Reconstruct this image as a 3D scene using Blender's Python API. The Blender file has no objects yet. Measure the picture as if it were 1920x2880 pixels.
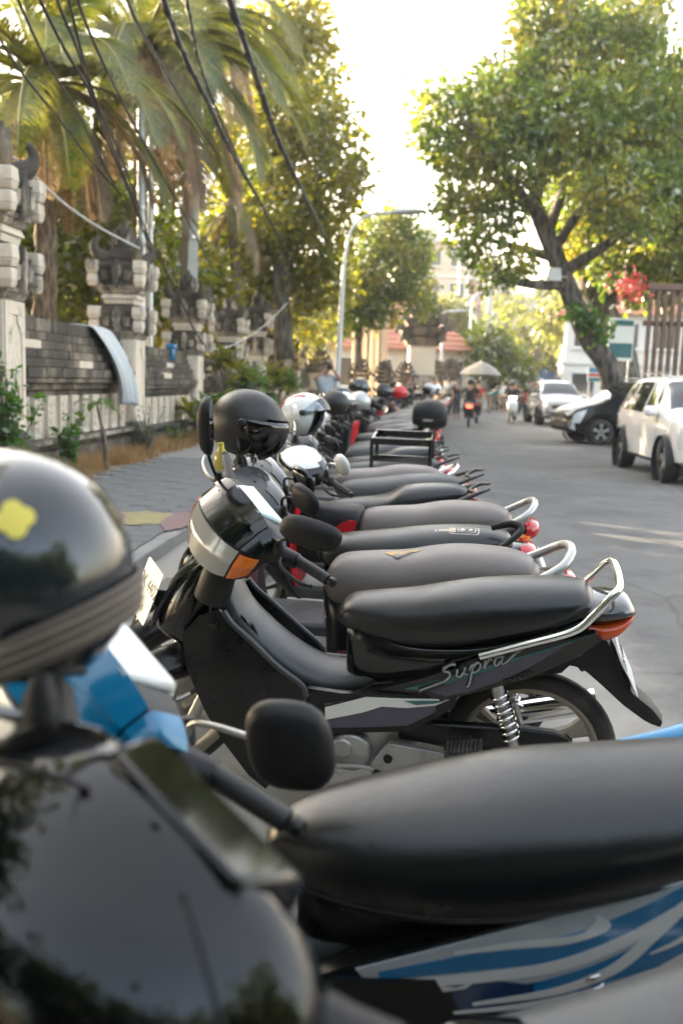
import bpy, bmesh, math, random
import numpy as np
from mathutils import Matrix, Vector, noise

scene = bpy.context.scene
col = scene.collection
R = math.radians
PI = math.pi
random.seed(7)
rng = np.random.default_rng(7)

# ------------------------------------------------------------------ camera
CAM_H = 1.45
CAM_PITCH = R(8.1)
CAM_ROLL = R(2.0)
cam_data = bpy.data.cameras.new('camera')
cam = bpy.data.objects.new('camera', cam_data)
col.objects.link(cam)
_f = Vector((0, math.cos(CAM_PITCH), -math.sin(CAM_PITCH)))
_r = Vector((1, 0, 0))
_u = _r.cross(_f)
_rr = _r * math.cos(CAM_ROLL) + _u * math.sin(CAM_ROLL)
_uu = -_r * math.sin(CAM_ROLL) + _u * math.cos(CAM_ROLL)
_m = Matrix((_rr, _uu, -_f)).transposed().to_4x4()
_m.translation = (0, 0, CAM_H)
cam.matrix_world = _m
cam_data.sensor_fit = 'HORIZONTAL'
cam_data.sensor_width = 24.0
cam_data.lens = 24.0 * 2600 / 1920
cam_data.clip_start = 0.05
cam_data.clip_end = 4000
cam_data.dof.use_dof = True
cam_data.dof.focus_distance = 3.1
cam_data.dof.aperture_fstop = 2.7
scene.camera = cam

# ------------------------------------------------------------------ sky and sun
SUN_EL = R(15)
SUN_DIR = Vector((-0.80, 0.60, 0)).normalized()      # horizontal direction towards the sun
world = bpy.data.worlds.new('World')
scene.world = world
world.use_nodes = True
wn = world.node_tree.nodes
wl = world.node_tree.links
bg = wn['Background']
sky = wn.new('ShaderNodeTexSky')
sky.sky_type = 'NISHITA'
sky.sun_disc = False
sky.sun_elevation = SUN_EL
sky.sun_rotation = math.atan2(SUN_DIR.x, SUN_DIR.y)
sky.air_density = 1.0
sky.dust_density = 3.5
sky.ozone_density = 1.0
hs = wn.new('ShaderNodeHueSaturation')           # thin high haze: the whole sky is paler and creamier
hs.inputs['Saturation'].default_value = 0.72
tint = wn.new('ShaderNodeMix')
tint.data_type = 'RGBA'
tint.blend_type = 'MULTIPLY'
tint.inputs[0].default_value = 1.0
tint.inputs[7].default_value = (1.0, 0.97, 0.91, 1)
wl.new(sky.outputs[0], hs.inputs['Color'])
wl.new(hs.outputs[0], tint.inputs[6])
wl.new(tint.outputs[2], bg.inputs[0])
bg.inputs[1].default_value = 0.15
sun_data = bpy.data.lights.new('sun', 'SUN')
sun_data.energy = 4.5
sun_data.angle = R(0.6)
sun_data.color = (1.0, 0.80, 0.55)
sun = bpy.data.objects.new('sun', sun_data)
col.objects.link(sun)
_s = SUN_DIR * math.cos(SUN_EL) + Vector((0, 0, math.sin(SUN_EL)))
sun.rotation_euler = (-_s).to_track_quat('-Z', 'Y').to_euler()

scene.view_settings.view_transform = 'Standard'
scene.view_settings.look = 'None'
scene.view_settings.gamma = 1.0
scene.view_settings.exposure = 3.2
scene.render.engine = 'CYCLES'
scene.cycles.use_denoising = True
try:
    scene.cycles.denoiser = 'OPENIMAGEDENOISE'
except Exception:
    pass
scene.cycles.max_bounces = 7
scene.cycles.diffuse_bounces = 3
scene.cycles.glossy_bounces = 4
scene.cycles.transmission_bounces = 5
scene.cycles.transparent_max_bounces = 8
scene.cycles.volume_bounces = 0
scene.cycles.sample_clamp_indirect = 6.0
scene.cycles.caustics_reflective = False
scene.cycles.caustics_refractive = False

# ------------------------------------------------------------------ mesh helpers
def lerp(a, b, t):
    return a + (b - a) * t

def catmull(pts, n):
    """n samples per span through points of any dimension"""
    P = [np.array(p, float) for p in pts]
    P = [2 * P[0] - P[1]] + P + [2 * P[-1] - P[-2]]
    out = []
    for i in range(1, len(P) - 2):
        p0, p1, p2, p3 = P[i - 1], P[i], P[i + 1], P[i + 2]
        for k in range(n):
            t = k / n
            out.append(0.5 * (2 * p1 + (p2 - p0) * t + (2 * p0 - 5 * p1 + 4 * p2 - p3) * t * t + (3 * p1 - p0 - 3 * p2 + p3) * t ** 3))
    out.append(P[-2])
    return out

def resample(pts, n):
    """n points evenly spaced along a polyline"""
    P = np.array(pts, float)
    d = np.r_[0, np.cumsum(np.linalg.norm(np.diff(P, axis=0), axis=1))]
    t = np.linspace(0, d[-1], n)
    return [np.array([np.interp(s, d, P[:, k]) for k in range(P.shape[1])]) for s in t]

class MB:
    def __init__(self):
        self.v = []
        self.f = []

    def add(self, v, f):
        o = len(self.v)
        self.v += [tuple(map(float, p)) for p in v]
        self.f += [tuple(i + o for i in q) for q in f]
        return self

    def box(self, x0, x1, y0, y1, z0, z1, taper=(1, 1)):
        cx, cy = (x0 + x1) / 2, (y0 + y1) / 2
        hx, hy = (x1 - x0) / 2, (y1 - y0) / 2
        tx, ty = taper
        v = [(cx - hx, cy - hy, z0), (cx + hx, cy - hy, z0), (cx + hx, cy + hy, z0), (cx - hx, cy + hy, z0),
             (cx - hx * tx, cy - hy * ty, z1), (cx + hx * tx, cy - hy * ty, z1), (cx + hx * tx, cy + hy * ty, z1), (cx - hx * tx, cy + hy * ty, z1)]
        return self.add(v, [(0, 3, 2, 1), (4, 5, 6, 7), (0, 1, 5, 4), (1, 2, 6, 5), (2, 3, 7, 6), (3, 0, 4, 7)])

    def loft(self, rings, cap=True, closed=True):
        n = len(rings[0])
        v = [p for r in rings for p in r]
        f = []
        m = n if closed else n - 1
        for i in range(len(rings) - 1):
            for j in range(m):
                a, b = i * n + j, i * n + (j + 1) % n
                f.append((a, b, b + n, a + n))
        if cap and closed:
            f.append(tuple(range(n - 1, -1, -1)))
            f.append(tuple((len(rings) - 1) * n + j for j in range(n)))
        return self.add(v, f)

    def tube(self, path, r, n=8, cap=True, flat=1.0):
        P = [Vector(tuple(p)) for p in path]
        rr = r if hasattr(r, '__len__') else [r] * len(P)
        if len(rr) != len(P):
            rr = list(np.interp(np.linspace(0, 1, len(P)), np.linspace(0, 1, len(rr)), rr))
        T = []
        for i in range(len(P)):
            a, b = P[max(i - 1, 0)], P[min(i + 1, len(P) - 1)]
            d = (b - a)
            T.append(d.normalized() if d.length > 1e-9 else Vector((0, 0, 1)))
        up = Vector((0, 0, 1)) if abs(T[0].z) < .9 else Vector((1, 0, 0))
        N = (up - T[0] * up.dot(T[0])).normalized()
        rings = []
        for i in range(len(P)):
            if i:
                q = T[i - 1].rotation_difference(T[i])
                N = q @ N
                N = (N - T[i] * N.dot(T[i])).normalized()
            B = T[i].cross(N)
            rings.append([P[i] + (N * math.cos(2 * PI * k / n) * flat + B * math.sin(2 * PI * k / n)) * rr[i] for k in range(n)])
        return self.loft(rings, cap)

    def lathe(self, prof, c=(0, 0, 0), axis='y', n=32, cap=False):
        """prof: (radius, offset along the axis)"""
        rings = []
        for r, h in prof:
            ring = []
            for k in range(n):
                a = 2 * PI * k / n
                p = (r * math.cos(a), r * math.sin(a))
                if axis == 'y':
                    ring.append((c[0] + p[0], c[1] + h, c[2] + p[1]))
                elif axis == 'x':
                    ring.append((c[0] + h, c[1] + p[0], c[2] + p[1]))
                else:
                    ring.append((c[0] + p[0], c[1] + p[1], c[2] + h))
            rings.append(ring)
        return self.loft(rings, cap)

    def prism(self, outline, d0, d1, plane='xz'):
        """polygon (any winding) pushed from d0 to d1 along the third axis"""
        def P(p, d):
            return (p[0], d, p[1]) if plane == 'xz' else ((p[0], p[1], d) if plane == 'xy' else (d, p[0], p[1]))
        n = len(outline)
        v = [P(p, d0) for p in outline] + [P(p, d1) for p in outline]
        f = [tuple(range(n)), tuple(range(2 * n - 1, n - 1, -1))]
        f += [(i, i + n, (i + 1) % n + n, (i + 1) % n) for i in range(n)]
        return self.add(v, f)

    def ruled(self, up, lo, y0, bulge=0.0, th=0.006, nu=18, nt=6, side=1, ytop=0.0, ybot=0.0, power=1.0, taper=0.0):
        """curved panel between two (x,z) polylines, standing at y = side*y0 and bulging outwards"""
        U, L = resample(up, nu), resample(lo, nu)
        outer, inner = [], []
        for i in range(nu):
            s = i / (nu - 1)
            ro, ri = [], []
            for j in range(nt + 1):
                t = j / nt
                p = lerp(U[i], L[i], t)
                y = y0 + bulge * math.sin(PI * t) ** power * (1 - taper * (2 * s - 1) ** 2) + ytop * (1 - t) + ybot * t
                ro.append((p[0], side * y, p[1]))
                ri.append((p[0], side * (y - th), p[1]))
            outer.append(ro)
            inner.append(ri)
        n = nt + 1
        v = [p for r in outer for p in r] + [p for r in inner for p in r]
        o = nu * n
        f = []
        for i in range(nu - 1):
            for j in range(nt):
                a = i * n + j
                f.append((a, a + 1, a + n + 1, a + n))
                f.append((o + a, o + a + n, o + a + n + 1, o + a + 1))
        for i in range(nu - 1):
            a = i * n
            f.append((a, a + n, o + a + n, o + a))
            b = a + nt
            f.append((b, o + b, o + b + n, b + n))
        for j in range(nt):
            f.append((j, o + j, o + j + 1, j + 1))
            a = (nu - 1) * n + j
            f.append((a, a + 1, o + a + 1, o + a))
        return self.add(v, f)

    def xf(self, m):
        self.v = [tuple(m @ Vector(p)) for p in self.v]
        return self

    def shift(self, x=0, y=0, z=0):
        self.v = [(p[0] + x, p[1] + y, p[2] + z) for p in self.v]
        return self

    def build(self, name, mat, parent=None, smooth=40, sub=0, bev=0, loc=None, fix=True):
        me = bpy.data.meshes.new(name)
        me.from_pydata(self.v, [], self.f)
        if fix:
            bm = bmesh.new()
            bm.from_mesh(me)
            bmesh.ops.recalc_face_normals(bm, faces=bm.faces)
            bm.to_mesh(me)
            bm.free()
        me.update()
        if smooth is not None:
            me.polygons.foreach_set('use_smooth', [True] * len(me.polygons))
            if smooth < 180:
                me.set_sharp_from_angle(angle=R(smooth))
        me.materials.append(mat)
        o = bpy.data.objects.new(name, me)
        col.objects.link(o)
        if parent is not None:
            o.parent = parent
        if loc is not None:
            o.location = loc
        if bev:
            b = o.modifiers.new('b', 'BEVEL')
            b.width = bev
            b.segments = 2
            b.limit_method = 'ANGLE'
            b.angle_limit = R(35)
        if sub:
            s = o.modifiers.new('s', 'SUBSURF')
            s.levels = s.render_levels = sub
        return o

def np_mesh(name, V, F, mat, parent=None, smooth=False):
    """fast mesh from numpy arrays; F is (n,3) or (n,4)"""
    me = bpy.data.meshes.new(name)
    V = np.asarray(V, np.float32)
    F = np.asarray(F, np.int32)
    me.vertices.add(len(V))
    me.vertices.foreach_set('co', V.ravel())
    k = F.shape[1]
    me.loops.add(F.size)
    me.loops.foreach_set('vertex_index', F.ravel())
    me.polygons.add(len(F))
    me.polygons.foreach_set('loop_start', np.arange(0, F.size, k, dtype=np.int32))
    me.update(calc_edges=True)
    if smooth:
        me.polygons.foreach_set('use_smooth', [True] * len(F))
    me.materials.append(mat)
    o = bpy.data.objects.new(name, me)
    col.objects.link(o)
    if parent is not None:
        o.parent = parent
    return o

def empty(name, loc=(0, 0, 0), rot=(0, 0, 0)):
    o = bpy.data.objects.new(name, None)
    col.objects.link(o)
    o.location = loc
    o.rotation_euler = rot
    o.empty_display_size = .1
    return o

def tag(o, label=None, cat=None, group=None, kind=None):
    if label:
        o['label'] = label
    if cat:
        o['category'] = cat
    if group:
        o['group'] = group
    if kind:
        o['kind'] = kind
    return o

def copy_tree(o, parent=None):
    c = o.copy()
    col.objects.link(c)
    c.parent = parent
    for ch in [x for x in o.children]:
        copy_tree(ch, c)
    return c

def recolour(o, swap):
    """swap materials on one copied tree without touching the shared meshes"""
    if o.type == 'MESH':
        for i, s in enumerate(o.material_slots):
            m = o.data.materials[i]
            if m and m.name in swap:
                s.link = 'OBJECT'
                s.material = swap[m.name]
    for ch in o.children:
        recolour(ch, swap)

def text_mesh(name, s, size, mat, parent, mtx, shear=0.0, ext=0.0006, align='CENTER', offset=0.0, space=1.0):
    cu = bpy.data.curves.new(name, 'FONT')
    cu.body = s
    cu.size = size
    cu.shear = shear
    cu.extrude = ext
    cu.align_x = align
    cu.align_y = 'CENTER'
    cu.offset = offset
    cu.space_character = space
    cu.resolution_u = 3
    t = bpy.data.objects.new(name, cu)
    me = bpy.data.meshes.new_from_object(t)
    bpy.data.objects.remove(t)
    me.transform(mtx)
    me.materials.clear()
    me.materials.append(mat)
    o = bpy.data.objects.new(name, me)
    col.objects.link(o)
    if parent is not None:
        o.parent = parent
    return o

def frame(o, xdir, ydir):
    """matrix that puts text x along xdir and text y along ydir at point o"""
    x = Vector(xdir).normalized()
    y = Vector(ydir)
    z = x.cross(y).normalized()
    y = z.cross(x)
    m = Matrix((x, y, z)).transposed().to_4x4()
    m.translation = Vector(o)
    return m

# camera ray helpers used to measure where things of a known height or distance stand
def ray(u, v):
    return _f + _rr * ((u - 960) / 2600) - _uu * ((v - 1440) / 2600)

def on_z(u, v, z=0.0):
    d = ray(u, v)
    t = (z - CAM_H) / d.z
    return Vector((d.x * t, d.y * t, z))

def on_y(u, v, Y):
    d = ray(u, v)
    t = Y / d.y
    return Vector((d.x * t, Y, CAM_H + d.z * t))

# ------------------------------------------------------------------ materials
def mat_new(name):
    m = bpy.data.materials.new(name)
    m.use_nodes = True
    return m, m.node_tree.nodes, m.node_tree.links, m.node_tree.nodes['Principled BSDF']

def ramp(n, stops):
    r = n.new('ShaderNodeValToRGB')
    e = r.color_ramp.elements
    e[0].position, e[0].color = stops[0][0], (*stops[0][1], 1)
    e[1].position, e[1].color = stops[-1][0], (*stops[-1][1], 1)
    for p, c in stops[1:-1]:
        x = e.new(p)
        x.color = (*c, 1)
    return r

def mat_simple(name, c, rough=.5, metal=0.0, coat=0.0, dirt=0.0, dirt_c=(.35, .30, .24), bump=0.0, bscale=300, rvar=0.0, spec=.5, scale=7.0, wrinkle=0.0):
    """one colour with dust patches, roughness variation and fine relief"""
    m, n, l, p = mat_new(name)
    p.inputs['Base Color'].default_value = (*c, 1)
    p.inputs['Roughness'].default_value = rough
    p.inputs['Metallic'].default_value = metal
    p.inputs['Coat Weight'].default_value = coat
    p.inputs['Coat Roughness'].default_value = .06
    p.inputs['Specular IOR Level'].default_value = spec
    tc = n.new('ShaderNodeTexCoord')
    if dirt or rvar:
        t = n.new('ShaderNodeTexNoise')
        t.inputs['Scale'].default_value = scale
        t.inputs['Detail'].default_value = 9
        t.inputs['Roughness'].default_value = .65
        l.new(tc.outputs['Object'], t.inputs['Vector'])
        if dirt:
            r = ramp(n, [(.42, (0, 0, 0)), (.75, (1, 1, 1))])
            l.new(t.outputs['Fac'], r.inputs[0])
            mm = n.new('ShaderNodeMath')
            mm.operation = 'MULTIPLY'
            mm.inputs[1].default_value = dirt
            l.new(r.outputs[0], mm.inputs[0])
            mx = n.new('ShaderNodeMix')
            mx.data_type = 'RGBA'
            l.new(mm.outputs[0], mx.inputs[0])
            mx.inputs[6].default_value = (*c, 1)
            mx.inputs[7].default_value = (*dirt_c, 1)
            l.new(mx.outputs[2], p.inputs['Base Color'])
        if rvar:
            mr = n.new('ShaderNodeMapRange')
            mr.inputs[1].default_value = .3
            mr.inputs[2].default_value = .7
            mr.inputs[3].default_value = max(rough - rvar * .5, .02)
            mr.inputs[4].default_value = rough + rvar
            l.new(t.outputs['Fac'], mr.inputs[0])
            l.new(mr.outputs[0], p.inputs['Roughness'])
    if bump:
        b = n.new('ShaderNodeBump')
        b.inputs['Strength'].default_value = bump
        b.inputs['Distance'].default_value = .002
        t2 = n.new('ShaderNodeTexNoise')
        t2.inputs['Scale'].default_value = bscale
        t2.inputs['Detail'].default_value = 3
        l.new(tc.outputs['Object'], t2.inputs['Vector'])
        l.new(t2.outputs['Fac'], b.inputs['Height'])
        if wrinkle:
            t3 = n.new('ShaderNodeTexNoise')
            t3.inputs['Scale'].default_value = 14
            t3.inputs['Detail'].default_value = 3
            t3.inputs['Distortion'].default_value = 1.2
            l.new(tc.outputs['Object'], t3.inputs['Vector'])
            b3 = n.new('ShaderNodeBump')
            b3.inputs['Strength'].default_value = wrinkle
            b3.inputs['Distance'].default_value = .01
            l.new(t3.outputs['Fac'], b3.inputs['Height'])
            l.new(b3.outputs[0], b.inputs['Normal'])
        l.new(b.outputs[0], p.inputs['Normal'])
    return m

M = {}
def S(key, *a, **k):
    M[key] = mat_simple(key, *a, **k)

S('black_gloss', (.003, .0034, .004), .11, coat=.25, dirt=.04, dirt_c=(.10, .09, .08), rvar=.10)
S('black_satin', (.0040, .0045, .005), .28, spec=.36, dirt=.08, dirt_c=(.09, .08, .07), rvar=.12)
S('black_plastic', (.007, .007, .008), .50, spec=.36, dirt=.10, dirt_c=(.10, .09, .08), rvar=.12, bump=.05)
S('grey_plastic', (.040, .044, .048), .36, dirt=.08, rvar=.10)
S('seat_black', (.0042, .0050, .0058), .31, rvar=.10, bump=.12, bscale=420, wrinkle=.10, spec=.6)
S('seat_brown', (.15, .128, .118), .40, dirt=.10, rvar=.12, bump=.12, bscale=420, wrinkle=.10, dirt_c=(.17, .15, .14))
S('seat_grey', (.045, .050, .054), .42, dirt=.10, rvar=.12, bump=.12, bscale=420, wrinkle=.10)
S('foam', (.50, .34, .16), .9)
S('chrome', (.82, .82, .82), .10, metal=1.0, rvar=.12)
S('steel', (.45, .44, .43), .34, metal=1.0, rvar=.15, dirt=.25)
S('alloy', (.40, .39, .38), .38, metal=.8, rvar=.2, dirt=.40, dirt_c=(.07, .06, .05), scale=11, bump=.15, bscale=90)
S('silver_paint', (.42, .42, .41), .32, metal=.55, coat=.3, rvar=.1)
S('rim_beige', (.36, .32, .26), .45, metal=.35, dirt=.30, rvar=.15)
S('rim_grey', (.20, .20, .21), .42, metal=.5, dirt=.25)
S('rubber', (.014, .014, .015), .75, dirt=.22, rvar=.1)
S('rubber_grip', (.012, .012, .013), .50, rvar=.1, bump=.2, bscale=260)
S('amber_lens', (.75, .17, .01), .12, coat=.5)
S('red_lens', (.50, .015, .02), .12, coat=.5)
S('clear_lens', (.30, .295, .27), .12, coat=.5, bump=.25, bscale=60)
S('smoke_lens', (.05, .055, .06), .06, coat=.6)
S('dash_glass', (.50, .60, .60), .08, coat=.5)
S('paint_blue', (.004, .16, .33), .16, coat=.6, dirt=.03)
S('paint_navy', (.012, .045, .13), .16, coat=.6, dirt=.05)
S('paint_white', (.72, .72, .70), .18, coat=.5, dirt=.04)
S('paint_red', (.50, .012, .018), .20, coat=.5)
S('paint_maroon', (.085, .010, .012), .30, coat=.3, dirt=.06)
S('paint_teal', (.025, .13, .12), .28, coat=.3, dirt=.10)
S('paint_purple', (.055, .047, .085), .28, coat=.3, dirt=.10)
S('decal_white', (.72, .72, .68), .30, coat=.3, dirt=.06)
S('decal_silver', (.26, .28, .29), .30, coat=.3, dirt=.05)
S('decal_black', (.01, .01, .01), .35)
S('black_lacquer', (.0022, .0024, .0028), .07, spec=.45)
S('graphic_white', (.80, .80, .78), .3, coat=.3)
S('graphic_silver', (.50, .54, .57), .28, coat=.4, dirt=.05)
S('graphic_blue', (.003, .19, .42), .2, coat=.5)
S('plate_white', (.66, .67, .66), .40, dirt=.15, rvar=.1)
S('plate_ink', (.02, .02, .02), .5)
S('print_grey', (.46, .46, .44), .7, dirt=.15)
S('print_tan', (.50, .42, .30), .7, dirt=.15)
S('helmet_black', (.011, .011, .012), .38, dirt=.05, rvar=.16, dirt_c=(.3, .2, .12))
S('helmet_gloss', (.014, .018, .022), .09, coat=.6, rvar=.06)
S('rib_webbing', (.20, .165, .13), .8, dirt=.2)
S('webbing', (.10, .08, .065), .8, bump=.4, bscale=500, dirt=.2)
S('yellow_print', (.72, .60, .08), .45)
S('sticker_white', (.74, .74, .72), .4)
S('skin', (.36, .20, .13), .55)
S('skin_dark', (.24, .13, .085), .55)
S('hair', (.012, .011, .011), .5)
S('cloth_grey', (.30, .33, .36), .85, dirt=.1)
S('cloth_black', (.016, .016, .018), .85)
S('cloth_navy', (.03, .04, .06), .85)
S('cloth_tan', (.30, .21, .13), .85)
S('cloth_white', (.66, .66, .64), .85)
S('cloth_red', (.36, .05, .04), .85)
S('cloth_teal', (.05, .16, .17), .85)
S('visor', (.10, .10, .10), .04, coat=.5)
# ------------------------------------------------------------------ surface materials of the setting
def noise_node(n, l, scale, detail=8, rough=.6, vec=None, coord='Object'):
    t = n.new('ShaderNodeTexNoise')
    t.inputs['Scale'].default_value = scale
    t.inputs['Detail'].default_value = detail
    t.inputs['Roughness'].default_value = rough
    if vec is None:
        tc = n.new('ShaderNodeTexCoord')
        vec = tc.outputs[coord]
    l.new(vec, t.inputs['Vector'])
    return t

def mixc(n, l, fac, a, b):
    mx = n.new('ShaderNodeMix')
    mx.data_type = 'RGBA'
    if hasattr(fac, 'links') or hasattr(fac, 'is_linked'):
        l.new(fac, mx.inputs[0])
    else:
        mx.inputs[0].default_value = fac
    for i, c in ((6, a), (7, b)):
        if isinstance(c, tuple):
            mx.inputs[i].default_value = (*c, 1)
        else:
            l.new(c, mx.inputs[i])
    return mx.outputs[2]

def road_material():
    m, n, l, p = mat_new('asphalt')
    tc = n.new('ShaderNodeTexCoord')
    v = tc.outputs['Object']
    fine = noise_node(n, l, 160, 3, .7, v)
    big = noise_node(n, l, .55, 8, .62, v)
    mid = noise_node(n, l, 5, 8, .65, v)
    r1 = ramp(n, [(.30, (.055, .056, .058)), (.72, (.14, .14, .14))])
    l.new(fine.outputs['Fac'], r1.inputs[0])
    r2 = ramp(n, [(.35, (.75, .75, .75)), (.70, (1.3, 1.28, 1.25))])
    l.new(big.outputs['Fac'], r2.inputs[0])
    mu = n.new('ShaderNodeMix')
    mu.data_type = 'RGBA'
    mu.blend_type = 'MULTIPLY'
    mu.inputs[0].default_value = 1
    l.new(r1.outputs[0], mu.inputs[6])
    l.new(r2.outputs[0], mu.inputs[7])
    st = noise_node(n, l, 1.7, 6, .72, v)
    rst = ramp(n, [(.50, (1, 1, 1)), (.66, (.62, .62, .63))])
    l.new(st.outputs['Fac'], rst.inputs[0])
    vo = n.new('ShaderNodeTexVoronoi')
    vo.feature = 'DISTANCE_TO_EDGE'
    vo.inputs['Scale'].default_value = .42
    dv = n.new('ShaderNodeMix')
    dv.data_type = 'VECTOR'
    dv.inputs[0].default_value = .12
    l.new(v, dv.inputs[4])
    l.new(mid.outputs['Color'], dv.inputs[5])
    l.new(dv.outputs[1], vo.inputs['Vector'])
    rcr = ramp(n, [(.0, (.45, .45, .45)), (.010, (1, 1, 1))])
    l.new(vo.outputs['Distance'], rcr.inputs[0])
    for q in (rst, rcr):
        m2 = n.new('ShaderNodeMix')
        m2.data_type = 'RGBA'
        m2.blend_type = 'MULTIPLY'
        m2.inputs[0].default_value = 1 if q is rst else .7
        l.new(mu.outputs[2], m2.inputs[6])
        l.new(q.outputs[0], m2.inputs[7])
        mu = m2
    # sand washed onto the edge where the bikes stand
    sx = n.new('ShaderNodeSeparateXYZ')
    l.new(v, sx.inputs[0])
    ad = n.new('ShaderNodeMath')
    ad.operation = 'MULTIPLY_ADD'
    l.new(big.outputs['Fac'], ad.inputs[0])
    ad.inputs[1].default_value = 1.6
    l.new(sx.outputs[0], ad.inputs[2])
    ad2 = n.new('ShaderNodeMath')
    ad2.operation = 'MULTIPLY_ADD'
    l.new(mid.outputs['Fac'], ad2.inputs[0])
    ad2.inputs[1].default_value = .7
    l.new(ad.outputs[0], ad2.inputs[2])
    mr = n.new('ShaderNodeMapRange')
    mr.interpolation_type = 'SMOOTHSTEP'
    mr.inputs[1].default_value = 2.15
    mr.inputs[2].default_value = 3.1
    mr.inputs[3].default_value = 1.0
    mr.inputs[4].default_value = 0.04
    l.new(ad2.outputs[0], mr.inputs[0])
    rs = ramp(n, [(.25, (.21, .195, .17)), (.75, (.40, .375, .335))])
    l.new(fine.outputs['Fac'], rs.inputs[0])
    l.new(mixc(n, l, mr.outputs[0], mu.outputs[2], rs.outputs[0]), p.inputs['Base Color'])
    p.inputs['Roughness'].default_value = .85
    b = n.new('ShaderNodeBump')
    b.inputs['Strength'].default_value = .5
    b.inputs['Distance'].default_value = .006
    l.new(fine.outputs['Fac'], b.inputs['Height'])
    l.new(b.outputs[0], p.inputs['Normal'])
    return m

def ground_material(name, a, b, scale=3, bump=.4):
    m, n, l, p = mat_new(name)
    t = noise_node(n, l, scale, 10, .7)
    f = noise_node(n, l, scale * 30, 4, .7)
    r = ramp(n, [(.32, a), (.70, b)])
    mm = n.new('ShaderNodeMath')
    mm.operation = 'MULTIPLY_ADD'
    l.new(f.outputs['Fac'], mm.inputs[0])
    mm.inputs[1].default_value = .35
    ms = n.new('ShaderNodeMath')
    ms.operation = 'MULTIPLY'
    l.new(t.outputs['Fac'], ms.inputs[0])
    ms.inputs[1].default_value = .68
    l.new(ms.outputs[0], mm.inputs[2])
    l.new(mm.outputs[0], r.inputs[0])
    l.new(r.outputs[0], p.inputs['Base Color'])
    p.inputs['Roughness'].default_value = .9
    bp = n.new('ShaderNodeBump')
    bp.inputs['Strength'].default_value = bump
    bp.inputs['Distance'].default_value = .01
    l.new(f.outputs['Fac'], bp.inputs['Height'])
    l.new(bp.outputs[0], p.inputs['Normal'])
    return m

def stone_material(name, clean, dirty, amount=.5, scale=2.2):
    """pale stone with black weather streaks and lichen that gather on ledges"""
    m, n, l, p = mat_new(name)
    tc = n.new('ShaderNodeTexCoord')
    geo = n.new('ShaderNodeNewGeometry')
    mp = n.new('ShaderNodeMapping')
    mp.inputs['Scale'].default_value = (1, 1, .38)
    l.new(geo.outputs['Position'], mp.inputs['Vector'])
    a = noise_node(n, l, scale, 10, .68, mp.outputs[0])
    b = noise_node(n, l, scale * 9, 6, .7, geo.outputs['Position'])
    c = noise_node(n, l, 90, 3, .7, geo.outputs['Position'])
    oi = n.new('ShaderNodeObjectInfo')
    sx = n.new('ShaderNodeSeparateXYZ')
    l.new(geo.outputs['Normal'], sx.inputs[0])
    up = n.new('ShaderNodeMath')
    up.operation = 'MULTIPLY_ADD'
    l.new(sx.outputs[2], up.inputs[0])
    up.inputs[1].default_value = .10
    up.inputs[2].default_value = 0
    s1 = n.new('ShaderNodeMath')
    s1.operation = 'ADD'
    l.new(a.outputs['Fac'], s1.inputs[0])
    l.new(up.outputs[0], s1.inputs[1])
    s2 = n.new('ShaderNodeMath')
    s2.operation = 'MULTIPLY_ADD'
    l.new(b.outputs['Fac'], s2.inputs[0])
    s2.inputs[1].default_value = .35
    l.new(s1.outputs[0], s2.inputs[2])
    s3 = n.new('ShaderNodeMath')
    s3.operation = 'MULTIPLY_ADD'
    l.new(oi.outputs['Random'], s3.inputs[0])
    s3.inputs[1].default_value = .12
    l.new(s2.outputs[0], s3.inputs[2])
    lo = .98 - amount * .5
    r = ramp(n, [(lo - .12, (0, 0, 0)), (lo + .06, (1, 1, 1))])
    l.new(s3.outputs[0], r.inputs[0])
    cl = ramp(n, [(.3, tuple(x * .82 for x in clean)), (.7, tuple(min(1, x * 1.08) for x in clean))])
    l.new(b.outputs['Fac'], cl.inputs[0])
    l.new(mixc(n, l, r.outputs[0], cl.outputs[0], dirty), p.inputs['Base Color'])
    p.inputs['Roughness'].default_value = .9
    bp = n.new('ShaderNodeBump')
    bp.inputs['Strength'].default_value = .55
    bp.inputs['Distance'].default_value = .012
    h = n.new('ShaderNodeMath')
    h.operation = 'MULTIPLY_ADD'
    l.new(c.outputs['Fac'], h.inputs[0])
    h.inputs[1].default_value = .3
    l.new(b.outputs['Fac'], h.inputs[2])
    l.new(h.outputs[0], bp.inputs['Height'])
    l.new(bp.outputs[0], p.inputs['Normal'])
    return m

M['asphalt'] = road_material()
M['earth'] = ground_material('earth', (.16, .125, .09), (.30, .25, .19))
M['paving_bed'] = ground_material('paving_bed', (.20, .19, .17), (.34, .32, .29), 2)
M['paver'] = ground_material('paver', (.115, .115, .115), (.20, .197, .19), 2.5, .3)
M['kerb_stone'] = ground_material('kerb_stone', (.20, .195, .19), (.34, .33, .31), 3, .4)
M['sidewalk_paint_yellow'] = ground_material('sidewalk_paint_yellow', (.17, .16, .14), (.46, .37, .12), 9, .3)
M['sidewalk_paint_red'] = ground_material('sidewalk_paint_red', (.16, .14, .135), (.32, .17, .16), 9, .3)
M['stone'] = stone_material('stone', (.72, .61, .48), (.10, .085, .068), .07)
M['stone_block'] = stone_material('stone_block', (.68, .57, .45), (.09, .077, .062), .20)
M['stone_mid'] = stone_material('stone_mid', (.54, .45, .35), (.07, .06, .048), .52)
M['stone_dark'] = stone_material('stone_dark', (.27, .215, .155), (.065, .053, .041), .62)
M['concrete'] = stone_material('concrete', (.46, .45, .42), (.16, .15, .14), .35)

# ------------------------------------------------------------------ ground
RS = .065                                   # the road runs slightly to the right of straight ahead
def rp(t, Y, z=0.0):
    return Vector((t + RS * Y, Y, z))

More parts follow.
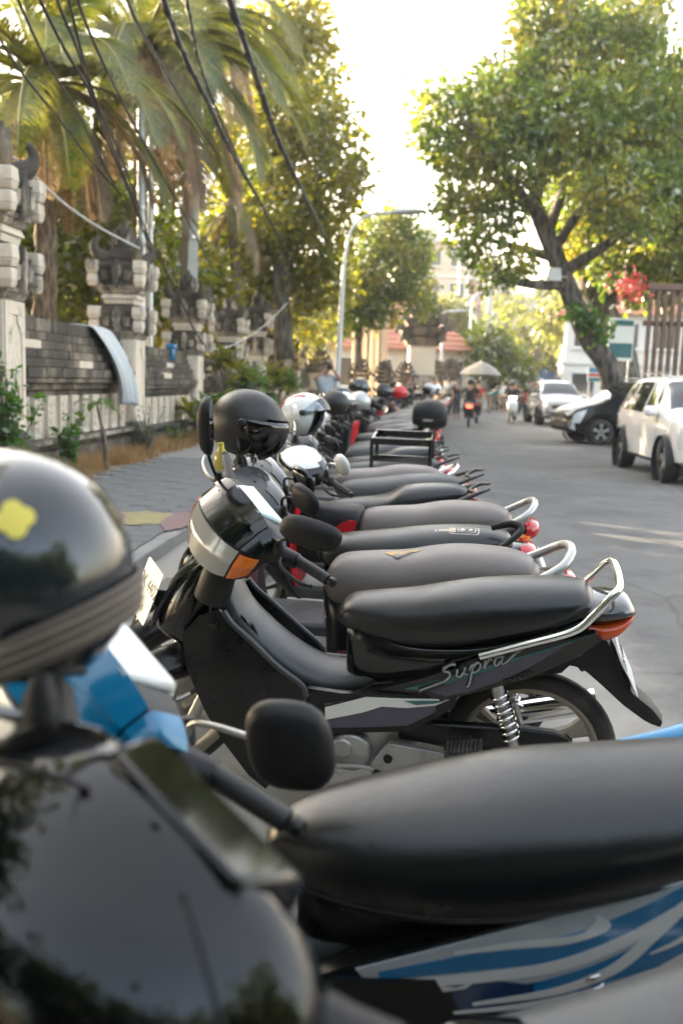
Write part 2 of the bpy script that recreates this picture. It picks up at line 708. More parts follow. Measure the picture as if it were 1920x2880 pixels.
def strip(name, t0, t1, Y0, Y1, z, mat, n=40, z1=None):
    v, f = [], []
    for i in range(n + 1):
        Y = lerp(Y0, Y1, i / n)
        v += [rp(t0, Y, z), rp(t1, Y, z if z1 is None else z1)]
    f = [(2 * i, 2 * i + 1, 2 * i + 3, 2 * i + 2) for i in range(n)]
    return tag(MB().add(v, f).build(name, M[mat], smooth=None), kind='structure')

tag(MB().add([(-900, -60, -.01), (900, -60, -.01), (900, 1500, -.01), (-900, 1500, -.01)], [(0, 1, 2, 3)]).build('ground', M['earth'], smooth=None), kind='structure')
strip('road', -1.90, 40, -12, 140, 0, 'asphalt')
KZ = .10
strip('sidewalk', -4.05, -2.02, -10, 60, KZ, 'paving_bed')
strip('verge', -4.85, -4.05, -10, 60, KZ - .004, 'earth')
kerb = empty('kerb')
tag(kerb, kind='structure')
proto_k = None
for i in range(46):
    Y0 = -2 + i * .8
    if proto_k is None:
        proto_k = MB().box(-.06, .06, 0, .785, -.05, KZ + .01).build('kerb_stone', M['kerb_stone'], kerb, bev=.012, smooth=None)
        o = proto_k
    else:
        o = proto_k.copy()
        col.objects.link(o)
    o.location = rp(-1.96, Y0, random.uniform(-.006, .004))
    o.rotation_euler.z = -RS + random.uniform(-.01, .01)
side = empty('sidewalk_paving')
tag(side, kind='structure')
proto_p = None
for j in range(46):
    for i in range(4):
        Y0 = 3.6 + j * .25
        t0 = -4.03 + i * .50 + (.25 if j % 2 else 0)
        if proto_p is None:
            proto_p = MB().box(0, .492, 0, .242, 0, .045).build('paver', M['paver'], side, bev=.006, smooth=None)
            o = proto_p
        else:
            o = proto_p.copy()
            col.objects.link(o)
        if t0 + .5 > -2.0:
            o.scale.x = (-2.03 - t0) / .492
        o.location = rp(t0, Y0, KZ - .030 + random.uniform(-.003, .003))
        o.rotation_euler.z = -RS
# painted band across the paving
def blob(name, c, rx, ry, z, mat, n=26, seed=0):
    r_ = random.Random(seed)
    pts = []
    for i in range(n):
        a = 2 * PI * i / n
        k = r_.uniform(.85, 1.1)
        pts.append((c[0] + rx * k * math.cos(a), c[1] + ry * k * math.sin(a), z))
    return MB().add(pts, [tuple(range(n))]).build(name, M[mat], smooth=None)
b1 = blob('yellow_paint', on_z(400, 1462, KZ), .34, .42, KZ + .021, 'sidewalk_paint_yellow', seed=3)
b2 = blob('red_paint', on_z(505, 1470, KZ), .16, .55, KZ + .0225, 'sidewalk_paint_red', seed=5)
b3 = blob('red_paint', on_z(285, 1462, KZ), .22, .40, KZ + .0225, 'sidewalk_paint_red', seed=8)
for b in (b1, b2, b3):
    tag(b, kind='structure')

# ------------------------------------------------------------------ hill behind the town
def hill():
    v, f = [], []
    nx, ny = 60, 10
    for j in range(ny + 1):
        for i in range(nx + 1):
            x = lerp(-300, 700, i / nx)
            y = lerp(650, 1100, j / ny)
            s = math.sin(PI * min(1, j / ny * .9))
            base = 88 - .00035 * (x - 180) ** 2 + 14 * noise.noise((x * .006, 3.1, 0)) + 20 * noise.noise((x * .014, y * .01, 1.0))
            v.append((x, y, -2 + max(0, base) * s))
    for j in range(ny):
        for i in range(nx):
            a = j * (nx + 1) + i
            f.append((a, a + 1, a + nx + 2, a + nx + 1))
    return MB().add(v, f).build('hill', ground_material('hill_green', (.05, .065, .035), (.14, .13, .09), .03, .1), smooth=180)
tag(hill(), kind='structure')
# ------------------------------------------------------------------ temple wall along the left side
WT = -4.66                                   # lateral position of the wall face
WA = -math.atan(RS)                          # rotation that lines the wall up with the road

def frustum(mb, z0, z1, w0, w1, d0=None, d1=None, c=(0, 0)):
    d0 = w0 if d0 is None else d0
    d1 = w1 if d1 is None else d1
    mb.add([(c[0] - w0, c[1] - d0, z0), (c[0] + w0, c[1] - d0, z0), (c[0] + w0, c[1] + d0, z0), (c[0] - w0, c[1] + d0, z0),
            (c[0] - w1, c[1] - d1, z1), (c[0] + w1, c[1] - d1, z1), (c[0] + w1, c[1] + d1, z1), (c[0] - w1, c[1] + d1, z1)],
           [(0, 3, 2, 1), (4, 5, 6, 7), (0, 1, 5, 4), (1, 2, 6, 5), (2, 3, 7, 6), (3, 0, 4, 7)])
    return mb

def make_pillar(label):
    root = empty('gate_pillar')
    tag(root, label, 'pillar', 'carved stone pillars of the temple wall')
    def part(name, mb, mat='stone', bev=.012):
        return mb.build(name, M[mat], root, bev=bev, smooth=None)
    part('base', frustum(frustum(MB(), 0, .34, .56, .54), .343, .50, .50, .47), 'stone_dark')
    part('base_moulding', frustum(frustum(MB(), .50, .58, .45, .42), .583, .66, .40, .37), 'stone_mid')
    part('shaft', frustum(MB(), .66, 2.08, .335, .335), 'stone')
    for a in range(4):
        rot = Matrix.Rotation(a * PI / 2, 4, 'Z')
        # raised frame with clipped corners on each face
        for (x0, x1, z0, z1) in ((-.335, -.245, .67, 2.07), (.245, .335, .67, 2.07), (-.244, .244, 1.93, 2.07), (-.244, .244, .67, .80)):
            part('panel_frame', MB().box(x0, x1, -.365, -.336, z0, z1).xf(rot), 'stone', .004)
        for s in (1, -1):
            part('panel_corner', MB().prism([(s * .243, 1.928), (s * .243, 1.74), (s * .20, 1.74), (s * .17, 1.80), (s * .11, 1.83), (s * .09, 1.928)], -.362, -.337, 'xz').xf(rot), 'stone', .004)
    # two tiers of cornice with stacked corner blocks
    for z, w, k, mt in ((2.08, .36, 1.0, 'stone_mid'), (2.84, .38, 1.12, 'stone_mid')):
        part('cornice', frustum(frustum(frustum(MB(), z, z + .07, w, w + .05), z + .07, z + .13, w + .07, w + .09), z + .13, z + .22, w + .02, w + .02), mt)
        part('cornice', frustum(frustum(MB(), z + .223, z + .36, w + .06, w + .10), z + .363, z + .45, w + .05, w + .12), 'stone_dark')
        part('cornice', frustum(frustum(MB(), z + .453, z + .52, w + .08, w + .02), z + .523, z + .58, w - .02, w - .06), 'stone_dark')
        for sx in (1, -1):
            for sy in (1, -1):
                c = (sx * (w + .10), sy * (w + .10))
                for zz, h, ww in ((z + .10, .20, .105), (z + .31, .22, .125)):
                    b = MB()
                    frustum(b, zz, zz + h * .35, ww * .72, ww, c=c)
                    frustum(b, zz + h * .352, zz + h, ww, ww * .90, c=c)
                    part('corner_block', b, 'stone_block', .015)
        for a in range(4):
            rot = Matrix.Rotation(a * PI / 2, 4, 'Z')
            # hanging leaf shaped medallion and small side blocks
            part('medallion', MB().prism([(-.075 * k, z + .46), (-.095 * k, z + .34), (-.06 * k, z + .27), (-.07 * k, z + .20), (0, z + .06), (.07 * k, z + .20), (.06 * k, z + .27), (.095 * k, z + .34), (.075 * k, z + .46), (0, z + .56)], -(w + .175), -(w + .05), 'xz').xf(rot), 'stone_mid', .02)
            for s in (1, -1):
                part('side_block', frustum(MB(), z + .20, z + .36, .06, .075, .05, .06, (s * .22 * k, -(w + .11))).xf(rot), 'stone_mid', .012)
    part('neck', frustum(frustum(MB(), 2.665, 2.75, .31, .33), 2.753, 2.838, .37, .33), 'stone')
    # crown: upturned horns and a bulb
    part('roof', frustum(frustum(MB(), 3.423, 3.50, .36, .30), 3.503, 3.60, .26, .20), 'stone_dark')
    for sx in (1, -1):
        for sy in (1, -1):
            h = MB()
            d = Vector((sx, sy, 0)).normalized()
            pts = [d * .30 + Vector((0, 0, 3.43)), d * .46 + Vector((0, 0, 3.44)), d * .60 + Vector((0, 0, 3.50)), d * .66 + Vector((0, 0, 3.60)), d * .62 + Vector((0, 0, 3.70)), d * .55 + Vector((0, 0, 3.72))]
            h.tube(catmull(pts, 4), [.10, .12, .11, .085, .06, .035], 10)
            part('horn', h, 'stone_dark', 0)
    b = MB().lathe([(.001, 3.58), (.20, 3.60), (.21, 3.66), (.15, 3.69), (.16, 3.74), (.19, 3.82), (.17, 3.90), (.11, 3.96), (.06, 4.0), (.03, 4.08), (.001, 4.10)], (0, 0, 0), 'z', 18)
    part('bulb', b, 'stone_dark', 0)
    for a in range(4):
        rot = Matrix.Rotation(a * PI / 2 + PI / 4, 4, 'Z')
        part('bulb_petal', MB().prism([(-.06, 3.66), (-.08, 3.78), (0, 3.93), (.08, 3.78), (.06, 3.66)], -.235, -.17, 'xz').xf(rot), 'stone_mid', .012)
    return root

PILLAR_Y = [10.75, 15.75, 20.35, 25.0, 29.6, 34.3, 39.0, 44.0]
pl_labels = ['tall carved stone pillar at the left edge of the picture', 'carved pillar right beside the draped grey cloth', 'third carved pillar from the left, behind the leafy bush', 'fourth carved pillar from the left in the temple wall',
             'fifth carved pillar from the left in the temple wall', 'sixth carved pillar from the left, near the photographer', 'seventh carved pillar from the left in the temple wall', 'farthest carved pillar of the temple wall']
pil0 = make_pillar(pl_labels[0])
for i, Y in enumerate(PILLAR_Y):
    o = pil0 if i == 0 else copy_tree(pil0)
    p = rp(WT - .12, Y, .0)
    o.location = p
    o.rotation_euler.z = WA
    s = [1.07, .965, .90, .88, 1.02, .86, .86, .86][i]
    o.scale = (.80, .80, s)
    o['label'] = pl_labels[i]

def make_wall(L, label):
    """one bay of wall, local x towards the road, local y along it"""
    root = empty('temple_wall')
    tag(root, label, 'wall', 'bays of the temple wall')
    def part(name, mb, mat='stone_mid', bev=.01, share=None):
        return mb.build(name, M[mat], root, bev=bev, smooth=None)
    h = L / 2
    part('plinth', MB().box(-.30, .17, -h, h, 0, .42).box(-.30, .10, -h, h, .423, .50), 'stone_dark', .015)
    part('ledge', MB().box(-.30, .22, -h, h, .503, .575), 'stone_mid', .015)
    part('wall_core', MB().box(-.26, -.04, -h, h, .577, 1.55), 'stone_mid', 0)
    n = max(1, round(L / .42))
    proto = None
    for i in range(n):
        y = -h + (i + .5) * L / n
        if proto is None:
            f = MB().box(-.045, .075, -.135, .135, .58, 1.12)
            f.box(.076, .090, -.135, -.10, .58, 1.12).box(.076, .090, .10, .135, .58, 1.12).box(.076, .090, -.099, .099, 1.08, 1.12).box(.076, .090, -.099, .099, .58, .62)
            # carved leaf inside the frame
            for s in (1, -1):
                for zz in (.70, .80, .90, 1.0):
                    f.tube([(.078, 0, zz - .05), (.085, s * .045, zz), (.078, s * .075, zz + .035)], .011, 5)
            f.tube([(.080, 0, .64), (.084, 0, 1.06)], .012, 5)
            proto = part('carved_panel', f, 'stone', .006)
            proto.location.y = y
        else:
            c = proto.copy()
            col.objects.link(c)
            c.location.y = y
    part('cornice', MB().box(-.26, .06, -h, h, 1.123, 1.20).box(-.26, .13, -h, h, 1.203, 1.29).box(-.26, .21, -h, h, 1.293, 1.36), 'stone_dark', .012)
    # stepped capping of separate stones
    lay = [(.24, 1.363, .125), (.175, 1.49, .11), (.125, 1.603, .11), (.075, 1.716, .11), (.03, 1.829, .11), (-.005, 1.942, .17)]
    for q, (x1, z, hh) in enumerate(lay):
        m = max(2, int(L / .52))
        off = .26 if q % 2 else 0
        ys = [-h] + [(-h + off + k * L / m) for k in range(1 if off == 0 else 0, m + 1) if -h + .08 < -h + off + k * L / m < h - .08] + [h]
        for k in range(len(ys) - 1):
            j = random.uniform(-.010, .010)
            part('capping_stone', MB().box(-.30 + q * .01, x1 + j, ys[k] + .003, ys[k + 1] - .003, z, z + hh - .004), 'stone_dark' if random.random() < .95 else 'stone_block', .010)
    return root

wall_labels = ['temple wall bay of carved panels under the grey cloth', 'short temple wall bay between the second and third pillars', 'temple wall bay behind the leafy bushes', 'temple wall bay left of the photographer',
               'temple wall bay behind the photographer', 'temple wall bay beyond the photographer', 'last temple wall bay at the far end']
wall_labels = ['temple wall bay that runs out of the picture at the far left'] + wall_labels
for i in range(len(PILLAR_Y)):
    Y1 = PILLAR_Y[i]
    Y0 = PILLAR_Y[i - 1] if i else Y1 - 4.6
    w = make_wall(Y1 - Y0 - .66, wall_labels[i])
    w.location = rp(WT - .05, (Y0 + Y1) / 2)
    w.rotation_euler.z = WA
    if i >= 2:
        w.scale.z = .92
# wall goes on beside and behind the camera
for i, (ya, yb_) in enumerate(((-2.6, 1.4), (2.3, 5.8))):
    pass

S('cloth_pale', (.48, .49, .49), .85, dirt=.12)
# grey cloth thrown over the wall
def cloth():
    v, f = [], []
    nu, nv = 26, 40
    for i in range(nu + 1):
        a = i / nu
        for j in range(nv + 1):
            s = j / nv
            fold = .06 * math.sin(a * 19 + s * 3) * (.25 + s) + .02 * math.sin(a * 43 + 1.3 + s * 4)
            if s < .18:
                q = s / .18
                x, z = lerp(-.28, .03, q), 2.135 - .01 * q
            else:
                q = (s - .18) / .82
                x, z = .05 + .30 * math.sin(q * 1.9) + .04 * q, 2.12 - 1.12 * q ** 1.15
            y = lerp(-.60, .30, a) + .45 * (s ** 1.2) + (a - .5) * -.35 * s
            z += -.10 * abs(a - .4) * s
            v.append((x + fold * (.3 + .7 * s), y, z + .01 * math.sin(a * 30)))
    for i in range(nu):
        for j in range(nv):
            q = i * (nv + 1) + j
            f.append((q, q + nv + 1, q + nv + 2, q + 1))
    o = MB().add(v, f).build('draped_cloth', M['cloth_pale'], smooth=180)
    so = o.modifiers.new('t', 'SOLIDIFY')
    so.thickness = .008
    return o
c_ = cloth()
c_.location = rp(WT - .05, 14.3)
c_.rotation_euler.z = WA
tag(c_, 'light grey cloth draped over the stepped wall top', 'cloth')
bl = MB()
bl.box(-.10, .10, -.16, .16, 0, .10)
bl.box(-.02, .08, -.15, -.05, -.22, .02)
b_ = bl.build('rag', M['paint_blue'], None, bev=.03)
b_.location = rp(WT - .05, 18.7, 1.95)
tag(b_, 'small blue rag lying on the wall top before the third pillar', 'rag')
tp = MB()
tp.loft([[(-1.0, -.9, .0), (-1.0, 0, .45), (-1.0, .9, .0), (-1.0, 0, -.05)], [(0, -1.0, .05), (0, 0, .62), (0, 1.0, .05), (0, 0, 0)], [(1.0, -.9, .0), (1.0, 0, .45), (1.0, .9, .0), (1.0, 0, -.05)]])
for sx in (-1, 1):
    for sy in (-1, 1):
        tp.tube([(sx * .9, sy * .8, .02), (sx * .9, sy * .8, -2.3)], .03, 6)
t_ = tp.build('awning', mat_simple('tarp', (.16, .17, .15), .8, dirt=.2), None, bev=.03)
t_.location = (-7.1, 17.5, 2.3)
tag(t_, 'grey green awning peeking over the wall beside the left pillar', 'awning')
# ------------------------------------------------------------------ vegetation
def leaf_material(name, stops, trans, tmix=.45, scale=1.2, gloss=.10):
    m, n, l, p = mat_new(name)
    n.remove(p)
    out = n['Material Output']
    geo = n.new('ShaderNodeNewGeometry')
    t = noise_node(n, l, scale, 4, .6, geo.outputs['Position'])
    w = noise_node(n, l, scale * 14, 2, .5, geo.outputs['Position'])
    md = n.new('ShaderNodeMath')
    md.operation = 'MULTIPLY_ADD'
    l.new(w.outputs['Fac'], md.inputs[0])
    md.inputs[1].default_value = .7
    mh = n.new('ShaderNodeMath')
    mh.operation = 'MULTIPLY'
    l.new(t.outputs['Fac'], mh.inputs[0])
    mh.inputs[1].default_value = .6
    l.new(mh.outputs[0], md.inputs[2])
    r = ramp(n, stops)
    l.new(md.outputs[0], r.inputs[0])
    d = n.new('ShaderNodeBsdfDiffuse')
    l.new(r.outputs[0], d.inputs[0])
    tr = n.new('ShaderNodeBsdfTranslucent')
    rt = ramp(n, [(s[0], tuple(min(1, c * k) for c, k in zip(s[1], trans))) for s in stops])
    l.new(md.outputs[0], rt.inputs[0])
    l.new(rt.outputs[0], tr.inputs[0])
    mx = n.new('ShaderNodeMixShader')
    mx.inputs[0].default_value = tmix
    l.new(d.outputs[0], mx.inputs[1])
    l.new(tr.outputs[0], mx.inputs[2])
    gl = n.new('ShaderNodeBsdfGlossy')
    gl.inputs['Roughness'].default_value = .55
    fr = n.new('ShaderNodeFresnel')
    fr.inputs[0].default_value = 1.4
    mm = n.new('ShaderNodeMath')
    mm.operation = 'MULTIPLY'
    mm.inputs[1].default_value = gloss * 3
    l.new(fr.outputs[0], mm.inputs[0])
    m2 = n.new('ShaderNodeMixShader')
    l.new(mm.outputs[0], m2.inputs[0])
    l.new(mx.outputs[0], m2.inputs[1])
    l.new(gl.outputs[0], m2.inputs[2])
    l.new(m2.outputs[0], out.inputs[0])
    return m

M['leaf_almond'] = leaf_material('leaf_almond', [(.30, (.020, .050, .016)), (.58, (.055, .115, .026)), (.74, (.12, .17, .028)), (.86, (.26, .21, .03))], (2.1, 2.3, 1.0), .5)
M['leaf_olive'] = leaf_material('leaf_olive', [(.32, (.022, .042, .014)), (.52, (.062, .105, .030)), (.66, (.13, .175, .040)), (.80, (.36, .27, .04))], (2.0, 2.1, 1.0), .45, .8, .08)
M['leaf_fresh'] = leaf_material('leaf_fresh', [(.30, (.028, .070, .020)), (.60, (.065, .140, .035)), (.80, (.14, .20, .04))], (2.0, 2.2, 1.0), .5)
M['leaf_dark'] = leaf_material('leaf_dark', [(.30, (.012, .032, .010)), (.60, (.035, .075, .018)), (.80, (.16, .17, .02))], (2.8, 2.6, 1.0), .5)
M['leaf_gold_lit'] = leaf_material('leaf_gold_lit', [(.30, (.045, .075, .012)), (.58, (.13, .16, .02)), (.80, (.32, .26, .03))], (2.0, 1.9, .9), .55)  # golden backlight is put into the leaf colour
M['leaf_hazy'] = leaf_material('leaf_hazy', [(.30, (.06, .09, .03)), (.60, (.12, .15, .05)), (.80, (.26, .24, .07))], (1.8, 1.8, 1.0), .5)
M['frond_green'] = leaf_material('frond_green', [(.30, (.030, .055, .014)), (.58, (.075, .105, .022)), (.80, (.20, .18, .03))], (2.0, 2.0, .9), .45, 1.5, .03)
M['frond_dry'] = leaf_material('frond_dry', [(.30, (.11, .078, .052)), (.58, (.22, .165, .112)), (.80, (.36, .285, .20))], (1.3, 1.2, 1.0), .35, 1.5, .02)
M['rachis'] = mat_simple('rachis', (.22, .19, .06), .6)
M['dry_grass'] = leaf_material('dry_grass', [(.30, (.20, .115, .05)), (.58, (.36, .22, .10)), (.80, (.50, .34, .17))], (1.2, 1.1, .9), .3, 2.0, .02)

def bark_material(name, a, b, scale=6):
    m, n, l, p = mat_new(name)
    geo = n.new('ShaderNodeNewGeometry')
    mp = n.new('ShaderNodeMapping')
    mp.inputs['Scale'].default_value = (1, 1, .25)
    l.new(geo.outputs['Position'], mp.inputs['Vector'])
    t = noise_node(n, l, scale, 10, .7, mp.outputs[0])
    v = n.new('ShaderNodeTexVoronoi')
    v.inputs['Scale'].default_value = scale * 1.6
    l.new(mp.outputs[0], v.inputs['Vector'])
    ad = n.new('ShaderNodeMath')
    ad.operation = 'MULTIPLY'
    l.new(t.outputs['Fac'], ad.inputs[0])
    l.new(v.outputs['Distance'], ad.inputs[1])
    r = ramp(n, [(.10, a), (.42, b)])
    l.new(ad.outputs[0], r.inputs[0])
    l.new(r.outputs[0], p.inputs['Base Color'])
    p.inputs['Roughness'].default_value = .95
    bp = n.new('ShaderNodeBump')
    bp.inputs['Strength'].default_value = .9
    bp.inputs['Distance'].default_value = .05
    l.new(ad.outputs[0], bp.inputs['Height'])
    l.new(bp.outputs[0], p.inputs['Normal'])
    return m
M['bark'] = bark_material('bark', (.035, .028, .022), (.17, .145, .12), 5)
M['bark_palm'] = bark_material('bark_palm', (.07, .052, .038), (.26, .20, .15), 9)

def leaves_mesh(name, pos, nrm, size, mat, parent, rg, aspect=.48, fold=.25, droop=.25):
    """one folded leaf per position; nrm is the rough facing of the twig it grows on"""
    N = len(pos)
    d = nrm + rg.normal(0, .75, (N, 3))
    d[:, 2] -= droop
    d /= np.linalg.norm(d, axis=1, keepdims=True) + 1e-9
    a = rg.normal(0, 1, (N, 3))
    side = np.cross(d, a)
    side /= np.linalg.norm(side, axis=1, keepdims=True) + 1e-9
    up = np.cross(side, d)
    s = (size * rg.uniform(.6, 1.25, N))[:, None]
    base = pos
    tip = pos + d * s
    mid = pos + d * s * .55
    l = mid + side * s * aspect * .5 + up * s * fold * .3
    r = mid - side * s * aspect * .5 + up * s * fold * .3
    V = np.stack([base, l, tip, r], 1).reshape(-1, 3)
    i = np.arange(N) * 4
    F = np.concatenate([np.stack([i, i + 1, i + 2], 1), np.stack([i, i + 2, i + 3], 1)])
    return np_mesh(name, V, F, M[mat], parent)

def crown_points(blobs, n_clump, per, clump_r, rg, shell=.55):
    """twig clumps spread through each blob, thinner towards the middle"""
    vol = np.array([b[3] * b[4] * b[5] for b in blobs]) ** (2 / 3)
    cnt = np.maximum(1, (vol / vol.sum() * n_clump).astype(int))
    P, Nn = [], []
    for b, c in zip(blobs, cnt):
        v = rg.normal(0, 1, (c, 3))
        v /= np.linalg.norm(v, axis=1, keepdims=True)
        rad = (shell + (1 - shell) * rg.random(c) ** .6) * rg.choice([1.0, 1.0, .8, 1.12], c)
        cc = np.array(b[:3]) + v * rad[:, None] * np.array(b[3:6])
        off = rg.normal(0, clump_r, (c, per, 3))
        P.append((cc[:, None] + off).reshape(-1, 3))
        o = off / (np.linalg.norm(off, axis=2, keepdims=True) + 1e-9)
        Nn.append((o + v[:, None] * .5).reshape(-1, 3))
    return np.concatenate(P), np.concatenate(Nn)

def tree(name, label, trunk, r0, r1, branches, blobs, n_clump, per, clump_r, leaf, mat, seed, group=None, aspect=.5, bark='bark', shell=.55):
    root = empty(name, trunk[0])
    tag(root, label, 'tree', group)
    o = Vector(trunk[0])
    rg = np.random.default_rng(seed)
    tk = MB()
    path = catmull([tuple(Vector(p) - o) for p in trunk], 5)
    tk.tube(path, list(np.linspace(r0 * 1.25, r0, 3)) + list(np.linspace(r0, r1, 6)), 14)
    t_ = tk.build('trunk', M[bark], root, smooth=180)
    for br in branches:
        q = MB()
        pts = [Vector(p) - o for p in br[0]]
        q.tube(catmull([tuple(p) for p in pts], 4), list(np.linspace(br[1], br[2], 6)), 9)
        q.build('limb', M[bark], t_, smooth=180)
    P, Nn = crown_points([(b[0] - o.x, b[1] - o.y, b[2] - o.z, b[3], b[4], b[5]) for b in blobs], n_clump, per, clump_r, rg, shell)
    leaves_mesh('crown', P, Nn, leaf, mat, root, rg, aspect)
    return root

# --- big leaning tree on the right
def W(u, v, Y):
    p = on_y(u, v, Y)
    return (p.x, p.y, p.z)
TY = 26.5
b0 = on_y(1745, 1075, TY)
trunk_r = [(b0.x + .25, TY + .2, -.3), W(1722, 1060, TY), W(1655, 950, TY), W(1605, 830, TY), W(1562, 720, TY), W(1520, 620, TY), W(1500, 560, TY)]
br = [([W(1500, 570, TY), W(1535, 440, TY + .5), W(1545, 300, TY + .6), W(1540, 150, TY + .4)], .20, .04),
      ([W(1510, 600, TY), W(1430, 500, TY - 1), W(1360, 420, TY - 1.5), W(1300, 330, TY - 2)], .15, .04),
      ([W(1600, 800, TY), W(1500, 800, TY - .6), W(1420, 780, TY - 1.2), W(1380, 735, TY - 1.6)], .16, .05),
      ([W(1575, 730, TY), W(1470, 700, TY + .8), W(1380, 675, TY + 1.3), W(1310, 660, TY + 1.6)], .15, .04),
      ([W(1560, 700, TY), W(1650, 560, TY + .6), W(1740, 430, TY + .8), W(1800, 300, TY + 1)], .15, .04),
      ([W(1590, 760, TY), W(1700, 690, TY - .8), W(1800, 620, TY - 1.4), W(1900, 560, TY - 2)], .18, .05),
      ([W(1540, 660, TY), W(1600, 480, TY + 2), W(1660, 300, TY + 3), W(1700, 120, TY + 3.5)], .16, .04)]
def blob_at(u, v, Y, r, ry=None, rz=None):
    p = on_y(u, v, Y)
    return (p.x, p.y, p.z, r, ry or r, rz or r * .8)
bl_r = [blob_at(1480, 250, TY, 1.9), blob_at(1600, 140, TY, 1.9), blob_at(1720, 130, TY + .5, 1.8), blob_at(1360, 300, TY - 1, 1.4), blob_at(1250, 300, TY - 1.4, 1.0), blob_at(1210, 400, TY - 1.6, .7), blob_at(1330, 430, TY - 1, 1.3),
        blob_at(1450, 420, TY - 1.5, 1.7), blob_at(1600, 350, TY - 1.5, 1.9), blob_at(1750, 330, TY - .8, 2.0), blob_at(1880, 280, TY, 2.0), blob_at(1900, 480, TY - 1.2, 1.8), blob_at(1780, 560, TY - 2.2, 1.7), blob_at(1650, 500, TY + 2, 1.8),
        blob_at(1300, 580, TY + .5, 1.0), blob_at(1400, 590, TY + .2, 1.1), blob_at(1330, 690, TY - .6, .75), blob_at(1440, 740, TY - 1, .75), blob_at(1380, 775, TY - 1.4, .55), blob_at(1760, 40, TY + 1, 1.5), blob_at(1540, 40, TY, 1.3),
        blob_at(1700, 640, TY + 3, 1.6), blob_at(1820, 660, TY + 2, 1.7), blob_at(1900, 640, TY, 1.6), blob_at(1650, 720, TY + 2.5, 1.0), blob_at(1740, 740, TY + 1, 1.0), blob_at(1840, 760, TY + 1.5, 1.0), blob_at(1990, 380, TY + 1, 2.4), blob_at(2000, 600, TY + 1, 2.2)]
tree('leaning_tree', 'large leaning tree with thick dark trunk and broad leaves above the parked cars', trunk_r, .30, .20, br, [(b[0], b[1], b[2], b[3] * .74, b[4] * .74, b[5] * .70) for b in bl_r], 3400, 12, .14, .235, 'leaf_olive', 11, aspect=.6)
# ivy on the trunk
rg = np.random.default_rng(21)
iv = []
for (u, v, rr) in ((1625, 880, .35), (1690, 930, .40), (1655, 900, .25)):
    p = on_y(u, v, TY - .45)
    iv.append(np.array(p) + rg.normal(0, rr * .5, (120, 3)))
iv = np.concatenate(iv)
o = leaves_mesh('creeper_foliage', iv, rg.normal(0, 1, iv.shape), .20, 'leaf_fresh', None, rg, .7)
tag(o, 'green creeper clump growing on the leaning trunk', 'plant', kind='stuff')
# second dark trunk behind it and the tree it carries, running out of the picture
T2 = 31.0
t2 = [W(1745, 1090, T2), W(1735, 980, T2), W(1690, 880, T2), W(1660, 800, T2), W(1640, 700, T2)]
tree('shade_tree', 'darker tree standing behind the leaning tree at the right edge', t2, .55, .28, [([W(1690, 880, T2), W(1760, 800, T2), W(1850, 740, T2)], .22, .06)],
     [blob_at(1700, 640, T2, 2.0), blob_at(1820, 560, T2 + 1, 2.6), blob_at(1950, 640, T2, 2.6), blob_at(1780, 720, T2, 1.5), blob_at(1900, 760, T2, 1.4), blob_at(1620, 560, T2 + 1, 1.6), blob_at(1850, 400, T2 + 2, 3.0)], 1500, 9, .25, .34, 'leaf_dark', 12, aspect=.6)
# --- trees on the left behind the temple wall
LY = 31.0
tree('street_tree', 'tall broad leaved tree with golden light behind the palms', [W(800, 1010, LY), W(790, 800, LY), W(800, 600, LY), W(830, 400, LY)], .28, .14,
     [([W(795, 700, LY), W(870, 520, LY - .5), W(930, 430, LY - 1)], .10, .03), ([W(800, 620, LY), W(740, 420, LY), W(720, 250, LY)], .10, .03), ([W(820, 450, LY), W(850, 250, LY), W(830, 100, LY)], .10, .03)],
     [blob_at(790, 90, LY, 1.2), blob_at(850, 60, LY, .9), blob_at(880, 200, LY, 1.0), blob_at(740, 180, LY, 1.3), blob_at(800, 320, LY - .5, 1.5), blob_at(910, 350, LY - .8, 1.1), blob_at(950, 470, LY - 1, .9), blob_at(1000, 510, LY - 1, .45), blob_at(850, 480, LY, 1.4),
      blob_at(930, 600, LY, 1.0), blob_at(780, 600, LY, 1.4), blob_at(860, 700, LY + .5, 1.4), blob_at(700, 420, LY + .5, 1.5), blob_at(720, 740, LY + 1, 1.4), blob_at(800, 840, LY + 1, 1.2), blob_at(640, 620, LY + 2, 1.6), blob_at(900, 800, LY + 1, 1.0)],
     1750, 10, .17, .27, 'leaf_gold_lit', 13, 'trees behind the temple wall', .62)
BY = 41.0
tree('street_tree', 'small leafy tree with open crown behind the curved street lamp', [W(1005, 1040, BY), W(1010, 950, BY), W(1020, 850, BY), W(1070, 720, BY)], .14, .07,
     [([W(1015, 880, BY), W(1080, 800, BY), W(1140, 740, BY)], .07, .02)],
     [blob_at(1080, 650, BY, 1.1), blob_at(1150, 700, BY, 1.0), blob_at(1020, 720, BY, 1.2), blob_at(1090, 760, BY, 1.4), blob_at(1160, 800, BY, .9), blob_at(1000, 830, BY, 1.2), blob_at(1060, 860, BY, 1.1), blob_at(1190, 850, BY - .5, .5), blob_at(960, 880, BY, 1.2), blob_at(1130, 620, BY, .7)],
     950, 10, .15, .27, 'leaf_olive', 14, 'trees behind the temple wall', .6)
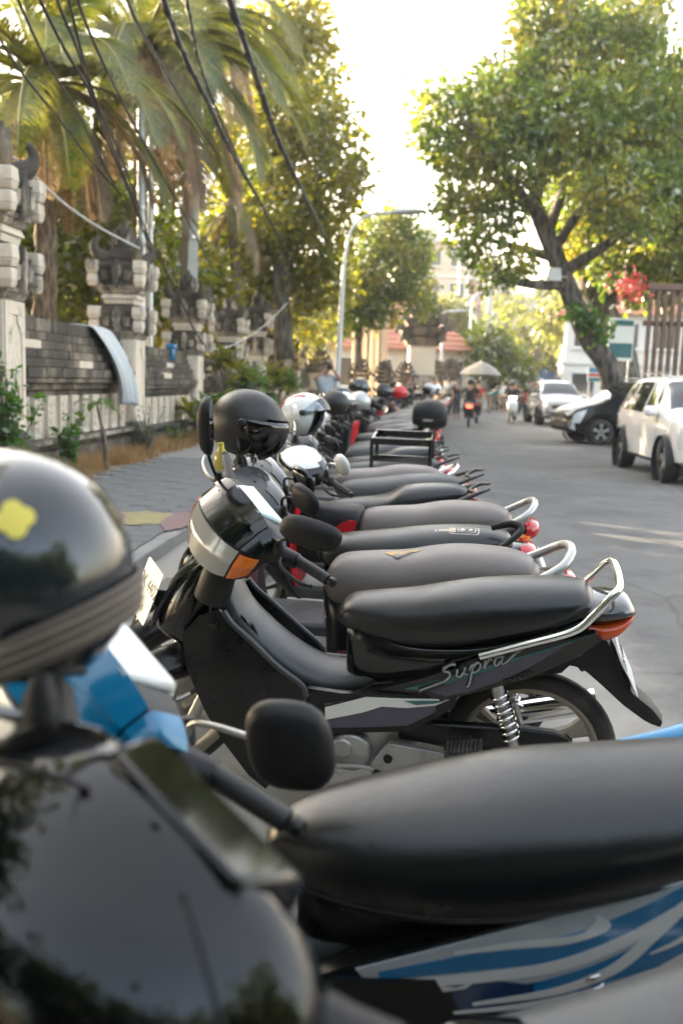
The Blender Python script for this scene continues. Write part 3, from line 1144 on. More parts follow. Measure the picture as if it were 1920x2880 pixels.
for i, (u, Y, v, r, mt, lab) in enumerate(((230, 23, 760, 2.1, 'leaf_dark', 'dark backlit tree between the two left pillars'), (60, 20, 640, 2.2, 'leaf_dark', 'dark tree behind the tall left pillar'), (430, 27, 800, 2.0, 'leaf_gold_lit', 'golden backlit tree seen past the cloth pillar'),
                                            (600, 33, 830, 2.6, 'leaf_gold_lit', 'yellow green tree behind the third and fourth pillars'), (700, 38, 850, 2.6, 'leaf_gold_lit', 'yellow green tree left of the street lamp'), (330, 30, 620, 3.0, 'leaf_dark', 'deep green tree behind the palm trunks'),
                                            (880, 46, 880, 2.4, 'leaf_gold_lit', 'bright yellow green tree behind the lamp post foot'), (120, 27, 430, 3.2, 'leaf_dark', 'high dark tree behind the left palm'))):
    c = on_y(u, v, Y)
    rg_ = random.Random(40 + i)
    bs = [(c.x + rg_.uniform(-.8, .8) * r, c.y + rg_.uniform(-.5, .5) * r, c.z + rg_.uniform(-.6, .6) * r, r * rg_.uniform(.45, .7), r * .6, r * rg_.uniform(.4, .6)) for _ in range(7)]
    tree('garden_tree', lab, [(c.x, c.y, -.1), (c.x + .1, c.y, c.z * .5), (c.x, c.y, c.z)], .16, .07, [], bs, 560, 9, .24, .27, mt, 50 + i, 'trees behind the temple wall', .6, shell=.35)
# unseen trees added beside the camera for street shade and dark reflections
for i, (x, y, h, r) in enumerate(((-5.9, 1.6, 5.2, 2.7), (-9.5, 9.5, 5.0, 2.8), (-10.5, 4.0, 5.5, 3.0), (-13, 15, 6.0, 3.4), (-15.5, 8.5, 6.5, 3.6), (-8.8, 14.0, 4.4, 2.2))):
    rg_ = random.Random(80 + i)
    bs = [(x + rg_.uniform(-.8, .8) * r, y + rg_.uniform(-.8, .8) * r, h + rg_.uniform(-.7, .6) * r, r * .6, r * .6, r * .5) for _ in range(8)]
    tree('garden_tree', 'unseen tree added for shade left of the picture beyond the wall, number %s from the camera' % ['one', 'two', 'three', 'four', 'five', 'six'][i], [(x, y, -.1), (x + .1, y, h * .5), (x, y, h)], .2, .1, [], bs, 520, 9, .30, .40, 'leaf_dark', 90 + i, 'trees behind the temple wall', .65, shell=.3)
# low dense trees added out of view to block side light from behind
nw = ['first', 'second', 'third', 'fourth', 'fifth', 'sixth', 'seventh', 'eighth', 'ninth']
for i, (x, y, h, r) in enumerate(((-3.8, -6.0, 3.6, 2.9), (.5, -7.0, 3.4, 3.0), (4.8, -6.5, 3.8, 3.0), (9.0, -4.5, 4.6, 3.2), (-8.0, -2.5, 4.0, 3.0))):
    rg_ = random.Random(280 + i)
    bs = [(x + rg_.uniform(-.8, .8) * r, y + rg_.uniform(-.6, .6) * r, max(r * .4, h + rg_.uniform(-.95, .6) * r), r * .6, r * .6, r * .5) for _ in range(10)]
    tree('shade_tree', 'unseen tree added to block side light, %s of those behind and right of the camera' % nw[i], [(x, y, -.1), (x + .1, y, h * .5), (x, y, h)], .25, .12, [], bs, 600, 9, .32, .46, 'leaf_dark', 290 + i, 'unseen trees added behind the camera', .7, shell=.3)
# distant trees at the end of the street
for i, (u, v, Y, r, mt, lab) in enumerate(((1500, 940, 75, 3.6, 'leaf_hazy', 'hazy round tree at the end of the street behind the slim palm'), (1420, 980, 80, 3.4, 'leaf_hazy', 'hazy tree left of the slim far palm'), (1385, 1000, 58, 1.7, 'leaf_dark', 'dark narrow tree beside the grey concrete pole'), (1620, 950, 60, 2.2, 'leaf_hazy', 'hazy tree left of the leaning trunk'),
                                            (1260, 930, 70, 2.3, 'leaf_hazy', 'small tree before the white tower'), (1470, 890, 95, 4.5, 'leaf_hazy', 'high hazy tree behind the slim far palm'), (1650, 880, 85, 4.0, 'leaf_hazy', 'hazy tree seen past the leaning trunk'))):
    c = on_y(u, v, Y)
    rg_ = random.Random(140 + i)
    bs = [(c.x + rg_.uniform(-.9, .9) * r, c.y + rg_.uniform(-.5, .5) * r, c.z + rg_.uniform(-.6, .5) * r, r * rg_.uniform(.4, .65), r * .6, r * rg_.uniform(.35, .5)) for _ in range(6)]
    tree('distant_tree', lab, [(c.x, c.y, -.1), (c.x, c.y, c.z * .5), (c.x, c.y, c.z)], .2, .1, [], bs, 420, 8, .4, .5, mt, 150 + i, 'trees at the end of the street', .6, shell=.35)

# --- palms
def frond_mesh(base, az, el, L, droop, dry, rg, twist=0.0, hang=.5, n=62):
    """rachis that leaves the crown at az/el and arches over; leaflets hang from both sides"""
    P = []
    d = np.array([math.cos(az) * math.cos(el), math.sin(az) * math.cos(el), math.sin(el)])
    p = np.array(base, float)
    st = L / n
    T = []
    for i in range(n + 1):
        P.append(p.copy())
        T.append(d.copy())
        p = p + d * st
        d = d + np.array([0, 0, -droop * st * (1 + 1.4 * i / n)])
        d /= np.linalg.norm(d)
    P, T = np.array(P), np.array(T)
    V, F = [], []
    for i in range(5, n + 1):
        s = i / n
        ll = L * .23 * (math.sin(PI * min(1, s * .92 + .10)) ** .55) * rg.uniform(.85, 1.1)
        t = T[i]
        side = np.cross(t, [0, 0, 1.0])
        side /= np.linalg.norm(side) + 1e-9
        up = np.cross(side, t)
        for sg in (1, -1):
            for kk in range(3):
                pb = P[i] + t * st * (kk * .33 - .33)
                dv = side * sg * rg.uniform(.55, .8) + t * .55 + up * .12
                dv /= np.linalg.norm(dv)
                w = .0085 * rg.uniform(.8, 1.2) * (L / 3)
                pts = [pb]
                q, dd = pb.copy(), dv.copy()
                hg = hang * (1.5 if dry else 1.0) * rg.uniform(.7, 1.3)
                for k in range(3):
                    q = q + dd * ll / 3
                    dd = dd + np.array([0, 0, -hg * (.45 + .35 * k)])
                    dd /= np.linalg.norm(dd)
                    pts.append(q.copy())
                wn = np.cross(dv, up)
                wn = wn / (np.linalg.norm(wn) + 1e-9) * .8 + t * .6
                o = len(V)
                for k, pt in enumerate(pts):
                    ww = w * (1, 1, .75, .1)[k]
                    V.append(pt + wn * ww)
                    V.append(pt - wn * ww)
                for k in range(3):
                    F.append((o + 2 * k, o + 2 * k + 1, o + 2 * k + 3, o + 2 * k + 2))
    return P, np.array(V), np.array(F)

def palm(label, base, top, r, fronds, L, seed, group='coconut palms behind the wall', hazy=False):
    root = empty('palm_tree', base)
    tag(root, label, 'palm', group)
    o = Vector(base)
    rg = np.random.default_rng(seed)
    mid = Vector(base).lerp(Vector(top), .5) + Vector((.15, 0, 0))
    path = catmull([(0, 0, -.1), tuple(mid - o), tuple(Vector(top) - o)], 14)
    k = MB()
    k.tube(path, [r * (1.15 if i % 2 else 1.0) * (1.3 - .4 * i / len(path)) for i in range(len(path))], 12)
    k.build('trunk', M['bark_palm'], root, smooth=60)
    c = Vector(top) - o
    MB().lathe([(.001, -.25), (r * 1.3, -.2), (r * 1.7, .1), (r * 1.2, .35), (.001, .5)], tuple(c), 'z', 12).build('heart', M['frond_dry'], root)
    for az, el, ls, dr, dry in fronds:
        P, V, F = frond_mesh(tuple(c + Vector((0, 0, .15))), R(az), R(el), L * ls, dr, dry, rg)
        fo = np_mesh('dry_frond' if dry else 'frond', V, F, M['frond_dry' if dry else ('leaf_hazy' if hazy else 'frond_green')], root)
        k = MB()
        k.tube([tuple(p) for p in P[::3]], [.035 * L / 3, .025 * L / 3, .008], 6)
        k.build('rachis', M['frond_dry' if dry else 'rachis'], fo, smooth=180)
    return root

def spread(n, seed, dry_n=5):
    g = random.Random(seed)
    F = []
    for i in range(n):
        az = 360 * i / n + g.uniform(-14, 14)
        el = g.choice([70, 45, 30, 15, 0]) + g.uniform(-8, 8)
        F.append((az, el, g.uniform(.85, 1.1), g.uniform(.28, .45), False))
    for i in range(dry_n):
        F.append((360 * i / dry_n + g.uniform(-30, 30), g.uniform(-45, -15), g.uniform(.7, .95), g.uniform(.5, .8), True))
    return F
# azimuths: 0 = to the right of the picture, 90 = away, 180 = left, 270 = towards the camera
p1 = on_y(115, 260, 16.5)
palm('left coconut palm whose trunk shows above the tall left pillar', (p1.x - .2, 16.5, 0), p1, .17, spread(20, 3, 9) + [(-80, 10, 1.1, .4, False), (-100, -10, 1.0, .5, True), (-45, 35, 1.1, .4, False), (-110, 40, 1.0, .4, False), (-5, -5, 1.0, .45, True), (-35, 20, 1.15, .36, False), (10, 25, 1.1, .34, False), (-60, -5, 1.0, .45, False), (-20, -25, .9, .6, True), (-70, 40, 1.0, .4, False)], 3.1, 61)
p2 = on_y(400, 190, 19.5)
palm('coconut palm with long arching fronds above the cloth pillar', (p2.x - .3, 19.5, 0), p2, .18, spread(22, 5, 9) + [(-30, 30, 1.2, .34, False), (-55, 20, 1.15, .4, False), (-75, -15, 1.0, .5, True), (-100, 5, 1.1, .45, False), (-120, 25, 1.0, .4, True), (3, 5, 1.2, .36, False), (-20, 40, 1.1, .36, False), (-30, -35, 1.0, .6, True), (-8, 18, 1.25, .30, False), (-25, 5, 1.2, .36, False), (12, 30, 1.25, .30, False), (-40, -20, 1.1, .45, True), (-15, -15, 1.15, .40, True), (-65, 5, 1.1, .42, True), (200, 5, 1.0, .4, True), (-90, 25, 1.0, .4, False)], 3.5, 62)
p3 = on_y(545, 60, 24)
palm('coconut palm leaning over the third pillar, crown cut by the top edge', (p3.x - .5, 24, 0), p3, .17, spread(20, 8, 7) + [(-35, 25, 1.2, .34, False), (-70, 10, 1.1, .4, False), (-5, 20, 1.15, .36, False), (-90, -20, 1.1, .5, True), (-10, -25, 1.1, .5, True), (-20, 10, 1.15, .36, False), (-50, -10, 1.1, .5, True), (5, 0, 1.1, .4, False)], 3.4, 63)
p4 = on_y(655, 600, 28)
palm('low palm between the fourth and fifth pillars', (p4.x, 28, 0), p4, .14, spread(14, 9, 5), 2.3, 64)
p6 = on_y(290, 640, 22)
palm('short palm behind the wall beside the cloth pillar', (p6.x, 22, 0), p6, .15, spread(14, 15, 7), 2.6, 67)
p5 = on_y(1510, 880, 68)
palm('slim far palm at the end of the street', (p5.x, 68, 0), p5, .20, spread(14, 10, 1), 3.0, 65, 'palms at the end of the street', True)

# --- plants at the foot of the wall
def shrub(name, label, base, stems, h, spread_, leaf, mat, seed, per=26, aspect=.5, bark='bark'):
    root = empty(name, base)
    tag(root, label, 'plant', 'plants at the foot of the temple wall')
    rg = np.random.default_rng(seed)
    P, N = [], []
    for i in range(stems):
        a = rg.uniform(0, 2 * PI)
        d = np.array([math.cos(a), math.sin(a), 0]) * spread_ * rg.uniform(.3, 1)
        hh = h * rg.uniform(.55, 1.0)
        path = [(0, 0, 0), tuple(d * .35 + np.array([0, 0, hh * .5])), tuple(d + np.array([0, 0, hh]))]
        MB().tube(catmull(path, 5), [.012, .004], 6).build('stem', M[bark], root, smooth=180)
        t = rg.uniform(.25, 1.02, per)
        pp = np.array([np.array(path[1]) * 2 * s * (s < .5) + (np.array(path[1]) + (np.array(path[2]) - np.array(path[1])) * (2 * s - 1)) * (s >= .5) for s in t])
        P.append(pp + rg.normal(0, .012, pp.shape))
        nn = rg.normal(0, 1, pp.shape)
        nn[:, 2] = .4
        N.append(nn)
    leaves_mesh('foliage', np.concatenate(P), np.concatenate(N), leaf, mat, root, rg, aspect, .25, .1)
    return root
g_ = lambda u, v: on_z(u, v, KZ)
shrub('weed_bush', 'tall leafy weed in front of the left pillar', rp(-4.35, 10.2, KZ), 12, 1.55, .40, .13, 'leaf_fresh', 71, 34)
shrub('weed_bush', 'small leafy weed at the foot of the panelled wall', rp(-4.30, 11.9, KZ), 8, 1.0, .28, .12, 'leaf_fresh', 72, 30)
shrub('weed_bush', 'dry twiggy weed against the dark plinth', rp(-4.25, 15.3, KZ), 16, .85, .32, .05, 'leaf_dark', 73, 14)
shrub('weed_bush', 'low weed at the far foot of the plinth', rp(-4.3, 17.3, KZ), 7, .5, .25, .09, 'leaf_fresh', 75, 16)
def sapling(label, base):
    root = empty('sapling', base)
    tag(root, label, 'plant', 'plants at the foot of the temple wall')
    MB().tube(catmull([(0, 0, 0), (-.03, 0, .45), (-.10, 0, .75), (-.14, 0, .95)], 5), [.035, .022, .014], 8).build('stem', M['bark_palm'], root, smooth=180)
    for az, el, L in ((200, 40, .34), (20, 10, .40), (-40, 30, .42), (60, 45, .3), (-100, 20, .3)):
        v, f = [], []
        d = np.array([math.cos(R(az)) * math.cos(R(el)), math.sin(R(az)) * math.cos(R(el)), math.sin(R(el))])
        p = np.array([-.13, 0, .90])
        sd = np.cross(d, [0, 0, 1.0])
        sd /= np.linalg.norm(sd)
        for k in range(9):
            w = .062 * math.sin(PI * (k + .4) / 9.2)
            v += [p + sd * w + np.array([0, 0, .018]), p, p - sd * w + np.array([0, 0, .018])]
            p = p + d * L / 8
            d = d + np.array([0, 0, -.22])
            d /= np.linalg.norm(d)
        for k in range(8):
            f += [(3 * k, 3 * k + 3, 3 * k + 4, 3 * k + 1), (3 * k + 1, 3 * k + 4, 3 * k + 5, 3 * k + 2)]
        MB().add(v, f).build('leaf', M['leaf_fresh'], root, smooth=180)
    return root
sapling('thin bent sapling with a few drooping leaves on the verge', rp(-4.15, 12.9, KZ))
def rosette_plant(label, base, h, n, L, seed, w=.075):
    root = empty('broadleaf_bush', base)
    tag(root, label, 'plant', 'leafy bushes before the temple wall')
    g = random.Random(seed)
    for i in range(6):
        a = g.uniform(0, 2 * PI)
        top = Vector((math.cos(a) * .45 * g.uniform(.2, 1), math.sin(a) * .45 * g.uniform(.2, 1), h * g.uniform(.55, 1)))
        MB().tube(catmull([(0, 0, 0), tuple(top * .5 + Vector((0, 0, .1))), tuple(top)], 4), [.03, .018], 7).build('stem', M['bark_palm'], root, smooth=180)
        v, f = [], []
        for q in range(n):
            az, el = g.uniform(0, 2 * PI), R(g.uniform(-15, 70))
            d = np.array([math.cos(az) * math.cos(el), math.sin(az) * math.cos(el), math.sin(el)])
            sd = np.cross(d, [0, 0, 1.0])
            sd /= np.linalg.norm(sd) + 1e-6
            p = np.array(top) + d * .02
            ll = L * g.uniform(.7, 1.1)
            o = len(v)
            for k in range(6):
                ww = w * math.sin(PI * (k + .3) / 6)
                v += [p + sd * ww + np.array([0, 0, .02]), p, p - sd * ww + np.array([0, 0, .02])]
                p = p + d * ll / 5
                d = d + np.array([0, 0, -.16])
                d /= np.linalg.norm(d)
            for k in range(5):
                f += [(o + 3 * k, o + 3 * k + 3, o + 3 * k + 4, o + 3 * k + 1), (o + 3 * k + 1, o + 3 * k + 4, o + 3 * k + 5, o + 3 * k + 2)]
        MB().add(v, f).build('foliage', M['leaf_fresh' if i % 2 else 'leaf_gold_lit'], root, smooth=180, fix=False)
    return root
c = on_y(660, 1090, 21.5)
rosette_plant('bright green broad leaved bush behind the matt black helmet', (c.x, 21.5, KZ), 1.75, 26, .50, 5)
c = on_y(780, 1090, 24.5)
rosette_plant('smaller dark green broad leaved bush behind the white helmet', (c.x, 24.5, KZ), 1.6, 22, .50, 6)
c = on_y(595, 1100, 18.6)
rosette_plant('low broad leaved bush at the foot of the third pillar', (c.x - .1, 18.6, KZ), .9, 18, .40, 7)
# dry grass along the verge: nobody could count the blades
rg = np.random.default_rng(33)
N = 17000
Yg = rg.uniform(8.0, 22, N)
tg = -4.42 + rg.normal(0, .16, N) + .10 * np.sin(Yg * 2.3) + .10 * np.sin(Yg * 5.1)
tg = np.clip(tg, -4.8, -3.72)
bx_ = np.stack([tg + RS * Yg, Yg, np.full(N, KZ - .01)], 1)
dr = rg.normal(0, .42, (N, 3))
dr[:, 2] = 1
dr /= np.linalg.norm(dr, axis=1, keepdims=True)
hh = (.10 + .24 * rg.random(N) ** 1.5) * (1 - .4 * np.abs(tg + 4.4) / .5)
sd = np.cross(dr, rg.normal(0, 1, (N, 3)))
sd /= np.linalg.norm(sd, axis=1, keepdims=True)
m1 = bx_ + dr * hh[:, None] * .6
tip = m1 + (dr + rg.normal(0, .5, (N, 3)) * [1, 1, .2]) * hh[:, None] * .45
w_ = .0045
V = np.stack([bx_ - sd * w_, bx_ + sd * w_, m1 + sd * w_ * .8, m1 - sd * w_ * .8, tip], 1).reshape(-1, 3)
i = np.arange(N) * 5
F = np.concatenate([np.stack([i, i + 1, i + 2], 1), np.stack([i, i + 2, i + 3], 1), np.stack([i + 3, i + 2, i + 4], 1)])
tag(np_mesh('dry_grass', V, F, M['dry_grass']), 'dry brown grass along the foot of the temple wall', 'grass', kind='stuff')
# red flowers
rg = np.random.default_rng(35)
c = np.array(on_y(1775, 808, 22.5))
P = c + rg.normal(0, 1, (170, 3)) * [.17, .14, .19]
M['petal_red'] = leaf_material('petal_red', [(.3, (.45, .03, .03)), (.6, (.62, .07, .06)), (.8, (.70, .22, .18))], (1.2, 1.2, 1.2), .3)
fl_ = leaves_mesh('blossom_cluster', P, rg.normal(0, 1, P.shape), .13, 'petal_red', None, rg, .8)
tag(fl_, 'cluster of red blossom hanging beside the slatted screen', 'flowers')
# ------------------------------------------------------------------ motorbike building blocks
def sheet(mb, outline, yfun, th=.006, edge=.04, side=1):
    """a panel with an (x,z) outline whose outer face follows y = side*yfun(x,z)"""
    bm = bmesh.new()
    vs = [bm.verts.new((p[0], 0, p[1])) for p in outline]
    bm.faces.new(vs)
    bmesh.ops.triangulate(bm, faces=bm.faces[:])
    for _ in range(6):
        L = [e for e in bm.edges if e.calc_length() > edge]
        if not L:
            break
        bmesh.ops.subdivide_edges(bm, edges=L, cuts=1)
        bmesh.ops.triangulate(bm, faces=[f for f in bm.faces if len(f.verts) > 3])
    bm.verts.index_update()
    n = len(bm.verts)
    V = [(v.co.x, side * yfun(v.co.x, v.co.z), v.co.z) for v in bm.verts]
    V += [(v.co.x, side * (yfun(v.co.x, v.co.z) - th), v.co.z) for v in bm.verts]
    F = [tuple(v.index for v in f.verts) for f in bm.faces]
    G = F + [tuple(i + n for i in reversed(f)) for f in F]
    for e in bm.edges:
        if len(e.link_faces) == 1:
            a, b = e.verts[0].index, e.verts[1].index
            G.append((a, b, b + n, a + n))
    bm.free()
    return mb.add(V, G)

def sgnpow(v, e):
    return math.copysign(abs(v) ** e, v)

def body_loft(mb, st, n=24, p=2.4, span=4, flat=0.0, axis='x'):
    """closed body through stations (x, ztop, zbot, halfwidth); flat squares off the underside"""
    S_ = catmull(st, span)
    rings = []
    for x, zt, zb, w in S_:
        zm = (zt + zb) / 2 - flat * (zt - zb) * .22
        ring = []
        for k in range(n):
            a = 2 * PI * k / n
            c, s = math.cos(a), math.sin(a)
            e = 2 / p
            hz = (zt - zm) if s > 0 else (zm - zb)
            ee = e if s > 0 else e * (1 - .6 * flat)
            ring.append((x, w * sgnpow(c, ee), zm + hz * sgnpow(s, ee)))
        rings.append(ring)
    return mb.loft(rings)

def squad(mb, c, a, b, h, az, el, off=0.0, na=24, ne=12, e=.85, th=.004, rot=None):
    """patch of a superellipsoid shell; a=(front,back), h=(up,down); az, el in degrees (el may be a function of s)"""
    outer, inner = [], []
    for k, rows in ((0, outer), (1, inner)):
        o = off - k * th
        for i in range(na + 1):
            s = i / na
            A = R(lerp(az[0], az[1], s))
            e0, e1 = (el[0](s) if callable(el[0]) else el[0]), (el[1](s) if callable(el[1]) else el[1])
            r = []
            for j in range(ne + 1):
                E_ = R(lerp(e0, e1, j / ne))
                ca, sa, ce, se = math.cos(A), math.sin(A), math.cos(E_), math.sin(E_)
                ax = (a[0] if ca > 0 else a[1]) + o
                hz = (h[0] if se > 0 else h[1]) + o
                r.append((c[0] + ax * sgnpow(ca, e) * sgnpow(ce, e), c[1] + (b + o) * sgnpow(sa, e) * sgnpow(ce, e), c[2] + hz * sgnpow(se, e)))
            rows.append(r)
    m = ne + 1
    v = [p for r in outer for p in r] + [p for r in inner for p in r]
    O = (na + 1) * m
    f = []
    for i in range(na):
        for j in range(ne):
            q = i * m + j
            f += [(q, q + m, q + m + 1, q + 1), (O + q, O + q + 1, O + q + m + 1, O + q + m)]
    for i in range(na):
        q = i * m
        f += [(q, O + q, O + q + m, q + m), (q + ne, q + ne + m, O + q + ne + m, O + q + ne)]
    for j in range(ne):
        q = na * m + j
        f += [(j, j + 1, O + j + 1, O + j), (q, O + q, O + q + 1, q + 1)]
    return mb.add(v, f)

def steer_matrix(lock, wb=1.225, rake=26.5, trail=.075):
    ax = Vector((-math.sin(R(rake)), 0, math.cos(R(rake))))
    o = Vector((wb + trail, 0, 0))
    return Matrix.Translation(o) @ Matrix.Rotation(R(lock), 4, ax) @ Matrix.Translation(-o)

ID = Matrix.Identity(4)

def wheel(parent, name, x, r, w, rim_mat, kind='three', xf=ID, disc=False):
    c = (x, 0, r)
    rt = r - w * .78
    hub = MB().lathe([(.001, .055), (.028, .055), (.03, .04), (.055, .035), (.06, .02), (.06, -.02), (.055, -.035), (.03, -.04), (.028, -.055), (.001, -.055)], c, n=20)
    h = hub.xf(xf).build(name, M['alloy'], parent)
    prof = []
    for k in range(13):
        a = PI * (k / 12) * 1.24 - PI * .12
        prof.append((r - w * .5 + math.sin(a) * w * .5, -math.cos(a) * w * .5))
    prof = [(rt, -w * .28)] + prof + [(rt, w * .28)]
    MB().lathe(prof, c, n=48).xf(xf).build('tyre', M['rubber'], h)
    rim = MB()
    rw = w * .34
    rim.lathe([(rt + .006, -rw), (rt + .006, rw), (rt - .006, rw + .002), (rt - .016, rw * .8), (rt - .024, rw * .2), (rt - .024, -rw * .2), (rt - .016, -rw * .8), (rt - .006, -rw - .002), (rt + .006, -rw)], c, n=48)
    rim.xf(xf).build('rim', rim_mat, h)
    sp = MB()
    ns = {'three': 3, 'five': 5, 'six': 6}[kind]
    for k in range(ns):
        a0 = 2 * PI * k / ns + .55
        for da, th in ((0, 1.0),):
            a = a0 + da
            d, t = Vector((math.cos(a), 0, math.sin(a))), Vector((-math.sin(a), 0, math.cos(a)))
            rings = []
            for q, hw, hy in ((.05, .036, .028), (.11, .024, .022), (rt - .07, .021, .018), (rt - .02, .034, .020)):
                if ns > 3:
                    hw, hy = hw * .55, hy * .8
                cc = Vector(c) + d * q
                rings.append([cc + t * hw + Vector((0, hy * .6, 0)), cc + t * hw * .55 + Vector((0, hy, 0)), cc + t * hw * .35 + Vector((0, hy * .55, 0)), cc - t * hw * .35 + Vector((0, hy * .55, 0)), cc - t * hw * .55 + Vector((0, hy, 0)), cc - t * hw + Vector((0, hy * .6, 0)),
                              cc - t * hw + Vector((0, -hy * .6, 0)), cc - t * hw * .55 + Vector((0, -hy, 0)), cc + t * hw * .55 + Vector((0, -hy, 0)), cc + t * hw + Vector((0, -hy * .6, 0))])
            sp.loft(rings)
    sp.xf(xf).build('spoke', rim_mat, h, smooth=30)
    if disc:
        MB().lathe([(.05, .048), (.11, .048), (.11, .044), (.05, .044)], c, n=32).xf(xf).build('brake_disc', M['steel'], h)
    return h

def spring(parent, p0, p1, r=.026, turns=8, wire=.0055, mat='chrome'):
    a, b = Vector(p0), Vector(p1)
    d = (b - a)
    L = d.length
    z = d.normalized()
    x = z.orthogonal().normalized()
    y = z.cross(x)
    rod = MB().tube([a - z * .02, a + z * L * .2], .021, 12).tube([a + z * L * .15, b - z * .02], .014, 10).tube([b - z * L * .30, b + z * .01], .017, 10)
    o = rod.build('shock_absorber', M['steel'], parent)
    pts = []
    for k in range(turns * 12 + 1):
        t = k / (turns * 12)
        ang = 2 * PI * turns * t
        pts.append(a + z * (L * (.06 + .68 * t)) + (x * math.cos(ang) + y * math.sin(ang)) * r)
    MB().tube(pts, wire, 6).build('spring', M[mat], o, smooth=180)
    return o

def mirror(parent, base, elbow, head, normal, size=(.065, .05, .022), xf=ID, mat='black_plastic', shape='round', stem='black_satin', sk=None):
    """stem + shell (parallel to a handlebar mirror); normal points where the glass looks"""
    h = Vector(head)
    nrm = Vector(normal).normalized()
    right = nrm.cross(Vector((0, 0, 1))).normalized()
    up = right.cross(nrm)
    sh = MB()
    rings = []
    e = .72 if shape == 'soft' else 1.0
    for k, (q, dpt) in enumerate(((1.0, .35), (1.03, .1), (.98, -.35), (.82, -.75), (.5, -1.0), (.08, -1.08))):
        ring = []
        for j in range(24):
            a = 2 * PI * j / 24
            cx, cy = sgnpow(math.cos(a), e) * size[0] * q, sgnpow(math.sin(a), e) * size[1] * q
            if sk:
                cx += sk * cy
            ring.append(h + right * cx + up * cy + nrm * dpt * size[2])
        rings.append(ring)
    sh.loft(rings)
    o = sh.xf(xf).build('mirror', M[mat], parent)
    gl = MB()
    ring = []
    for j in range(24):
        a = 2 * PI * j / 24
        cx, cy = sgnpow(math.cos(a), e) * size[0] * .92, sgnpow(math.sin(a), e) * size[1] * .9
        if sk:
            cx += sk * cy
        ring.append(h + right * cx + up * cy + nrm * (size[2] * .35 + .0015))
    gl.add(ring, [tuple(range(24))])
    gl.xf(xf).build('mirror_glass', M['mirror_glass'], o)
    pts = catmull([base, elbow, h - nrm * size[2] * .4], 6)
    MB().tube(pts, .0055, 8).xf(xf).build('stem', M[stem], o)
    MB().lathe([(.001, -.005), (.017, -.005), (.016, .02), (.010, .045), (.001, .046)], base, 'z', 12).xf(xf).build('stem_boot', M['rubber_grip'], o)
    return o

def grip(parent, p0, p1, xf=ID, r=.0165, bar_end=True):
    a, b = Vector(p0), Vector(p1)
    d = b - a
    pts, rr = [], []
    n = 26
    for k in range(n + 1):
        t = k / n
        pts.append(a + d * t)
        rr.append(r * (1.22 if t < .05 else 1.0) + (.0012 if k % 2 else 0))
    o = MB().tube(pts, rr, 14).xf(xf).build('grip', M['rubber_grip'], parent, smooth=60)
    if bar_end:
        MB().tube([b, b + d.normalized() * .006, b + d.normalized() * .022, b + d.normalized() * .026], [.011, .0145, .0145, .009], 12).xf(xf).build('bar_end', M['black_satin'], o)
    return o

def lever(parent, p0, p1, p2, p3, xf=ID, mat='alloy'):
    pts = catmull([p0, p1, p2, p3], 6)
    o = MB().tube(pts, list(np.linspace(.0065, .0045, len(pts) - 1)) + [.0065], 8, flat=1.3).xf(xf).build('lever', M[mat], parent)
    return o

def plate(parent, c, xdir, up, w, h, lines, xf=ID, name='number_plate'):
    m = frame(c, xdir, up)
    p = MB()
    out = []
    rr = .012
    for sx, sy in ((1, 1), (-1, 1), (-1, -1), (1, -1)):
        for k in range(4):
            a = math.atan2(sy, sx) - PI / 4 + PI / 2 * k / 3
            out.append((sx * (w / 2 - rr) + rr * math.cos(a), sy * (h / 2 - rr) + rr * math.sin(a)))
    p.prism(out, -.0012, .0012, 'xy')
    o = p.xf(xf @ m).build(name, M['plate_white'], parent, smooth=None)
    for s, size, oy, mt in lines:
        text_mesh('plate_text', s, size, M[mt], o, xf @ m @ Matrix.Translation((0, oy, .0016)), ext=.0004)
    return o

def panel(parent, name, outline, yfun, mat, side=1, th=.006, edge=.035, bev=0):
    return sheet(MB(), outline, yfun, th, edge, side).build(name, M[mat], parent, smooth=50, bev=bev)

M['mirror_glass'] = mat_simple('mirror_glass', (.75, .78, .78), .03, metal=1.0)

def bike_root(name, X, Y, yaw, lean, label, cat='motorbike', group='motorbikes parked side by side along the road', z=0.0):
    """x forward (to the left of the picture), y to the rider's left (towards the camera), leaning on its side stand"""
    o = empty(name, (X, Y, z))
    fw = Vector((-math.cos(R(yaw)), math.sin(R(yaw)), 0))
    lf = Vector((-fw.y, fw.x, 0))
    up = Vector((0, 0, 1))
    L = lf * math.cos(R(lean)) - up * math.sin(R(lean))
    Z = lf * math.sin(R(lean)) + up * math.cos(R(lean))
    m = Matrix((fw, L, Z)).transposed().to_4x4()
    m.translation = (X, Y, z)
    o.matrix_world = m
    return tag(o, label, cat, group)

SEAT_A = [(.635, .725, .700, .045), (.60, .765, .683, .080), (.51, .783, .660, .105), (.40, .800, .645, .118), (.29, .826, .650, .126), (.19, .847, .670, .132),
          (.08, .861, .703, .132), (-.02, .869, .737, .127), (-.09, .870, .765, .117), (-.13, .863, .785, .102), (-.158, .842, .796, .082), (-.176, .812, .800, .045)]

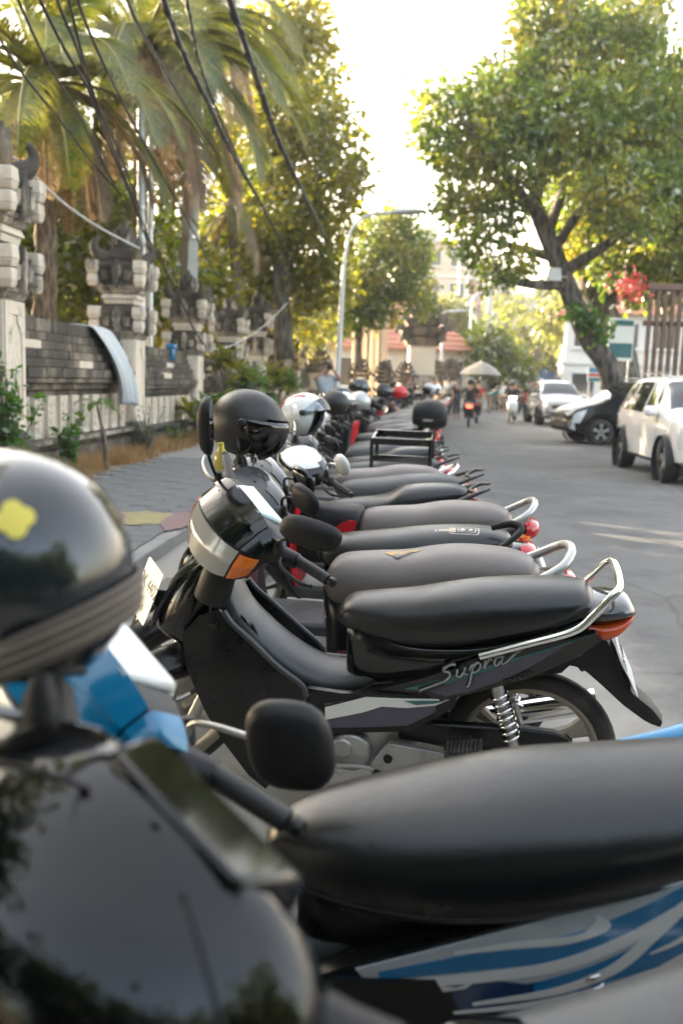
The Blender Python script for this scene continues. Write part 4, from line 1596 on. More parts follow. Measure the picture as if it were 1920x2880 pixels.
COWL = [(.905, .975, .15), (.880, 1.05, .185), (.892, 1.112, .205), (.945, 1.152, .185), (1.005, 1.130, .185), (1.072, 1.093, .185), (1.108, 1.045, .185), (1.128, .985, .17), (1.075, .950, .14), (.98, .940, .11)]
def pillow(mb, rows, r0, r1, f0, f1, off, nr, nf, C=(.965, 1.045), th=.012):
    """patch of a cushion shaped shell: rows is the (x, z, halfwidth) outline in the middle plane, f the angle towards the sides"""
    n = len(rows)
    outer, inner = [], []
    for dst, o in ((outer, off), (inner, off - th)):
        for i in range(nr + 1):
            q = lerp(r0, r1, i / nr)
            a = int(math.floor(q)) % n
            t = q - math.floor(q)
            t2 = t * t * (3 - 2 * t) * .25 + t * .75
            P0, P1 = rows[a], rows[(a + 1) % n]
            x, z, w = lerp(P0[0], P1[0], t2), lerp(P0[1], P1[1], t2), lerp(P0[2], P1[2], t2)
            row = []
            for j in range(nf + 1):
                f = R(lerp(f0, f1, j / nf))
                rho = abs(math.cos(f)) ** .42
                d = Vector((x - C[0], 0, z - C[1]))
                L = d.length
                d = d / L * (L + o) if L else d
                row.append((C[0] + d.x * rho - .035 * (1 - math.cos(f)) * (x > 1.0), (w + o) * math.sin(f), C[1] + d.z * rho))
            dst.append(row)
    m = nf + 1
    v = [p for r in outer for p in r] + [p for r in inner for p in r]
    O = (nr + 1) * m
    F = []
    for i in range(nr):
        for j in range(nf):
            q = i * m + j
            F += [(q, q + 1, q + m + 1, q + m), (O + q, O + q + m, O + q + m + 1, O + q + 1)]
    for i in range(nr):
        q = i * m
        F += [(q, q + m, O + q + m, O + q), (q + nf, O + q + nf, O + q + nf + m, q + nf + m)]
    for j in range(nf):
        q = nr * m + j
        F += [(j, O + j, O + j + 1, j + 1), (q, q + 1, O + q + 1, O + q)]
    return mb.add(v, F)

def underbone(root, lock=47, body='black_gloss', satin='black_satin', spine_mat='grey_plastic', seat=SEAT_A, seat_mat='seat_black', rim='rim_beige', cowl='black_gloss',
              lens='clear_lens', cover=None, mirrors=True, grab=True, dash='dash_glass', round_cowl=False):
    T = steer_matrix(lock)
    # wheels, fork, engine, exhaust
    wheel(root, 'rear_wheel', 0, .28, .075, M[rim])
    wheel(root, 'front_wheel', 1.225, .28, .068, M[rim], xf=T)
    for s in (1, -1):
        MB().tube([(1.225, .075 * s, .28), (1.165, .075 * s, .40), (1.06, .075 * s, .62)], [.02, .022, .019], 12).xf(T).build('fork_leg', M['steel'], root)
    ff = MB()
    rings = []
    for k in range(15):
        a = R(lerp(-18, 128, k / 14))
        ring = []
        for j in range(9):
            b = PI * j / 8
            rr = .305 + .022 * math.sin(b)
            ring.append((1.225 + math.cos(a) * rr, -math.cos(b) * (.062 if k < 12 else .05), .28 + math.sin(a) * rr))
        for j in range(8, -1, -1):
            b = PI * j / 8
            rr = .301 + .022 * math.sin(b)
            ring.append((1.225 + math.cos(a) * rr, -math.cos(b) * .058, .28 + math.sin(a) * rr))
        rings.append(ring)
    ff.loft(rings)
    ff.xf(T).build('front_fender', M[satin], root)
    MB().box(1.08, 1.17, -.085, .085, .50, .62, (.8, .8)).xf(T).build('fork_yoke', M[satin], root, bev=.012)
    eng = MB()
    eng.box(.36, .72, -.11, .10, .20, .40)
    e = eng.build('engine', M['alloy'], root, bev=.02)
    MB().lathe([(.001, .135), (.055, .135), (.066, .130), (.072, .118), (.075, .095), (.09, .08), (.092, .05)], (.575, 0, .265), n=28).build('crankcase_cover', M['alloy'], e)
    MB().lathe([(.001, .143), (.030, .143), (.034, .139), (.036, .133)], (.60, 0, .285), n=20).build('oil_cap', M['alloy'], e)
    MB().lathe([(.001, .138), (.014, .138), (.016, .12)], (.645, 0, .30), n=12).build('boss', M['alloy'], e)
    MB().tube([(.63, .10, .31), (.70, .06, .34), (.82, 0, .37)], [.055, .06, .055], 16).build('cylinder', M['alloy'], e)
    for k in range(7):
        MB().box(.735 + k * .016, .742 + k * .016, -.07, .07, .29, .43).build('cooling_fin', M['alloy'], e)
    # foot peg bracket, peg, gear lever
    br = sheet(MB(), [(.46, .31), (.44, .33), (.27, .315), (.235, .30), (.235, .255), (.30, .27), (.40, .245), (.44, .21), (.49, .19), (.51, .23)], lambda x, z: .155, .022, .05)
    b = br.build('peg_bracket', M['alloy'], root, bev=.005)
    for q in ((.445, .275), (.385, .232), (.48, .215)):
        MB().lathe([(.001, .162), (.014, .162), (.017, .15), (.017, .13)], (q[0], 0, q[1]), n=14).build('bolt', M['black_satin'], b)
    pg = MB()
    for k in range(9):
        t = k / 8
        pg.box(.255 - .10 * t - .008, .255 - .10 * t + .004, .165 + .035 * t, .235 + .035 * t, .318 + .045 * t, .372 + .04 * t)
    pg.box(.15, .26, .17, .25, .325, .365)
    pg.build('foot_peg', M['rubber'], root, bev=.004)
    MB().tube(catmull([(.60, .15, .20), (.66, .16, .225), (.54, .165, .24), (.49, .165, .235)], 4), .007, 8).build('gear_lever', M['steel'], root)
    MB().tube([(.66, .13, .20), (.66, .24, .20)], .017, 10).build('front_peg', M['rubber'], root)
    MB().tube(catmull([(.80, -.05, .30), (.70, -.10, .22), (.45, -.12, .22), (.25, -.14, .26)], 5), .018, 10).tube(catmull([(.25, -.14, .26), (.18, -.15, .28), (-.22, -.17, .38)], 5), [.022, .042, .045], 14).build('exhaust', M['chrome'], root)
    MB().tube(catmull([(.36, .11, .26), (.30, .17, .10), (.27, .23, .02)], 4), .010, 8).box(.245, .295, .20, .26, .0, .012).build('side_stand', M['black_satin'], root)
    # swing arm, chain case, shocks
    for s in (1, -1):
        MB().tube([(.42, .07 * s, .33), (0, .085 * s, .285)], .017, 10, flat=1.3).build('swing_arm', M['black_satin'], root)
    sheet(MB(), [(.42, .40), (.30, .392), (.20, .395), (.04, .402), (-.07, .40), (-.115, .385), (-.135, .365), (-.12, .348), (-.05, .335), (.10, .32), (.30, .312), (.42, .32)], lambda x, z: .108, .035, .06).build('chain_case', M['black_satin'], root, bev=.008)
    spring(root, (.112, .118, .545), (.035, .115, .30), turns=7)
    spring(root, (.112, -.118, .545), (.035, -.115, .30), turns=7)
    # seat and body
    st = MB()
    body_loft(st, seat, 28, 2.5, 4, .5)
    sb = st.build('seat', M[seat_mat], root, smooth=180)
    for s in (1, -1):
        MB().tube(catmull([(q[0], s * (q[3] * .985), lerp(q[2], q[1], .22)) for q in seat[1:-1]], 3), .0028, 5).build('piping', M['black_plastic'], sb, smooth=180)
    us = MB()
    body_loft(us, [(.60, .70, .50, .06), (.55, .70, .47, .085), (.42, .67, .50, .10), (.30, .67, .52, .105), (.15, .69, .57, .105), (.0, .75, .62, .10), (-.10, .79, .66, .095), (-.17, .80, .71, .08)], 20, 3.2, 4)
    us.build('under_seat_cover', M[body], root, smooth=60)
    yf = lambda x, z: .128 + .016 * max(0, 1 - ((x - .15) / .42) ** 2) + .05 * (z - .62) * (x < 1)
    if cover is None:
        cover = [(.60, .455), (.52, .492), (.36, .558), (.17, .645), (-.03, .724), (-.165, .768), (-.185, .745), (-.12, .685), (-.07, .655), (.02, .60), (.15, .545), (.30, .485), (.46, .445), (.58, .43)]
    for s in (1, -1):
        panel(root, 'side_cover', cover, yf, body, s, .03)
        panel(root, 'inner_fender', [(.36, .50), (.20, .57), (.05, .625), (-.10, .69), (-.13, .66), (-.08, .60), (.02, .575), (.15, .535), (.26, .47), (.31, .40), (.42, .40)], lambda x, z: .085, 'black_plastic', s, .02)
        panel(root, 'lower_panel', [(.715, .49), (.60, .487), (.52, .495), (.27, .512), (.235, .50), (.24, .47), (.375, .375), (.66, .335), (.72, .34)], lambda x, z: .130 + .012 * max(0, 1 - ((x - .5) / .25) ** 2), satin, s, .02)
    # spine and leg shields
    sp = MB()
    path = catmull([(1.05, 0, .87), (1.01, 0, .77), (.965, 0, .68), (.88, 0, .594), (.80, 0, .532), (.715, 0, .490), (.64, 0, .480), (.56, 0, .496), (.475, 0, .545)], 5)
    rings = []
    for i, p in enumerate(path):
        a, c = path[max(i - 1, 0)], path[min(i + 1, len(path) - 1)]
        d = Vector((c[0] - a[0], 0, c[2] - a[2])).normalized()
        nn = Vector((-d.z, 0, d.x))
        if nn.z < 0:
            nn = -nn
        t = i / (len(path) - 1)
        w = .082 + .02 * math.sin(PI * t)
        h = .040
        rings.append([Vector(p) + Vector((0, w * sgnpow(math.cos(2 * PI * k / 20), .8), 0)) + nn * h * sgnpow(math.sin(2 * PI * k / 20), .9) for k in range(20)])
    sp.loft(rings)
    spo = sp.build('spine_cover', M[spine_mat], root, smooth=60)
    for k in range(2):
        sheet(MB(), [(.905 + k * .026, .672 + k * .020), (.917 + k * .026, .684 + k * .020), (.895 + k * .026, .640 + k * .022), (.885 + k * .026, .628 + k * .022)], lambda x, z: .083, .012, .05).build('vent_slot', M['black_plastic'], spo)
    shield = [(1.066, .72), (1.0, .745), (.967, .712), (.894, .644), (.809, .566), (.73, .502), (.722, .46), (.745, .40), (.785, .30), (.815, .20), (.83, .15), (.851, .122), (.906, .172), (.982, .29), (1.04, .40), (1.075, .487), (1.10, .562), (1.12, .66)]
    ysh = lambda x, z: .145 + .05 * max(0, min(1, (x - .72) / .3)) - .05 * max(0, (z - .55) / .2) + .02 * max(0, (.5 - z))
    for s in (1, -1):
        o = panel(root, 'leg_shield', shield, ysh, satin, s, .012)
        edge_pts = [(x, s * (ysh(x, z) + .002), z) for x, z in [(.985, .742), (.955, .702), (.894, .650), (.809, .572), (.73, .508), (.715, .47)]]
        MB().tube(catmull(edge_pts, 4), .010, 8).build('shield_edge', M[spine_mat], o)
    MB().lathe([(.001, .175), (.011, .175), (.013, .168), (.013, .15)], (1.01, 0, .70), n=12).build('shield_bolt', M['black_satin'], root)
    nose = MB()
    rings = []
    for z, x0, x1, w, px in catmull([(.885, 1.02, 1.085, .055, 2.2), (.86, 1.0, 1.125, .085, 2.2), (.80, 1.0, 1.195, .115, 2.0), (.73, 1.01, 1.235, .135, 2.0), (.665, 1.02, 1.262, .145, 2.0), (.635, 1.03, 1.245, .145, 2.2), (.60, 1.03, 1.17, .145, 2.4), (.50, 1.02, 1.11, .165, 2.5), (.38, 1.00, 1.05, .175, 2.5)], 4):
        ring = []
        for k in range(24):
            a = 2 * PI * k / 24
            ring.append(((x0 + x1) / 2 + (x1 - x0) / 2 * sgnpow(math.cos(a), 2 / px), w * sgnpow(math.sin(a), 2 / px), z))
        rings.append(ring)
    nose.loft(rings)
    nose.build('front_cover', M[body], root, smooth=60)
    for s in (1, -1):
        MB().tube(catmull([(1.09, .06 * s, .868), (1.17, .085 * s, .79), (1.225, .10 * s, .70), (1.24, .115 * s, .655)], 5), [.006, .010, .012, .006], 8).build('cover_ridge', M[body], root)
    # handlebar cowl
    if round_cowl:
        c, a, bb, h = (.965, 0, 1.045), (.165, .085), .205, (.105, .10)
        cw = MB()
        squad(cw, c, a, bb, h, (-180, 180), (-89, 89), 0, 48, 24, .92, .02)
        co = cw.xf(T).build('handlebar_cowl', M[satin], root, smooth=60)
        k = MB()
        squad(k, c, a, bb, h, (-58, 58), (-60, 12), .004, 24, 10, .92, .01)
        k.xf(T).build('headlight', M[lens], co)
        k = MB()
        squad(k, c, a, bb, h, (-66, 66), (17, 72), .005, 24, 10, .92, .01)
        k.xf(T).build('visor_panel', M[cowl], co, smooth=60)
        for s in (1, -1):
            k = MB()
            squad(k, c, a, bb, h, (s * 69, s * 128), (-30, 66), .004, 14, 10, .92, .01)
            k.xf(T).build('cowl_side', M[cowl], co, smooth=60)
            k = MB()
            squad(k, c, a, bb, h, (s * 66.4, s * 68.4), (-40, 74), .008, 3, 16, .92, .012)
            k.xf(T).build('trim_strip', M['black_plastic'], co, smooth=60)
    else:
        cw = MB()
        pillow(cw, COWL, 0, len(COWL), -90, 90, 0, 60, 28)
        co = cw.xf(T).build('handlebar_cowl', M[satin], root, smooth=28)
        k = MB()
        pillow(k, COWL, 5.12, 6.95, -48, 48, .004, 10, 24)
        k.xf(T).build('headlight', M[lens], co, smooth=40)
        for s in (1, -1):
            k = MB()
            pillow(k, COWL, 5.25, 7.0, s * 51, s * 76, .006, 10, 8)
            k.xf(T).build('indicator', M['amber_lens'], co, smooth=40)
            k = MB()
            pillow(k, COWL, 2.2, 4.9, s * 47, s * 72, .005, 12, 8)
            k.xf(T).build('cowl_side', M[cowl], co, smooth=28)
        k = MB()
        pillow(k, COWL, 3.05, 4.93, -45, 45, .006, 12, 20)
        k.xf(T).build('visor_panel', M[cowl], co, smooth=28)
    k = MB()
    k.add([(.955, -.085, 1.158), (.955, .085, 1.158), (.875, .105, 1.112), (.875, -.105, 1.112), (.955, -.085, 1.12), (.955, .085, 1.12), (.885, .105, 1.08), (.885, -.105, 1.08)],
          [(0, 1, 2, 3), (0, 4, 5, 1), (1, 5, 6, 2), (2, 6, 7, 3), (3, 7, 4, 0)])
    k.xf(T).build('instrument_panel', M[dash], co, bev=.012)
    MB().tube([(1.0, 0, 1.0), (1.05, 0, .88), (1.075, 0, .80)], [.05, .055, .06], 16).xf(T).build('steering_column', M['black_plastic'], root)
    for s in (1, -1):
        MB().tube(catmull([(.955, .14 * s, 1.055), (.935, .19 * s, 1.062), (.905, .235 * s, 1.066)], 4), [.040, .034, .024], 14).xf(T).build('handlebar_arm', M['black_plastic'], root)
        grip(root, (.905, .225 * s, 1.066), (.862, .345 * s, 1.062), T)
        if mirrors:
            if s > 0:
                mirror(root, (.945, .195, 1.085), (.955, .212, 1.145), (.895, .285, 1.205), (-.81, -.58, .10), (.092, .050, .030), T, shape='soft', sk=.25)
            else:
                mirror(root, (.955, -.195, 1.085), (.985, -.20, 1.19), (.985, -.205, 1.305), (-.85, .52, .05), (.048, .088, .030), T, shape='soft', sk=-.15)
        lever(root, (.93, .20 * s, 1.075), (.965, .24 * s, 1.078), (.955, .32 * s, 1.075), (.93, .365 * s, 1.078), T, 'black_satin' if s > 0 else 'alloy')
    for y0, y1, q in ((.17, .05, 0), (-.17, -.06, .01), (.12, .02, .03)):
        a_, b_ = T @ Vector((.97, y0, 1.04)), T @ Vector((1.06, y0 * .8, .98))
        MB().tube(catmull([tuple(a_), tuple(b_), (1.07 + q, y1, .90), (1.03, y1 * .6, .82)], 5), .0045, 6).build('control_cable', M['rubber_grip'], root, smooth=180)
    # tail
    tl = MB()
    body_loft(tl, [(-.13, .835, .765, .095), (-.18, .838, .770, .108), (-.225, .840, .778, .102), (-.262, .832, .785, .080), (-.287, .806, .790, .045)], 20, 2.4, 4)
    tl.build('tail_cover', M['smoke_lens'], root, smooth=60)
    tr_ = MB()
    body_loft(tr_, [(-.15, .772, .735, .090), (-.19, .778, .712, .105), (-.235, .785, .727, .098), (-.268, .795, .765, .078), (-.286, .80, .785, .045)], 20, 2.6, 4)
    tr_.build('tail_light', M['tail_lens'], root, smooth=60)
    rf = MB()
    inn = resample([(-.05, .62), (-.106, .625), (-.141, .618), (-.2, .567), (-.276, .495), (-.357, .435), (-.395, .423)], 16)
    out = resample([(-.13, .735), (-.21, .71), (-.238, .66), (-.262, .60), (-.30, .535), (-.374, .475), (-.402, .436)], 16)
    rings = []
    for i in range(16):
        w = lerp(.085, .045, i / 15)
        p, q = inn[i], out[i]
        mid = (p + q) / 2
        rings.append([(p[0], w, p[1]), (mid[0], w * 1.02, mid[1]), (q[0], w * .85, q[1]), (q[0] - .004, 0, q[1] + .006), (q[0], -w * .85, q[1]), (mid[0], -w * 1.02, mid[1]), (p[0], -w, p[1]), (lerp(p[0], q[0], .8), -w * .7, lerp(p[1], q[1], .8)), (lerp(p[0], q[0], .8), w * .7, lerp(p[1], q[1], .8))])
    rf.loft(rings)
    rf.build('rear_fender', M['black_plastic'], root)
    if grab:
        g = catmull([(.17, .150, .664), (.04, .152, .716), (-.10, .150, .772), (-.155, .145, .826), (-.20, .138, .885), (-.222, .115, .905), (-.228, .04, .908), (-.228, -.04, .908), (-.222, -.115, .905), (-.20, -.138, .885), (-.155, -.145, .826), (-.10, -.150, .772), (.04, -.152, .716), (.17, -.150, .664)], 5)
        MB().tube(g, .0125, 12).build('grab_rail', M['chrome'], root)
        for s in (1, -1):
            for x, z in ((.14, .665), (-.04, .735)):
                MB().tube([(x, .10 * s, z - .005), (x, .148 * s, z)], .010, 8).build('rail_mount', M['black_satin'], root)
    for s in (1, -1):
        rl = MB().lathe([(.001, .012), (.014, .012), (.018, .008), (.020, 0)], (-.118, .118, .695), n=16)
        if s < 0:
            rl.xf(Matrix.Scale(-1, 4, (0, 1, 0)))
        rl.build('reflector', M['chrome'], root)
    return T

from mathutils.bvhtree import BVHTree
def bvh_of(mb):
    return BVHTree.FromPolygons(mb.v, mb.f)

def drape_pts(bvh, pts, direction, off=.0015):
    d = Vector(direction).normalized()
    out = []
    for p in pts:
        hit = bvh.ray_cast(Vector(p) - d * .5, d)
        out.append(hit[0] - d * off if hit[0] is not None else Vector(p))
    return out

def drape_obj(o, bvh, direction, off=.0015):
    for v in o.data.vertices:
        h = bvh.ray_cast(v.co - Vector(direction).normalized() * .5, Vector(direction).normalized())
        if h[0] is not None:
            v.co = h[0] - Vector(direction).normalized() * off
    return o

def drape_poly(parent, name, outline3, bvh, direction, mat, off=.002, edge=.012):
    """a flat printed patch that follows the surface under it"""
    bm = bmesh.new()
    bm.faces.new([bm.verts.new(p) for p in outline3])
    bmesh.ops.triangulate(bm, faces=bm.faces[:])
    for _ in range(5):
        L = [e for e in bm.edges if e.calc_length() > edge]
        if not L:
            break
        bmesh.ops.subdivide_edges(bm, edges=L, cuts=1)
        bmesh.ops.triangulate(bm, faces=[f for f in bm.faces if len(f.verts) > 3])
    bm.verts.index_update()
    mb = MB().add([v.co for v in bm.verts], [tuple(v.index for v in f.verts) for f in bm.faces])
    bm.free()
    mb.v = [tuple(p) for p in drape_pts(bvh, mb.v, direction, off)]
    return mb.build(name, M[mat], parent, smooth=180)

SEAT_S = [(.635, .695, .665, .050), (.612, .752, .625, .092), (.565, .786, .605, .118), (.45, .802, .600, .132), (.33, .813, .612, .138), (.20, .840, .640, .142),
          (.10, .850, .662, .141), (-.03, .847, .690, .132), (-.10, .836, .712, .117), (-.15, .815, .735, .095), (-.182, .780, .752, .045)]

SEAT_STEP = [(.66, .660, .635, .045), (.63, .705, .60, .080), (.56, .735, .585, .105), (.45, .752, .585, .125), (.33, .768, .60, .135), (.235, .795, .625, .138), (.16, .838, .655, .135),
             (.06, .858, .69, .130), (-.06, .868, .735, .118), (-.16, .868, .775, .098), (-.22, .852, .80, .072), (-.245, .83, .81, .035)]
SEAT_FLAT = [(.655, .690, .665, .045), (.625, .738, .635, .085), (.55, .762, .615, .112), (.44, .778, .61, .128), (.32, .795, .622, .136), (.20, .815, .645, .140),
             (.08, .828, .668, .138), (-.04, .834, .70, .128), (-.13, .830, .725, .112), (-.19, .812, .748, .085), (-.215, .785, .757, .042)]

def scooter(root, lock=42, body='paint_red', body2='black_plastic', seat_mat='seat_brown', rail='silver', cowl='black_gloss', floor='grey_plastic', rim='rim_grey', tail='red_lens', seat=SEAT_S,
            mirror_style='oval', mirror_mat='black_satin', box=False, tall=1.0):
    T = steer_matrix(lock, 1.26, 26.5, .08)
    wheel(root, 'rear_wheel', 0, .265, .085, M[rim], 'five')
    wheel(root, 'front_wheel', 1.26, .265, .078, M[rim], 'five', xf=T, disc=True)
    for s in (1, -1):
        MB().tube([(1.26, .072 * s, .265), (1.20, .072 * s, .39), (1.12, .072 * s, .56)], .018, 10).xf(T).build('fork_leg', M['steel'], root)
    ff = MB()
    rings = []
    for k in range(13):
        a = R(lerp(0, 120, k / 12))
        ring = []
        for j in range(9):
            b = PI * j / 8
            rr = .285 + .03 * math.sin(b)
            ring.append((1.26 + math.cos(a) * rr, -math.cos(b) * .065, .265 + math.sin(a) * rr))
        for j in range(8, -1, -1):
            b = PI * j / 8
            rr = .280 + .03 * math.sin(b)
            ring.append((1.26 + math.cos(a) * rr, -math.cos(b) * .061, .265 + math.sin(a) * rr))
        rings.append(ring)
    ff.loft(rings).xf(T).build('front_fender', M[body], root)
    # power unit, exhaust, stand
    un = MB()
    body_loft(un, [(.42, .36, .20, .045), (.30, .37, .18, .055), (.10, .35, .19, .06), (-.04, .34, .20, .055), (-.09, .31, .23, .03)], 16, 3, 3)
    un.shift(0, .10, 0).build('transmission_case', M['alloy'], root, smooth=50)
    MB().tube(catmull([(.42, -.06, .22), (.30, -.13, .20), (.15, -.15, .25), (-.22, -.17, .36)], 5), [.016, .02, .045, .05, .045], 14).build('exhaust', M['black_satin'], root)
    MB().tube(catmull([(.50, .10, .26), (.45, .17, .11), (.42, .24, .01)], 4), .010, 8).build('side_stand', M['black_satin'], root)
    spring(root, (.12, -.10, .60), (.03, -.10, .30), turns=7)
    # body
    bd = MB()
    body_loft(bd, [(.615, .665, .36, .105), (.56, .655, .31, .145), (.40, .655, .33, .163), (.22, .675, .42, .165), (.05, .71, .50, .155), (-.10, .745, .57, .138), (-.22, .775, .645, .108), (-.30, .765, .71, .050)], 24, 2.8, 4)
    bo = bd.build('body_cover', M[body], root, smooth=60)
    for s in (1, -1):
        panel(bo, 'side_panel', [(.56, .45), (.40, .47), (.22, .53), (.02, .60), (-.14, .67), (-.10, .61), (.05, .52), (.25, .42), (.42, .34), (.56, .33)], lambda x, z: .172 - .03 * max(0, (.1 - x)) - .02 * max(0, x - .45), body2, s, .02)
    st = MB()
    body_loft(st, seat, 28, 2.5, 4, .5)
    st.build('seat', M[seat_mat], root, smooth=180)
    fl = MB()
    fl.box(.56, 1.0, -.155, .155, .30, .375)
    fo = fl.build('floorboard', M[floor], root, bev=.02)
    ni = MB()
    rings = []
    for z, x0, x1, w in catmull([(.97, .905, .985, .10), (.90, .925, 1.06, .165), (.78, .955, 1.14, .205), (.62, .985, 1.185, .215), (.48, .985, 1.165, .20), (.37, .955, 1.08, .175), (.30, .93, 1.0, .15)], 4):
        ring = []
        for k in range(28):
            a = 2 * PI * k / 28
            ca = math.cos(a)
            ring.append(((x0 + x1) / 2 + (x1 - x0) / 2 * sgnpow(ca, .85) - (.045 * (math.sin(a) ** 2)), w * sgnpow(math.sin(a), .8), z))
        rings.append(ring)
    ni.loft(rings).build('front_shield', M[body], root, smooth=60)
    ip = MB()
    rings = []
    for z, x0, x1, w in catmull([(.96, .89, .93, .085), (.88, .905, .955, .135), (.74, .925, .975, .165), (.58, .945, .995, .17), (.44, .935, .985, .16), (.37, .92, .97, .15)], 3):
        rings.append([((x0 + x1) / 2 + (x1 - x0) / 2 * sgnpow(math.cos(2 * PI * k / 20), .8), w * sgnpow(math.sin(2 * PI * k / 20), .7), z) for k in range(20)])
    ip.loft(rings).build('inner_panel', M[body2], root, smooth=60)
    # handlebar head
    c, a, b, h = (.925, 0, 1.035), (.135, .10), .165, (.062, .085)
    k = MB()
    squad(k, c, a, b, h, (-180, 180), (-89, 89), 0, 40, 20, .80, .02)
    co = k.xf(T).build('handlebar_cowl', M[cowl], root, smooth=60)
    k = MB()
    squad(k, c, a, b, h, (-48, 48), (-50, 8), .004, 20, 8, .80, .01)
    k.xf(T).build('headlight', M['clear_lens'], co)
    k = MB()
    squad(k, c, a, b, h, (105, 255), (30, 72), .004, 20, 8, .80, .01)
    k.xf(T).build('instrument_panel', M['smoke_lens'], co)
    MB().tube([(.96, 0, 1.0), (1.0, 0, .90)], .05, 14).xf(T).build('steering_column', M['black_plastic'], root)
    for s in (1, -1):
        MB().tube(catmull([(.925, .12 * s, 1.03), (.90, .18 * s, 1.045), (.88, .235 * s, 1.045)], 4), [.028, .024, .021], 12).xf(T).build('handlebar_arm', M['black_plastic'], root)
        MB().tube([(.897, .19 * s, 1.045), (.884, .228 * s, 1.045)], .027, 12).xf(T).build('switch_box', M['black_plastic'], root)
        grip(root, (.88, .235 * s, 1.045), (.842, .345 * s, 1.038), T)
        lever(root, (.915, .20 * s, 1.045), (.945, .25 * s, 1.045), (.935, .32 * s, 1.04), (.905, .365 * s, 1.045), T, 'black_satin' if s > 0 else 'alloy')
        if mirror_style:
            hd = (.86, .285 * s, 1.175 * tall)
            mirror(root, (.90, .195 * s, 1.06), (.905, .20 * s, 1.14), hd, (-.9, -.2 * s, .1), (.068, .052, .024) if mirror_style == 'oval' else (.056, .056, .022), T, mat=mirror_mat, shape='soft' if mirror_style == 'oval' else 'round', stem='chrome' if mirror_style == 'round' else 'black_satin')
    # tail
    k = MB()
    squad(k, (-.235, 0, .735), (.05, .085), .105, (.045, .06), (100, 260), (-70, 60), .004, 20, 8, .85, .01)
    k.build('tail_light', M[tail], root)
    for s in (1, -1):
        k = MB()
        squad(k, (-.225, 0, .70), (.05, .08), .12, (.03, .03), (s * 80, s * 125), (-70, 60), .004, 8, 6, .85, .01)
        k.build('indicator', M['amber_lens'], root)
    if rail == 'silver' or rail == 'chrome':
        g = catmull([(.02, .145, .700), (-.08, .150, .742), (-.18, .148, .792), (-.255, .125, .838), (-.285, .06, .862), (-.29, 0, .866), (-.285, -.06, .862), (-.255, -.125, .838), (-.18, -.148, .792), (-.08, -.150, .742), (.02, -.145, .700)], 5)
        MB().tube(g, .018 if rail == 'silver' else .0125, 12).build('grab_rail', M['silver_paint' if rail == 'silver' else 'chrome'], root)
    elif rail == 'black':
        g = catmull([(.06, .150, .690), (-.06, .155, .745), (-.18, .150, .805), (-.29, .115, .850), (-.36, .07, .868)], 5)
        for s in (1, -1):
            MB().tube([(p[0], p[1] * s, p[2]) for p in g], [.012, .018, .02, .018, .010], 12, flat=.7).build('grab_rail', M['black_satin'], root)
        MB().tube(catmull([(-.30, .11, .852), (-.25, .03, .842), (-.25, -.03, .842), (-.30, -.11, .852)], 4), .012, 10).build('rail_bridge', M['black_satin'], root)
    elif rail == 'grey':
        for s in (1, -1):
            MB().tube(catmull([(.0, .148, .70), (-.12, .152, .765), (-.21, .145, .835), (-.245, .12, .875), (-.20, .09, .885), (-.12, .08, .86)], 5), [.010, .016, .018, .018, .014], 12, flat=.8).build('grab_rail', M['grey_plastic'], root)
    rf = MB()
    inn = resample([(-.16, .58), (-.24, .54), (-.31, .46), (-.36, .40)], 10)
    out = resample([(-.24, .66), (-.29, .60), (-.34, .50), (-.385, .41)], 10)
    rf.loft([[(inn[i][0], w, inn[i][1]), (out[i][0], w, out[i][1]), (out[i][0] - .004, 0, out[i][1]), (out[i][0], -w, out[i][1]), (inn[i][0], -w, inn[i][1])] for i, w in enumerate(np.linspace(.085, .06, 10))])
    rf.build('rear_fender', M['black_plastic'], root)
    plate(root, (-.352, 0, .545), (0, -1, 0), (.42, 0, .9), .24, .11, [])
    if box:
        k = MB()
        body_loft(k, [(.06, 1.12, .92, .19), (.03, 1.18, .89, .225), (-.10, 1.235, .875, .235), (-.25, 1.225, .875, .232), (-.36, 1.17, .88, .20), (-.40, 1.10, .90, .16)], 24, 3.4, 4)
        bx_ = k.build('top_box', M['black_plastic'], root, smooth=60)
        k = MB()
        g = [(.05, .194, 1.02), (.0, .232, 1.02), (-.2, .240, 1.02), (-.35, .205, 1.02), (-.405, .10, 1.02), (-.41, 0, 1.02), (-.405, -.10, 1.02), (-.35, -.205, 1.02), (-.2, -.240, 1.02), (.0, -.232, 1.02), (.05, -.194, 1.02)]
        k.tube(catmull(g, 3), .007, 6).build('lid_seam', M['black_satin'], bx_)
        MB().box(-.25, -.02, -.10, .10, .855, .885).build('box_mount', M['black_satin'], root)
    return T, st

def glass_mat(name, tint, mix, rough=.03):
    m, n, l, p = mat_new(name)
    n.remove(p)
    out = n['Material Output']
    tr = n.new('ShaderNodeBsdfTransparent')
    tr.inputs[0].default_value = (*tint, 1)
    gl = n.new('ShaderNodeBsdfGlossy')
    gl.inputs['Roughness'].default_value = rough
    gl.inputs[0].default_value = (.9, .9, .9, 1)
    fr = n.new('ShaderNodeFresnel')
    fr.inputs[0].default_value = 1.5
    ad = n.new('ShaderNodeMath')
    ad.operation = 'ADD'
    ad.inputs[1].default_value = mix
    l.new(fr.outputs[0], ad.inputs[0])
    mx = n.new('ShaderNodeMixShader')
    l.new(ad.outputs[0], mx.inputs[0])
    l.new(tr.outputs[0], mx.inputs[1])
    l.new(gl.outputs[0], mx.inputs[2])
    l.new(mx.outputs[0], out.inputs[0])
    return m
M['visor_brown'] = glass_mat('visor_brown', (.22, .12, .06), .04)
M['visor_clear'] = glass_mat('visor_clear', (.75, .78, .80), .06)
M['visor_smoke'] = glass_mat('visor_smoke', (.25, .26, .28), .05)

